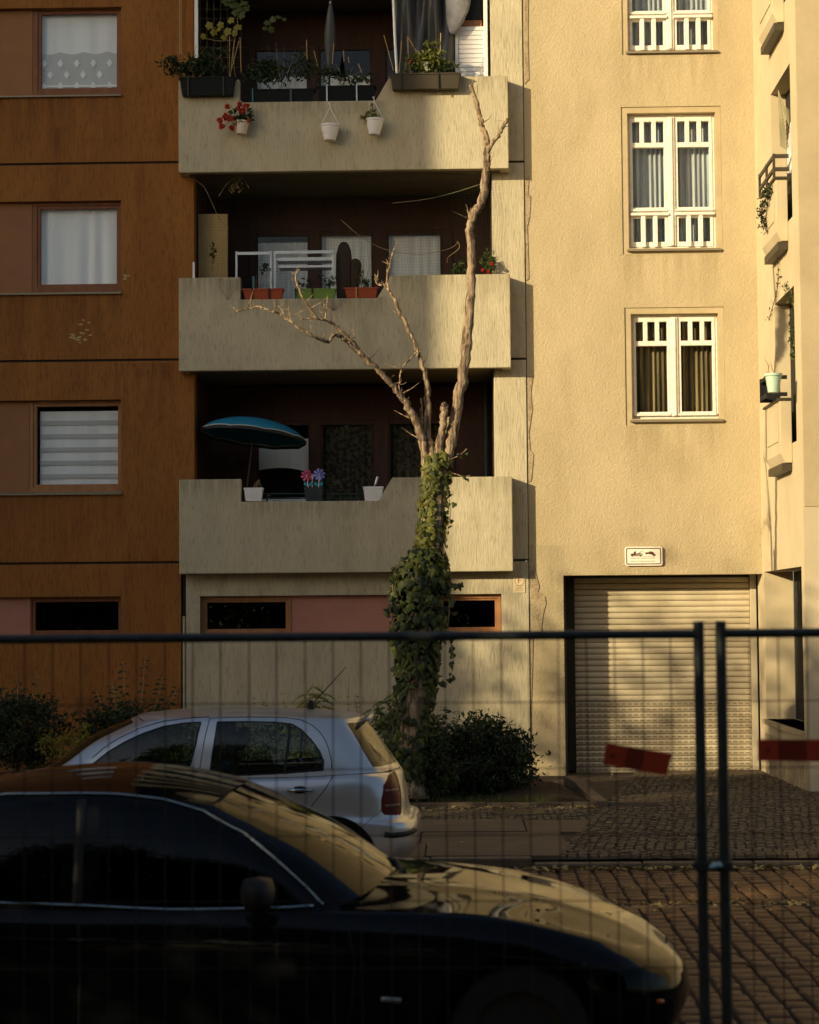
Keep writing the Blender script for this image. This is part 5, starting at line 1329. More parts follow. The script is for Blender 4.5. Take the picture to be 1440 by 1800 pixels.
for k, (pts, dy) in enumerate(limbs):
    n = len(pts)
    pth = [pt(a, b, (dy * (0.2 + 0.8 * min(1, i / 4)) if dy > -.5 else (dy * min(1, (745 - a) / 210) if a < 745 else 0.0))) for i, (a, b, r) in enumerate(pts)]
    p_, r_ = smooth_path(pth, [r * KT * .88 for a, b, r in pts], 6, .004 if pts[0][2] < 6 else .006)
    knotty(p_, r_, 12 if pts[0][2] > 6 else 7, .17).build('limb' if pts[0][2] > 4.5 else 'branch', M['bark'] if pts[0][2] > 9 else M['twig'], tree, smooth='all')
    # short spurs along it
    for i in range(3, len(p_) - 2):
        if random.random() < 0.40:
            q = np.array(p_[i]); d = rng.normal(size=3); d[1] *= .5; d[2] = abs(d[2]) * 1.1; d /= np.linalg.norm(d)
            L_ = random.uniform(.03, .12) + (.18 if random.random() < .15 else 0)
            MB().tube([q, q + d * L_ * .6 + rng.normal(size=3) * .008, q + d * L_ + np.array([0, 0, .02])], [max(.004, r_[i] * .28), .004, .0015], 5).build('spur', M['twig'], tree)

# ---- ivy: pointed lobed leaves lying over the trunk, thick at mid height, with hanging tendrils
def ivy_leaves(cs, ns, size, seed):
    r = np.random.default_rng(seed); v, f = [], []
    out = [(0, -.42), (.34, -.50), (.52, -.12), (.30, .05), (.26, .30), (0, .62), (-.26, .30), (-.30, .05), (-.52, -.12), (-.34, -.50)]
    for c, n in zip(cs, ns):
        n = np.array(n, float) + r.normal(size=3) * .45; n /= np.linalg.norm(n)
        dn = np.array([r.normal() * .5, r.normal() * .2, -1.0]); dn -= n * (dn @ n); dn /= max(np.linalg.norm(dn), 1e-6)
        w = np.cross(n, dn); s = size * r.uniform(.4, 1.5); o = len(v)
        v.append(c + n * s * .10)
        for a, b in out: v.append(c + w * a * s + dn * b * s - n * s * .18 * abs(a))
        f += [(o, o + 1 + k, o + 1 + (k + 1) % 10) for k in range(10)]
    return v, f
ivy = thing('ivy', 'thick green ivy climbing and hanging round the pruned tree trunk', 'ivy', (float(tb[0]), YT, 0.06))
def trunk_at(py):
    zz = Z(py, YT, 750); i = int(np.argmin([abs(p[2] - zz) for p in tp])); return np.array(tp[i]), tr[i]
g = np.random.default_rng(5)
def scatter(n, y0, y1, extra, seed, bias=None, side=0.0):
    cs, ns = [], []
    gg = np.random.default_rng(seed)
    while len(cs) < n:
        py = gg.uniform(y0, y1)
        c, r = trunk_at(py); a = gg.uniform(0, 2 * math.pi)
        if bias and gg.uniform() > bias(a, py): continue
        e = extra(py) * gg.uniform(0.1, 1.0) ** .8
        c = np.array([c[0], c[1], Z(py, YT, 750)])
        d = np.array([math.cos(a), math.sin(a), 0])
        cs.append(c + d * (r + e) + np.array([side * extra(py), 0, 0])); ns.append(d + np.array([0, -.25, .15]))
    return cs, ns
def bulge(py):
    if py < 960: return .05
    if py < 1010: return .05 + .10 * (py - 960) / 50
    if py < 1110: return .16
    if py < 1170: return .16 - .09 * (py - 1110) / 60
    return .06
cs, ns = scatter(1500, 970, 1185, bulge, 1, None, -.25)
v, f = ivy_leaves(cs, ns, .085, 2); quick_mesh('foliage', v, f, M['ivy'], ivy, kind='stuff')
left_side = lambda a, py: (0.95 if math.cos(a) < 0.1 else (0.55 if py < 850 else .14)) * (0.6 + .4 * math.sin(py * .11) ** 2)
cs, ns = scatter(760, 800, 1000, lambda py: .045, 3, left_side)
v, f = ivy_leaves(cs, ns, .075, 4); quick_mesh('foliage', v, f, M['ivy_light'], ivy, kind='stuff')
cs, ns = scatter(1100, 1140, 1370, lambda py: .06, 6, lambda a, py: .9 if abs(math.cos(a)) > .45 or math.sin(a) > 0 else (.5 if py < 1210 else (.15 if py < 1290 else .6)))
v, f = ivy_leaves(cs, ns, .075, 7); quick_mesh('foliage', v, f, M['ivy'], ivy, kind='stuff')
def tendril(pts, n, seed, size=.06, mat='ivy', dy=-.12):
    p_, r_ = smooth_path([pt(a, b, dy) for a, b in pts], [.006] * len(pts), 4)
    st = MB().tube(p_, .005, 5).build('tendril', M['twig'], ivy)
    idx = np.linspace(0, len(p_) - 1, n).astype(int)
    gg = np.random.default_rng(seed)
    cs = [np.array(p_[i]) + gg.normal(size=3) * .018 for i in idx]
    v, f = ivy_leaves(cs, [np.array([0, -1, .2])] * n, size, seed); quick_mesh('leaves', v, f, M[mat], st, kind='stuff')
tendril([(740, 985), (715, 985), (696, 1000), (690, 1030), (695, 1060), (700, 1080)], 46, 21)
tendril([(700, 1010), (692, 1040), (686, 1075), (689, 1110)], 26, 22)
tendril([(788, 1120), (794, 1140), (797, 1165), (792, 1190), (778, 1208)], 15, 23, .065)
tendril([(780, 1010), (788, 1025), (798, 1032), (812, 1024)], 18, 24, .05)
tendril([(775, 1000), (785, 1040), (790, 1070), (786, 1110)], 24, 25, .07)
tendril([(772, 812), (790, 808), (808, 800), (820, 790)], 12, 26, .035)
tendril([(775, 840), (795, 832), (815, 838), (826, 836)], 10, 27, .03)
tendril([(786, 860), (792, 900), (784, 950), (776, 1000)], 20, 28, .05)
# ================================================================== shrubs and weeds of the bed
def shrub(name, label, c, r, n, seed, mat, size=.09, group=None, stems=8, ncl=50, spread=.17, hollow=.35, aspect=.42, cat='shrub'):
    t = thing(name, label, cat, (c[0], c[1], zs(c[1])), group)
    gg = np.random.default_rng(seed)
    for k in range(stems):
        a = gg.uniform(0, 6.28); tip = np.array(c) + np.array([math.cos(a), math.sin(a), 0]) * np.array(r) * gg.uniform(.2, .75) + np.array([0, 0, r[2] * gg.uniform(.1, .7)])
        b = np.array([c[0] + gg.normal() * r[0] * .15, c[1] + gg.normal() * .08, zs(c[1]) - .02])
        MB().tube([b, (b + tip) / 2 + gg.normal(size=3) * .06, tip], [.014, .009, .004], 5).build('stem', M['twig'], t)
    p = clump_points(c, r, n, seed, ncl, spread, hollow)
    p[:, 2] = np.maximum(p[:, 2], zs(c[1]) + .03)
    v, f = leaf_quads(p, size, seed + 1, .25, aspect); quick_mesh('foliage', v, f, M[mat], t, kind='stuff')
    return t
def spray(t, pts, Y, n, size, seed, mat, fern=False):
    """one upright shoot with leaves set along it"""
    p_, r_ = smooth_path([P(a, b, Y) for a, b in pts], [.008] * len(pts), 5)
    st = MB().tube(p_, [.008 - .006 * i / len(p_) for i in range(len(p_))], 5).build('shoot', M['twig'], t)
    gg = np.random.default_rng(seed); v, f = [], []
    for k in range(n):
        u = (k + .5) / n; i = min(int((.12 + .88 * u) * (len(p_) - 1)), len(p_) - 1); c = np.array(p_[i])
        for s in (-1, 1):
            d = np.array([s * gg.uniform(.6, 1.1), gg.normal() * .6, gg.uniform(-.25, .35)]); d /= np.linalg.norm(d)
            L_ = size * gg.uniform(.7, 1.25) * (1.1 - .5 * u)
            if fern:                       # pinnate leaf: leaflets on both sides of a drooping rib
                for q in range(9):
                    w = (q + 1) / 9; rb = c + d * L_ * 3.6 * w + np.array([0, 0, -.10 * w * w])
                    for s2 in (-1, 1):
                        e = np.array([d[0] * .35, s2 * .8, -.25 + .0]) + np.array([0, 0, s2 * .3]); e /= np.linalg.norm(e)
                        l2 = 1.25 * L_ * (1.0 - .5 * abs(w - .45)); o = len(v); side = np.cross(e, [0, 0, 1]) * l2 * .30
                        v += [rb, rb + e * l2 * .5 + side, rb + e * l2, rb + e * l2 * .5 - side]; f += [(o, o + 1, o + 2), (o, o + 2, o + 3)]
            else:
                w = np.cross(d, [gg.normal() * .4, -.6, 1]); w /= np.linalg.norm(w); o = len(v)
                v += [c, c + d * L_ * .5 + w * L_ * .24, c + d * L_ + np.array([0, 0, -L_ * .2]), c + d * L_ * .5 - w * L_ * .24]; f += [(o, o + 1, o + 2), (o, o + 2, o + 3)]
    quick_mesh('leaves', v, f, M[mat], st, kind='stuff')
c = P(806, 1345, 23.6)
sh = shrub('shrub', 'big dark evergreen shrub at the foot of the ivy tree', c, (.88, .75, .60), 11000, 31, 'shrub', .08, None, 14, 160, .13, .2)
for k, (a, b, h) in enumerate(((770, 1290, 50), (800, 1290, 42), (835, 1295, 50), (860, 1300, 40), (895, 1330, 60), (750, 1290, 30), (920, 1345, 40), (880, 1300, 40))):
    spray(sh, [(a, b + 10), (a + 3, b - h * .5), (a + random.uniform(-8, 10), b - h)], 23.5 + .05 * k, 7, .085, 40 + k, 'shrub_l')
c = P(735, 1358, 22.05)
c[1] = 22.35
shrub('ground_plant', 'low dark plants hiding the trunk foot behind the silver car tail', c, (.42, .16, .36), 2600, 33, 'shrub', .07, None, 6, 60)
c = P(690, 1300, 23.6)
fe = shrub('fern_bush', 'feathery bush left of the ivy trunk behind the car tail', c, (.32, .25, .45), 500, 35, 'shrub_l', .06, None, 4, 22)
for k, pts in enumerate((((690, 1330), (684, 1280), (676, 1225)), ((680, 1330), (665, 1280), (655, 1240)), ((700, 1320), (700, 1260), (690, 1215)))):
    spray(fe, pts, 23.5, 7, .075, 60 + k, 'shrub_l', True)
fs = thing('sapling', 'feathery leaved sapling behind the silver car roof aerial', 'sapling', P(545, 1400, 24.2) * [1, 1, 0])
for k, pts in enumerate((((545, 1330), (548, 1250), (552, 1200)), ((548, 1330), (560, 1250), (570, 1215)), ((540, 1330), (535, 1255), (540, 1215)))):
    spray(fs, pts, 24.2, 6, .08, 70 + k, 'tomato', True)
c = P(520, 1300, 24.6)
wd = shrub('weed_clump', 'low leafy weeds along the wall behind the silver car roof', c, (1.1, .3, .28), 900, 37, 'shrub_l', .07, None, 6, 40)
for k, (a, h) in enumerate(((445, 25), (465, 18), (500, 35), (530, 20), (610, 60), (625, 30))):
    spray(wd, [(a, 1290), (a + 2, 1250), (a + random.uniform(-6, 6), 1250 - h)], 24.5, 6, .06, 80 + k, 'shrub_l' if k % 2 else 'yellow_leaf')
# dark bushes before the orange wall, sun dapples put in as yellow green leaves
c = P(225, 1300, 25.2)
b1 = shrub('bush', 'tall dark bush with upright shoots before the orange wall', c, (.66, .6, .46), 5200, 41, 'shrub', .075, 'bushes before the orange wall', 10, 80)
for k, (a0, b0_, a1, b1_) in enumerate(((215, 1280, 216, 1160), (240, 1280, 255, 1153), (262, 1270, 286, 1190), (275, 1270, 314, 1205), (200, 1270, 196, 1200), (180, 1270, 170, 1215))):
    spray(b1, [(a0, b0_), ((a0 + a1) / 2 + 3, (b0_ + b1_) / 2), (a1, b1_)], 25.1, 12, .12, 90 + k, 'shrub')
spray(b1, [(207, 1270), (203, 1230), (196, 1200)], 24.9, 9, .07, 99, 'yellow_leaf')
c = P(30, 1290, 25.0)
b2 = shrub('bush', 'dark bush with thin shoots at the far left of the orange wall', c, (.62, .6, .46), 4600, 43, 'shrub', .075, 'bushes before the orange wall', 9, 70)
for k, (a0, b0_, a1, b1_) in enumerate(((30, 1290, 28, 1180), (58, 1290, 65, 1180), (10, 1290, 4, 1205), (80, 1300, 95, 1240))):
    spray(b2, [(a0, b0_), ((a0 + a1) / 2 + 3, (b0_ + b1_) / 2), (a1, b1_)], 24.9, 10, .11, 110 + k, 'yellow_leaf' if k == 1 else 'shrub')
c = P(120, 1310, 24.6)
shrub('low_bush', 'low yellow green bush between the two dark ones', c, (.36, .3, .26), 900, 45, 'yellow_leaf', .06, None, 5, 26)
c = P(345, 1330, 24.5)
shrub('low_bush', 'green bush seen through the silver car windows', c, (.9, .4, .42), 2200, 47, 'shrub_l', .07, None, 6, 60)
# tufts of grass at the bed edge
gt = MB()
for _ in range(500):
    x = random.uniform(X(730, 22.3), X(985, 22.3)); y = random.uniform(22.2, 22.5); h = random.uniform(.05, .16); dx, dy = random.gauss(0, .04), random.gauss(0, .03)
    gt.add([(x - .004, y, zs(y)), (x + .004, y, zs(y)), (x + dx, y + dy, zs(y) + h)], [(0, 1, 2)])
gt.build('grass_tufts', M['shrub_l'], kind='stuff')['label'] = 'thin grass tufts along the planting bed edge'
# ================================================================== cars: smooth surface patches cut along the real panel and window lines
def hermite(ts, pts, t):
    """non-uniform Catmull-Rom through pts (n,...,3) at parameters t (N,) -> picks per sample"""
    n = len(ts); tg = np.zeros_like(pts)
    for i in range(n):
        a, b = max(i - 1, 0), min(i + 1, n - 1)
        tg[i] = (pts[b] - pts[a]) / (ts[b] - ts[a])
    i = np.clip(np.searchsorted(ts, t, side='right') - 1, 0, n - 2)
    h = (ts[i + 1] - ts[i]); x = np.clip((t - ts[i]) / h, 0, 1)
    h00, h10, h01, h11 = 2 * x**3 - 3 * x**2 + 1, x**3 - 2 * x**2 + x, -2 * x**3 + 3 * x**2, x**3 - x**2
    return i, h, (h00, h10, h01, h11), tg
class Patch:
    def __init__(self, rows):
        self.R = np.array(rows, float)                        # (nr, nc, 3) as s, y, z
        d = np.linalg.norm(np.diff(self.R, axis=1), axis=2).mean(0); self.U = np.r_[0, np.cumsum(d)]
        d = np.linalg.norm(np.diff(self.R, axis=0), axis=2)
        d = np.median(d, axis=1); self.V = np.r_[0, np.cumsum(np.maximum(d, 1e-3))]
        M_ = np.array([1, -1, 1.0]); C, UU = self.R, self.U            # mirrored ghost columns where the patch meets the centre line
        if np.all(np.abs(C[:, 0, 1]) < 1e-9): C = np.concatenate([self.R[:, 1:2] * M_, C], 1); UU = np.r_[-self.U[1], UU]
        if np.all(np.abs(self.R[:, -1, 1]) < 1e-9): C = np.concatenate([C, self.R[:, -2:-1] * M_], 1); UU = np.r_[UU, 2 * self.U[-1] - self.U[-2]]
        self.C, self.UU = C, UU
    def __call__(self, u, v):
        u, v = np.asarray(u, float), np.asarray(v, float)
        cols = np.swapaxes(self.C, 0, 1)                      # nc, nr, 3
        i, h, w, tg = hermite(self.UU, cols, u)
        row = w[0][:, None, None] * cols[i] + (w[1] * h)[:, None, None] * tg[i] + w[2][:, None, None] * cols[i + 1] + (w[3] * h)[:, None, None] * tg[i + 1]
        pr = np.swapaxes(row, 0, 1)                           # nr, N, 3
        nr = len(self.V); tg = np.zeros_like(pr)
        for k in range(nr):
            a, b = max(k - 1, 0), min(k + 1, nr - 1); tg[k] = (pr[b] - pr[a]) / (self.V[b] - self.V[a])
        i = np.clip(np.searchsorted(self.V, v, side='right') - 1, 0, nr - 2)
        h = self.V[i + 1] - self.V[i]; x = np.clip((v - self.V[i]) / h, 0, 1)[:, None]; N = np.arange(len(u)); h = h[:, None]
        return (2 * x**3 - 3 * x**2 + 1) * pr[i, N] + (x**3 - 2 * x**2 + x) * h * tg[i, N] + (-2 * x**3 + 3 * x**2) * pr[i + 1, N] + (x**3 - x**2) * h * tg[i + 1, N]
    def normal(self, u, v):
        e = 2e-3
        a = self(np.minimum(u + e, self.U[-1]), v) - self(np.maximum(u - e, 0), v)
        b = self(u, np.minimum(v + e, self.V[-1])) - self(u, np.maximum(v - e, 0))
        n = np.cross(a, b); l = np.linalg.norm(n, axis=1, keepdims=True); return n / np.maximum(l, 1e-12)
    def invert(self, pts):
        """(s, z) seen from the side -> (u, v)"""
        if not hasattr(self, 'tab'):
            uu, vv = np.meshgrid(np.linspace(0, self.U[-1], 260), np.linspace(0, self.V[-1], 70)); self.tab = (uu.ravel(), vv.ravel(), self(uu.ravel(), vv.ravel()))
        out = []
        for s, z in pts:
            q = self.tab[2]; k = int(np.argmin((q[:, 0] - s) ** 2 + (q[:, 2] - z) ** 2 + 0.0004 * (1 - q[:, 1])))
            u, v = self.tab[0][k], self.tab[1][k]
            for _ in range(6):
                e = 1e-3
                p = self([u, u + e, u], [v, v, v + e]); J = np.array([[(p[1] - p[0])[0], (p[2] - p[0])[0]], [(p[1] - p[0])[2], (p[2] - p[0])[2]]]) / e
                try: d = np.linalg.solve(J, [s - p[0][0], z - p[0][2]])
                except Exception: break
                d = np.clip(d, -.05, .05); u = float(np.clip(u + d[0], 0, self.U[-1])); v = float(np.clip(v + d[1], 0, self.V[-1]))
            out.append((u, v))
        return out
def coons(side, centre, rear, front, na=40, nb=14, crown=1.0):
    """side, centre run rear to front; rear, front run side to centre; returns grid rows for Patch"""
    def ev(c, n):
        c = np.array(c, float); t = np.r_[0, np.cumsum(np.linalg.norm(np.diff(c, axis=0), axis=1))]; q = np.linspace(0, t[-1], n)
        i, h, w, tg = hermite(t, c, q)
        return w[0][:, None] * c[i] + (w[1] * h)[:, None] * tg[i] + w[2][:, None] * c[i + 1] + (w[3] * h)[:, None] * tg[i + 1]
    S, C, R_, F = ev(side, na), ev(centre, na), ev(rear, nb), ev(front, nb)
    g = np.zeros((nb, na, 3))
    for j in range(nb):
        b = j / (nb - 1); bb = b + crown * (math.sin(b * math.pi / 2) - b)
        for i in range(na):
            a = i / (na - 1)
            g[j, i] = (1 - b) * S[i] + b * C[i] + (1 - a) * R_[j] + a * F[j] - ((1 - a) * (1 - b) * S[0] + a * (1 - b) * S[-1] + (1 - a) * b * C[0] + a * b * C[-1])
            zl = (1 - b) * S[i][2] + b * C[i][2]
            g[j, i][2] += (S[i][2] + (C[i][2] - S[i][2]) * bb - zl)      # crowned across
    return g
def inside(poly, x, y):
    c = np.zeros(len(x), bool); n = len(poly)
    for i in range(n):
        (x1, y1), (x2, y2) = poly[i], poly[(i + 1) % n]
        if y1 == y2: continue
        k = ((y1 > y) != (y2 > y)) & (x < (x2 - x1) * (y - y1) / (y2 - y1) + x1); c ^= k
    return c
def densify(p, step, closed=True):
    out = []; n = len(p)
    for i in range(n if closed else n - 1):
        a, b = np.array(p[i]), np.array(p[(i + 1) % n]); k = max(1, int(np.linalg.norm(b - a) / step))
        out += [tuple(a + (b - a) * j / k) for j in range(k)]
    if not closed: out.append(tuple(p[-1]))
    return out
class Car:
    def __init__(self, root, x_rear, direction, yc):
        self.t, self.xr, self.d, self.yc = root, x_rear, direction, yc
    def W(self, p, side):
        p = np.atleast_2d(p); return np.stack([self.xr + self.d * p[:, 0], self.yc - side * p[:, 1], p[:, 2]], 1)      # side +1 = towards the camera
    def surf(self, patch, rest, cuts=(), nu=90, nv=16, sides=(1, -1), parent=None, inset=0.0):
        """cuts: (name, material or None for a hole, polygon in u,v); rest: (name, material)"""
        U1, V1 = patch.U[-1], patch.V[-1]
        pts, edges = [], []
        for v in np.linspace(0, V1, nv):
            for u in np.linspace(0, U1, nu): pts.append((u, v))
        polys = []
        for nm, mt, poly in cuts:
            poly = densify(poly, .03); o = len(pts); pts += poly; edges += [(o + i, o + (i + 1) % len(poly)) for i in range(len(poly))]; polys.append(poly)
        if polys:
            keep = []
        r = delaunay_2d_cdt([Vector(p) for p in pts], edges, [], 0, 1e-5)
        vv = np.array([(p.x, p.y) for p in r[0]]); ff = np.array([list(f) for f in r[2] if len(f) == 3])
        cen = vv[ff].mean(1); owner = np.full(len(ff), -1)
        for k, poly in enumerate(polys): owner[inside(poly, cen[:, 0], cen[:, 1])] = k
        xyz = patch(vv[:, 0], vv[:, 1]); nrm = patch.normal(vv[:, 0], vv[:, 1])
        res = {}
        for sd in sides:
            for k in range(-1, len(polys)):
                nm, mt = rest if k < 0 else cuts[k][:2]
                if mt is None: continue
                fk = ff[owner == k]
                if len(fk) == 0: continue
                used, inv = np.unique(fk, return_inverse=True); fk = inv.reshape(fk.shape)
                w = self.W(xyz[used], sd); n = self.W(nrm[used], sd) - self.W(np.zeros((1, 3)), sd)
                # outward normals
                flip = np.sign(np.sum(n * (w - np.array([self.W([[2.0, 0, .6]], 1)[0]])), axis=1).mean())
                n = n * (flip if flip != 0 else 1)
                a, b, c = w[fk[:, 0]], w[fk[:, 1]], w[fk[:, 2]]
                fn = np.cross(b - a, c - a); bad = np.sum(fn * n[fk[:, 0]], axis=1) < 0
                fk[bad] = fk[bad][:, ::-1]
                o0 = np.array(origin(self.t))
                me = bpy.data.meshes.new(nm); me.from_pydata((w - n * inset - o0).tolist(), [], fk.tolist())
                me.materials.append(mt); me.polygons.foreach_set('use_smooth', [True] * len(me.polygons))
                me.normals_split_custom_set_from_vertices(n.tolist())
                o = bpy.data.objects.new(nm, me); COL.objects.link(o); o.parent = self.t
                res[(nm, sd)] = o
        return res
    def line(self, patch, uv, r, name, mat, sides=(1, -1), off=0.0, parent=None, n=6, step=.02):
        uv = np.array(densify(uv, step, False)); p = patch(uv[:, 0], uv[:, 1]); nn = patch.normal(uv[:, 0], uv[:, 1])
        if nn[:, 1].mean() < 0: nn = -nn
        for sd in sides:
            MB().tube(self.W(p + nn * off, sd), r, n).build(name, mat, parent or self.t, smooth='all')
    def wheel(self, s, r, w, ytrack, tyre, rim):
        for sd in (1, -1):
            q0, q1 = self.W([[s - r * 1.28, .35, .18], [s + r * 1.28, ytrack - w - .02, r * 2.35]], sd)
            MB().box(min(q0[0], q1[0]), max(q0[0], q1[0]), min(q0[1], q1[1]), max(q0[1], q1[1]), .18, r * 2.3).build('wheel_well', M['black'], self.t)
            c = self.W([[s, ytrack, r]], sd)[0]
            wh = bpy.data.objects.new('wheel', None); COL.objects.link(wh); wh.parent = self.t; wh.location = (0, 0, 0)
            def turn(prof, n=36):
                mb = MB()
                for q, yy in prof:
                    for k in range(n):
                        a = 6.28319 * k / n; mb.v.append((c[0] + q * math.cos(a), c[1] - sd * yy, c[2] + q * math.sin(a)))
                for i in range(len(prof) - 1):
                    for k in range(n): mb.f.append((i * n + k, i * n + (k + 1) % n, (i + 1) * n + (k + 1) % n, (i + 1) * n + k))
                mb.f.append(tuple(range(n))); mb.f.append(tuple((len(prof) - 1) * n + k for k in range(n)))
                return mb
            turn([(r * .62, -w), (r * .95, -w), (r, -w * .8), (r, -w * .15), (r * .96, 0), (r * .66, .0), (r * .62, -.02)]).build('tyre', tyre, wh, smooth=40)
            turn([(r * .62, -.03), (r * .64, -.005), (r * .58, -.015), (r * .30, -.05), (r * .16, -.02), (.0, -.02)]).build('rim', rim, wh, smooth=40)
def rows(S, Y_, Zs): return [(s, y, z) for s, y, z in zip(S, Y_, Zs)]

# ---- the silver hatchback, facing left
YS = 15.82
xt = X(737.5, YS, 1450)
hat = thing('hatchback_car', 'silver five-door hatchback parked at the kerb, facing left', 'car', (xt - 2.0, YS, 0))
car = Car(hat, xt, -1, YS)
def sv(px, py, Y=15.08): return (xt - X(px, Y, py), Z(py, Y, px))
S0 = [.10, .11, .20, .42, .80, 1.6, 2.4, 3.2, 3.62, 3.80, 3.85]
low = Patch([
    rows(S0, [0, .50, .66, .74, .77, .77, .77, .77, .73, .58, 0], [.27, .27, .27, .26, .22, .20, .20, .22, .24, .26, .26]),
    rows([.015, .025, .12, .38, .80, 1.6, 2.4, 3.2, 3.68, 3.88, 3.95], [0, .50, .71, .80, .82, .805, .805, .82, .77, .60, 0], [.40, .40, .40, .40, .42, .42, .42, .42, .42, .42, .42]),
    rows([.0, .01, .11, .37, .80, 1.6, 2.4, 3.2, 3.69, 3.89, 3.96], [0, .50, .715, .805, .825, .81, .81, .825, .77, .60, 0], [.52, .52, .52, .53, .56, .56, .56, .56, .54, .52, .52]),
    rows([.015, .025, .12, .37, .80, 1.6, 2.4, 3.2, 3.69, 3.88, 3.94], [0, .50, .71, .80, .825, .815, .815, .825, .77, .59, 0], [.605, .605, .605, .61, .65, .66, .66, .66, .63, .62, .62]),
    rows([.085, .09, .16, .38, .80, 1.6, 2.4, 3.2, 3.66, 3.84, 3.90], [0, .48, .67, .775, .82, .818, .818, .822, .76, .57, 0], [.64, .64, .645, .66, .73, .74, .74, .73, .68, .66, .66]),
    rows([.115, .12, .185, .38, .80, 1.6, 2.4, 3.2, 3.60, 3.78, 3.86], [0, .47, .65, .76, .812, .815, .812, .80, .74, .56, 0], [.82, .82, .82, .83, .85, .84, .83, .80, .74, .72, .72]),
    rows([.13, .19, .265, .42, .80, 1.6, 2.4, 3.1, 3.52, 3.70, 3.78], [0, .46, .635, .74, .785, .79, .785, .76, .70, .54, 0], [.955, .955, .955, .955, .945, .93, .92, .88, .82, .78, .77]),
    rows([.15, .22, .30, .46, .80, 1.6, 2.4, 3.0, 3.45, 3.64, 3.72], [0, .45, .62, .715, .755, .76, .755, .72, .66, .52, 0], [.985, .985, .985, .985, .97, .955, .945, .92, .86, .81, .80]),
])
cab = Patch([
    rows([.152, .235, .315, .49, .80, 1.6, 2.4, 2.85, 3.0, 3.05], [0, .45, .615, .71, .75, .755, .75, .70, .45, 0], [.99, .99, .99, .988, .975, .96, .95, .94, .98, .99]),
    rows([.23, .31, .385, .55, .85, 1.6, 2.32, 2.66, 2.82, 2.87], [0, .44, .60, .69, .725, .73, .725, .675, .44, 0], [1.10, 1.10, 1.10, 1.095, 1.085, 1.08, 1.08, 1.07, 1.10, 1.11]),
    rows([.35, .42, .485, .62, .90, 1.6, 2.18, 2.45, 2.58, 2.62], [0, .42, .56, .64, .675, .68, .675, .625, .42, 0], [1.27, 1.27, 1.27, 1.265, 1.265, 1.27, 1.26, 1.23, 1.27, 1.28]),
    rows([.43, .49, .55, .67, .95, 1.6, 2.02, 2.22, 2.32, 2.36], [0, .40, .52, .585, .615, .622, .615, .575, .39, 0], [1.37, 1.37, 1.37, 1.375, 1.385, 1.395, 1.38, 1.355, 1.385, 1.39]),
    rows([.45, .505, .565, .69, .97, 1.6, 1.98, 2.15, 2.23, 2.27], [0, .39, .50, .555, .585, .592, .585, .548, .375, 0], [1.405, 1.405, 1.405, 1.41, 1.42, 1.43, 1.415, 1.395, 1.42, 1.425]),
])
fwin = cab.invert([sv(*p) for p in ((150, 1352), (187, 1323), (217, 1305), (252, 1289), (283, 1278.5), (318, 1272.5), (350, 1271), (343, 1310), (334, 1346), (332, 1362), (200, 1366))])
rwin = cab.invert([sv(*p) for p in ((379, 1270.5), (440, 1270), (482, 1271), (511, 1274), (527, 1283), (546, 1301), (561, 1321), (569, 1338), (568, 1354), (480, 1360), (410, 1363), (369, 1364), (372, 1330))])
bar = cab.invert([sv(*p) for p in ((506, 1273.5), (511, 1274), (507, 1359), (501, 1360))])
wa = cab.invert([(2.88, .97), (2.24, 1.37)]); ra = cab.invert([(.40, 1.02), (.585, 1.355)])
wind = [(wa[0][0] + .05, .05), (cab.U[-1], .03), (cab.U[-1], cab.V[-1] - .03), (wa[1][0] + .05, cab.V[-1] - .03)]
rear = [(0.0, .05), (ra[0][0] - .06, .05), (ra[1][0] - .06, cab.V[-1] - .05), (0.0, cab.V[-1] - .05)]
car.surf(cab, ('window_frame', M['silver']), [('side_window', M['car_glass'], fwin), ('side_window', M['car_glass'], rwin), ('windshield', M['car_glass'], wind), ('rear_window', M['car_glass'], rear)], 130, 22)
lamp = low.invert([sv(*p) for p in ((690, 1360), (681, 1366), (673, 1382), (670, 1405), (670, 1426), (676, 1433), (698, 1435), (705, 1433), (704, 1400), (698, 1375))])
ac = (sv(583, 1514)[0], .31)
arch = low.invert([(ac[0] + .365 * math.cos(a), ac[1] + .365 * math.sin(a)) for a in np.linspace(0, math.pi, 26)] + [(ac[0] - .36, .235), (ac[0] + .36, .235)])
fa = (3.20, .31)
archf = low.invert([(fa[0] + .365 * math.cos(a), fa[1] + .365 * math.sin(a)) for a in np.linspace(0, math.pi, 26)] + [(fa[0] - .36, .235), (fa[0] + .36, .235)])
car.surf(low, ('body', M['silver']), [('tail_light', M['tail_red'], lamp), ('arch', None, arch), ('arch', None, archf)], 190, 44)
roof = Patch(coons(cab.R[-1][2:8], [(.45, 0, 1.405), (.60, 0, 1.435), (1.0, 0, 1.462), (1.6, 0, 1.47), (2.0, 0, 1.452), (2.27, 0, 1.425)], cab.R[-1][[2, 1, 0]], cab.R[-1][[7, 8, 9]]))
car.surf(roof, ('roof', M['silver']), [], 50, 16)
hood = Patch(coons(low.R[-1][7:10], [(3.04, 0, .985), (3.4, 0, .93), (3.72, 0, .80)], [(3.0, .72, .92), (3.02, .4, .97), (3.04, 0, .985)], low.R[-1][[9, 10]], 24, 10))
car.surf(hood, ('hood', M['silver']), [], 30, 10)
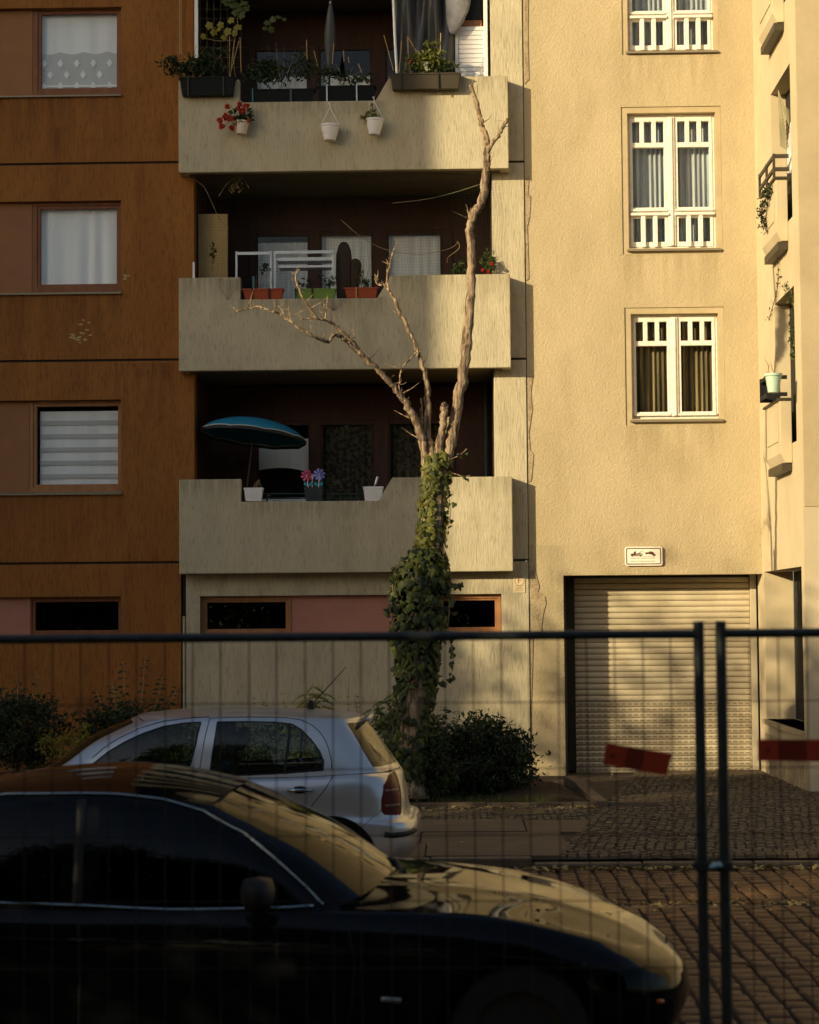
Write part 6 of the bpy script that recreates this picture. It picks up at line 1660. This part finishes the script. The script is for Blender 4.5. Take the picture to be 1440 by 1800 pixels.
# panel gaps, rubber seals, door handles, trim
for ln in (((365, 1264), (358, 1300), (352, 1345), (350, 1365)), ((366, 1264), (440, 1262), (500, 1263), (526, 1267), (548, 1277), (561, 1288), (571, 1302), (578, 1320), (583, 1340), (583, 1352))):
    car.line(cab, cab.invert([sv(*p) for p in ln]), .0035, 'door_gap', M['black'])
car.line(low, low.invert([sv(*p) for p in ((583, 1362), (579, 1376), (570, 1390), (555, 1408), (540, 1425), (532, 1436))]), .0035, 'door_gap', M['black'])
car.line(low, low.invert([sv(*p) for p in ((350, 1366), (352, 1400), (358, 1480))]), .0035, 'door_gap', M['black'])
car.line(cab, cab.invert([sv(*p) for p in ((160, 1333), (205, 1299), (240, 1282), (283, 1269.5), (327, 1264), (364, 1262.5))]), .004, 'door_gap', M['black'])
car.line(low, low.invert([sv(*p) for p in ((670, 1424), (655, 1436), (636, 1453))]), .003, 'bumper_gap', M['lamp_clear'])
for w_ in (fwin, rwin): car.line(cab, w_ + [w_[0]], .006, 'window_seal', M['black'])
car.line(cab, [bar[0], bar[3]], .011, 'window_bar', M['black'])
car.line(low, low.invert([sv(676, 1466), sv(690, 1468), sv(712, 1467), sv(728, 1463)]), .021, 'bumper_strip', M['black'], n=8)
car.line(low, low.invert([sv(702, 1436), sv(704, 1415), sv(703, 1398), sv(696, 1376), sv(688, 1362), sv(676, 1352)]), .003, 'hatch_gap', M['black'])
for sd in (1, -1):
    h0, h1 = [low(*np.array(low.invert([sv(*p)])).T)[0] for p in ((508, 1387), (549, 1387))]
    a, b = car.W([h0, h1], sd); off = np.array([0, -sd * .028, 0])
    hd = MB().tube([a, a + off, (a + b) / 2 + off * 1.15, b + off, b], [.013, .012, .012, .012, .013], 8).build('door_handle', M['chrome'], hat, smooth='all')
    MB().lathe([(0.0, -.03), (.03, -.025), (.042, 0), (.03, .025), (0.0, .03)], tuple((a + b) / 2 + off * .1), 16, 1.3, .25).build('handle_cup', M['black'], hd, smooth='all')
    m0 = car.W([[2.72, .80, 1.0]], sd)[0]
    MB().lathe([(.0, -.075), (.07, -.06), (.095, 0), (.08, .055), (.0, .07)], tuple(m0 + [0, -sd * .08, 0]), 16, .8, 1.1).build('side_mirror', M['silver'], hat, smooth='all')
for pts_l, ml in ((((676, 1391), (699, 1391)), 'lamp_clear'), (((677, 1417), (702, 1417)), 'lamp_clear')):
    car.line(low, low.invert([sv(*p) for p in pts_l]), .012, 'lamp_lens', M['lamp_dim'], off=-.006, n=8)
car.wheel(ac[0], .30, .19, .775, M['rubber'], M['lamp_clear'])
car.wheel(fa[0], .30, .19, .775, M['rubber'], M['lamp_clear'])
# roof spoiler lip and aerial
sp_ = np.array([(.40, .40, 1.395), (.39, 0.2, 1.402), (.385, 0, 1.404)])
pts_ = np.vstack([car.W(sp_, 1), car.W(sp_[::-1][1:], -1)])
MB().tube(pts_, [.012] + [.02] * (len(pts_) - 2) + [.012], 8).build('roof_spoiler', M['silver'], hat, smooth='all')
a0, a1 = P(549, 1238, YS), P(608, 1173, YS + .1)
MB().tube([a0, a1], [.006, .003], 6).build('aerial', M['black'], hat)
MB().lathe([(.03, -.03), (.028, .02), (.012, .045)], tuple(a0 + [-.01, 0, -.01]), 10).build('aerial_foot', M['black'], hat)
# cabin: floor tub, dashboard and seats
MB().box(xt - 2.9, xt - .35, YS - .66, YS + .66, .25, .72).build('cabin_tub', M['black'], hat)
MB().box(xt - 2.95, xt - 2.45, YS - .62, YS + .62, .72, .93).build('dashboard', M['black'], hat, bevel=.04)
def car_seat(parent, x, y, w, back, h=1.20, lean=.16, dirn=1, mat=M['seat']):
    mb = MB()
    prof = [(0, .62), (.06, .66), (.10 + lean * .4, .95), (.10 + lean, h - .16), (.04 + lean, h - .12), (-.02 + lean * .4, .95), (-.06, .66)]
    mb.prism([(x + dirn * a, b) for a, b in prof], y - w / 2, y + w / 2)
    s = mb.build('seat', mat, parent, bevel=.03)
    MB().prism([(x + dirn * (.03 + lean), h - .10), (x + dirn * (.11 + lean), h - .11), (x + dirn * (.13 + lean), h + .07), (x + dirn * (.06 + lean), h + .08)], y - w * .28, y + w * .28).build('headrest', mat, s, bevel=.025)
for yy in (-.36, .36): car_seat(hat, xt - 1.72, YS + yy, .48, 1, 1.22, .16, 1, M['seat'])
for yy in (-.40, .0, .40): car_seat(hat, xt - .92, YS + yy, .38, 1, 1.12, .12, 1, M['seat'])

# ---- the dark saloon in the foreground, facing right
YD = 9.55
xn = X(1214, 9.3, 1700)
LD = 4.84
sal = thing('saloon_car', 'black saloon car in the foreground, its bonnet mirroring the sunlit house', 'car', (xn - 2.4, YD, 0))
dc = Car(sal, xn - LD, 1, YD)
def dv(px, py, Y=8.78): return (X(px, Y, py) - (xn - LD), Z(py, Y, px))
dlow = Patch([
    rows([.08, .08, .20, .45, 1.0, 2.0, 3.0, 4.0, 4.42, 4.60, 4.70, 4.73], [0, .5, .75, .84, .86, .86, .86, .86, .80, .63, .38, 0], [.28, .28, .27, .24, .20, .20, .20, .20, .20, .20, .20, .20]),
    rows([.0, .0, .12, .40, 1.0, 2.0, 3.0, 4.0, 4.46, 4.68, 4.80, 4.84], [0, .55, .84, .90, .92, .905, .905, .92, .86, .69, .42, 0], [.5, .5, .5, .5, .46, .45, .45, .45, .44, .42, .42, .42]),
    rows([.02, .02, .13, .40, 1.0, 2.0, 3.0, 4.0, 4.45, 4.67, 4.79, 4.83], [0, .55, .83, .90, .92, .912, .912, .915, .855, .69, .42, 0], [.75, .75, .75, .75, .70, .68, .66, .64, .60, .56, .55, .54]),
    rows([.06, .06, .17, .42, 1.0, 2.0, 3.0, 3.95, 4.40, 4.62, 4.75, 4.79], [0, .54, .81, .88, .905, .90, .90, .895, .82, .66, .40, 0], [.92, .92, .92, .91, .86, .82, .80, .76, .69, .635, .61, .60]),
    rows([.09, .09, .20, .45, 1.0, 2.0, 3.0, 3.92, 4.35, 4.58, 4.71, 4.76], [0, .53, .79, .855, .875, .865, .86, .835, .755, .60, .36, 0], [.99, .99, .985, .97, .92, .895, .885, .845, .755, .675, .645, .63]),
    rows([.11, .11, .22, .47, 1.0, 2.0, 3.0, 3.90, 4.33, 4.565, 4.70, 4.75], [0, .52, .775, .84, .85, .845, .835, .80, .725, .585, .35, 0], [1.0, 1.0, .995, .98, .935, .905, .893, .86, .768, .685, .652, .637]),
])
dcab = Patch([
    rows([.95, .97, 1.0, 1.15, 1.5, 2.05, 2.7, 3.21, 3.39, 3.45], [0, .45, .64, .78, .83, .838, .83, .78, .45, 0], [.985, .985, .975, .955, .925, .908, .902, .92, .968, .985]),
    rows([1.12, 1.14, 1.2, 1.35, 1.6, 2.05, 2.55, 2.95, 3.09, 3.14], [0, .43, .60, .72, .765, .775, .765, .715, .43, 0], [1.18, 1.18, 1.17, 1.15, 1.15, 1.15, 1.14, 1.12, 1.172, 1.185]),
    rows([1.33, 1.34, 1.38, 1.47, 1.66, 2.02, 2.44, 2.74, 2.85, 2.89], [0, .41, .56, .64, .68, .69, .68, .635, .39, 0], [1.36, 1.36, 1.34, 1.32, 1.325, 1.33, 1.305, 1.255, 1.298, 1.31]),
    rows([1.45, 1.46, 1.5, 1.55, 1.7, 2.0, 2.36, 2.60, 2.67, 2.70], [0, .40, .52, .575, .61, .62, .61, .575, .36, 0], [1.42, 1.42, 1.41, 1.40, 1.405, 1.41, 1.385, 1.342, 1.378, 1.39]),
])
dtop = [(-260, 1410), (-100, 1404), (0, 1402), (100, 1401), (195, 1402), (280, 1412), (350, 1432), (425, 1470), (500, 1527), (540, 1561), (572, 1592)]
dfw = dcab.invert([dv(*p) for p in ((166, 1414), (240, 1416), (290, 1425), (350, 1445), (420, 1483), (480, 1529), (520, 1562), (545, 1594), (540, 1601), (165, 1584))])
drw = dcab.invert([dv(*p) for p in ((-230, 1424), (-100, 1417), (0, 1414), (104, 1413), (106, 1580), (-260, 1572))])
dwa = dcab.invert([(3.15, .93), (2.60, 1.32)])
dwind = [(dwa[0][0] + .055, .05), (dcab.U[-1], .02), (dcab.U[-1], dcab.V[-1] - .025), (dwa[1][0] + .055, dcab.V[-1] - .025)]
dra = dcab.invert([(1.02, 1.0), (1.47, 1.39)])
drear = [(0, .05), (dra[0][0] - .06, .05), (dra[1][0] - .06, dcab.V[-1] - .05), (0, dcab.V[-1] - .05)]
dc.surf(dcab, ('window_frame', M['dark_paint']), [('side_window', M['car_glass_dark'], dfw), ('side_window', M['car_glass_dark'], drw), ('windshield', M['car_glass_dark'], dwind), ('rear_window', M['car_glass_dark'], drear)], 140, 24)
fw, rw = (LD - .83, .34), (1.12, .34)
darch = [dlow.invert([(c_[0] + .385 * math.cos(a), c_[1] + .385 * math.sin(a)) for a in np.linspace(0, math.pi, 26)] + [(c_[0] - .38, .215), (c_[0] + .38, .215)]) for c_ in (fw, rw)]
hl = dlow.invert([dv(*p, 8.95) for p in ((1050, 1700), (1085, 1690), (1130, 1687), (1165, 1700), (1180, 1722), (1160, 1738), (1100, 1735), (1062, 1722))])
dc.surf(dlow, ('body', M['dark_paint']), [('arch', None, darch[0]), ('arch', None, darch[1]), ('headlight', M['headlamp'], hl)], 200, 36)
droof = Patch(coons(dcab.R[-1][2:8], [(1.45, 0, 1.42), (1.7, 0, 1.462), (2.1, 0, 1.487), (2.4, 0, 1.455), (2.70, 0, 1.39)], dcab.R[-1][[2, 1, 0]], dcab.R[-1][[7, 8, 9]]))
dc.surf(droof, ('roof', M['dark_paint']), [], 50, 18)
dhood = Patch(coons([(3.20, .79, .905), (3.5, .81, .884), (3.90, .80, .86), (4.33, .725, .768), (4.565, .585, .685)], [(3.46, 0, .985), (3.75, 0, .968), (4.1, 0, .905), (4.4, 0, .82), (4.63, 0, .725), (4.75, 0, .637)],
                    [(3.20, .79, .905), (3.38, .45, .965), (3.46, 0, .985)], [(4.565, .585, .685), (4.70, .35, .652), (4.75, 0, .637)], 50, 24, .35))
# two raised swages along the bonnet
for j in range(24):
    for i in range(50):
        yv = abs(dhood.R[j, i, 1]); a = i / 49
        dhood.R[j, i, 2] += .010 * math.exp(-((yv - (.46 - .10 * a)) / .05) ** 2) * math.sin(math.pi * min(1, a * 1.05)) + .004 * math.sin(a * 9 + yv * 6)
dc.surf(dhood, ('bonnet', M['dark_paint']), [], 90, 40)
dtrunk = Patch(coons([(.22, .775, .995), (.6, .80, .975), (1.0, .70, .968)], [(.11, 0, 1.01), (.5, 0, 1.02), (.95, 0, .99)], [(.22, .775, .995), (.11, .52, 1.0), (.11, 0, 1.01)], [(1.0, .70, .968), (.97, .45, .98), (.95, 0, .99)], 20, 10))
dc.surf(dtrunk, ('boot_lid', M['dark_paint']), [], 30, 12)
sh_ = MB()
for sd in (1, -1):
    s_ = np.linspace(1.0, 3.2, 24)
    a = dcab(*np.array([(u, 0.0) for u in np.linspace(dcab.U[2], dcab.U[7], 24)]).T); b = dlow(*np.array([(u, dlow.V[-1]) for u in np.interp(a[:, 0], dlow.R[-1][4:8, 0], dlow.U[4:8])]).T)
    mb = MB(); w1, w2 = dc.W(a, sd), dc.W(b, sd)
    for i in range(24): mb.v += [tuple(w1[i]), tuple(w2[i])]
    for i in range(23): mb.f.append((2 * i, 2 * i + 1, 2 * i + 3, 2 * i + 2))
    mb.build('shoulder', M['dark_paint'], sal, smooth='all')
dc.line(dcab, dcab.invert([dv(*p) for p in dtop]), .0062, 'window_trim', M['chrome'], off=.004, n=8)
dc.line(dcab, dcab.invert([dv(*p) for p in ((-260, 1576), (0, 1583), (150, 1588), (300, 1595), (450, 1602), (572, 1608))]), .0062, 'belt_trim', M['chrome'], off=.006, n=8)
dc.line(dcab, dcab.invert([dv(*p) for p in ((135, 1412), (138, 1500), (140, 1586))]), .028, 'door_pillar', M['black'], off=-.012, n=8)
dc.line(dlow, dlow.invert([(3.25, .86), (3.28, .7), (3.27, .5), (3.22, .3)]), .003, 'door_gap', M['black'])
dc.line(dlow, dlow.invert([(2.05, .88), (2.06, .6), (2.05, .3)]), .003, 'door_gap', M['black'])
dc.line(dlow, dlow.invert([(1.4, .80), (2.5, .765), (3.3, .735), (3.9, .705), (4.3, .655)]), .006, 'swage_line', M['dark_paint'], off=-.001)
dc.line(dlow, dlow.invert([dv(672, 1745), dv(690, 1746), dv(707, 1747)]), .014, 'side_indicator', M['lamp_clear'], off=-.004, n=8)
dc.line(dlow, dlow.invert([dv(1148, 1748, 8.95), dv(1160, 1750, 8.95)]), .010, 'side_reflector', M['amber'], off=0, n=8)
dc.wheel(fw[0], .325, .21, .87, M['rubber'], M['steel_dark']); dc.wheel(rw[0], .325, .21, .87, M['rubber'], M['steel_dark'])
for sd in (1, -1):
    for (s_, z_) in ((2.22, .78), (1.30, .80)):
        p0 = dc.W([[s_, .905, z_], [s_ - .2, .905, z_ + .006]], sd); off = np.array([0, -sd * .03, 0])
        MB().tube([p0[0], p0[0] + off, p0[1] + off, p0[1]], .012, 8).build('door_handle', M['dark_paint'], sal, smooth='all')
    mc = dc.W([[2.86, .97, .985]], sd)[0]
    mi = MB()
    prof = [(.0, -.075), (.06, -.068), (.085, -.03), (.092, .02), (.075, .065), (.0, .08)]
    mi.lathe(prof, tuple(mc), 18, .85, 1.2).build('side_mirror', M['black'], sal, smooth='all')
    MB().obox(tuple(dc.W([[2.86, .80, .93]], sd)[0]), tuple(mc + [0, 0, -.03]), .06, .035).build('mirror_arm', M['black'], sal)
# wipers resting on the windshield base, far one standing up a little
MB().tube([P(620, 1578, 9.1), P(650, 1563, 9.2), P(690, 1543, 9.3), P(712, 1530, 9.35)], .012, 8).build('wiper', M['black'], sal)
MB().tube([P(690, 1548, 9.4), P(702, 1526, 9.5), P(697, 1514, 9.55), P(680, 1510, 9.6), P(672, 1522, 9.6)], .014, 8).build('wiper', M['black'], sal)
MB().box(xn - LD + .9, xn - 1.75, YD - .74, YD + .74, .22, .62).build('cabin_tub', M['black'], sal)
MB().box(xn - 1.95, xn - 1.45, YD - .70, YD + .70, .60, .88).build('dashboard', M['black'], sal, bevel=.05)
for yy in (-.38, .38): car_seat(sal, xn - 2.95, YD + yy, .5, 1, 1.22, .18, -1)
MB().box(xn - 4.02, xn - 3.72, YD - .66, YD + .66, .6, 1.05).build('rear_bench', M['seat'], sal, bevel=.06)
# ================================================================== site fence in the foreground
YN = 7.0
kN = YN / FPX
def site_fence(label, x0, x1, ztop, zrow):
    t = thing('site_fence', label, 'fence', (x0, YN, 0), 'mesh site fence panels')
    zb = 0.10
    r = 0.0185
    for x in (x0, x1):
        MB().tube([(x, YN, zb - .08), (x, YN, ztop + .045)], .0195, 14).build('post', M['fence'], t, smooth=50)
    for zz in (ztop, zb + .03):
        a, b = (x0, x1)
        MB().tube([(a + .018, YN, zz), (b - .018, YN, zz)], .0165, 12).build('rail', M['fence'], t, smooth=50)
    n = int(round((x1 - x0) / 0.1))
    for k in range(1, n):
        x = x0 + (x1 - x0) * k / n + random.uniform(-.002, .002)
        bow = random.uniform(-.004, .004)
        MB().tube([(x, YN - .006, zb + .03), (x + bow, YN - .008, 1.0), (x, YN - .006, ztop)], .0021, 6).build('vertical_wire', M['wire'], t)
    z = zrow
    while z > zb + .1:
        MB().tube([(x0, YN - .011, z), ((x0 + x1) / 2, YN - .012, z + random.uniform(-.004, .004)), (x1, YN - .011, z)], .0021, 6).build('horizontal_wire', M['wire'], t)
        z -= .236
    return t
zt1 = Z(1117, YN, 900)
xl = X(1233, YN, 1400); xr = X(1272, YN, 1400)
site_fence('long mesh site fence panel crossing the picture in front of the dark car', xl - 3.45, xl, zt1, Z(1237, YN, 600))
site_fence('mesh site fence panel at the right edge beyond the doubled posts', xr, xr + 3.45, Z(1113, YN, 1350), Z(1232, YN, 1350))
cl = P(1259, 1522, YN)
ck = thing('fence_clamp', 'small bright metal clamp joining the two fence posts', 'clamp', tuple(cl))
MB().box(xl - .028, xr + .028, YN - .034, YN - .022, cl[2] - .016, cl[2] + .018).build('strap', M['fence'], ck, bevel=.004)
MB().box(xl - .028, xr + .028, YN + .022, YN + .034, cl[2] - .016, cl[2] + .018).build('strap', M['fence'], ck, bevel=.004)
MB().prism([(xl + .018, cl[2] + .0), (xl + .034, cl[2] + .018), (cl[0], cl[2] + .015), (xr - .022, cl[2] + .02), (xr - .012, cl[2] + .006), (cl[0], cl[2] + .002)], YN - .05, YN - .036).build('bolt_plate', M['clamp'], ck)
MB().tube([(cl[0], YN - .055, cl[2]), (cl[0], YN + .05, cl[2])], .007, 8).build('bolt', M['fence'], ck)
def warning_board(label, corners, split):
    q = [P(a, b, YN - .03) for a, b in corners]      # tl tr br bl
    c = sum(q) / 4
    t = thing('warning_board', label, 'sign', tuple(c), 'red warning boards on the fence')
    L = lambda i, j, u: q[i] + (q[j] - q[i]) * u
    prev = 0.0
    for k, u in enumerate(split):
        a, b, c_, d = L(0, 1, prev), L(0, 1, u), L(3, 2, u), L(3, 2, prev)
        MB().prism([(p[0], p[2]) for p in (a, b, c_, d)], YN - .034, YN - .028).build('board_field', M['red_board'] if k % 2 == 0 else M['red_board2'], t)
        prev = u + .002
    m_ = (q[0] + q[3]) / 2 + (q[1] - q[0]) * .12
    MB().tube([m_ + [0, -.008, 0], m_ + [0, .03, 0]], .006, 8).build('tie', M['black'], t)
warning_board('tilted red warning board hanging on the fence before the garage', [(1066, 1306), (1181, 1325), (1172, 1363), (1060, 1344)], [.33, .60, 1.0])
warning_board('level red warning board cut by the right edge', [(1333, 1300), (1470, 1300), (1470, 1339), (1333, 1337)], [.25, .62, 1.0])
# ================================================================== across the street, beside and behind the viewpoint (casts the photo's shade)
XE = X(768, YB, 500) - 1.15 * (YB - 9.0)
nb = thing('street_corner_building', 'tall grey house across the street whose shadow covers the orange wall', 'building', (XE - 12, 0, 0))
ow = [(XE - 23.2 + 3.4 * i, XE - 21.6 + 3.4 * i, 1.2 + 3.1 * j, 3.0 + 3.1 * j) for i in range(7) for j in range(6)]
M['far_house'] = pmat('grey_render', (0.20, 0.17, 0.13), 0.9, (0.16, 0.135, 0.10), 1.0)
grid_wall((XE - 24, XE), (-.1, 24), ow, 9.0, 9.3, FRONT).build('front_wall', M['far_house'], nb)
MB().prismz([(XE - .5, 8.55), (XE - 24, 8.55), (XE - 24, -1), (XE - 12, -1)], -.1, 23.5).build('block', M['far_house'], nb)
MB().prism([(XE - 24.5, 24), (XE + .0, 24), (XE - 2.5, 26), (XE - 22, 26)], 7.5, 9.0).build('roof', M['terracotta'], nb)

def unseen_tree(x, y, h, rx, ry, base, seed, label, n=9000, ncl=60, leaf=.17):
    t = thing('street_tree', label, 'tree', (x, y, 0), 'trees along the near pavement')
    MB().tube([(x, y, -.1), (x + .05, y, base), (x - .1, y + .1, base + (h - base) * .5)], [.22, .17, .07], 10).build('trunk', M['bark'], t, smooth='all')
    v, f = leaf_quads(clump_points((x, y, (h + base) / 2), (rx, ry, (h - base) / 2), n, seed, ncl), leaf, seed, .3, .7)
    quick_mesh('crown', v, f, M['shrub_l'], t, kind='stuff')
unseen_tree(-16.6, 10.2, 9.3, 3.3, 2.2, 2.6, 3, 'largest leafy street tree on the near pavement, off to the left', 4600, 34)
unseen_tree(-12.2, 10.4, 7.1, 2.8, 2.0, 2.2, 4, 'middle leafy street tree on the near pavement, off to the left')
unseen_tree(-8.4, 10.6, 6.0, 2.4, 1.7, 1.6, 5, 'smallest leafy street tree on the near pavement, off to the left')

unseen_tree(-13.5, 5.2, 6.8, 3.2, 1.8, 0.5, 6, 'broad bushy tree at the left end of the lot behind the fence', 9000, 70)  # unseen lot trees added to keep sun off the road
unseen_tree(-8.2, 4.6, 5.6, 2.9, 1.7, 0.4, 8, 'rounded bushy tree between the broad one and the low one behind the fence', 8000, 70)
unseen_tree(-4.1, 3.6, 3.9, 1.9, 1.4, 0.3, 9, 'low bushy tree standing nearest the viewpoint, left of the fence', 7000, 60)

# unseen trees added behind the viewpoint to block sky reflections
for k, (x, y, h, r) in enumerate(((-11, -7, 11.5, 3.4), (-5.5, -8, 13, 3.4), (0.5, -7.5, 12.4, 3.4), (6, -8, 13.5, 3.4), (11.5, -7, 12, 3.4), (16.5, -6, 12.6, 3.4))):
    unseen_tree(x, y, h, r, 2.0, 0.1, 60 + k, 'dark tree, %s from the left of the row behind the viewpoint' % ('first', 'second', 'third', 'fourth', 'fifth', 'sixth')[k], 12000, 260, .36)
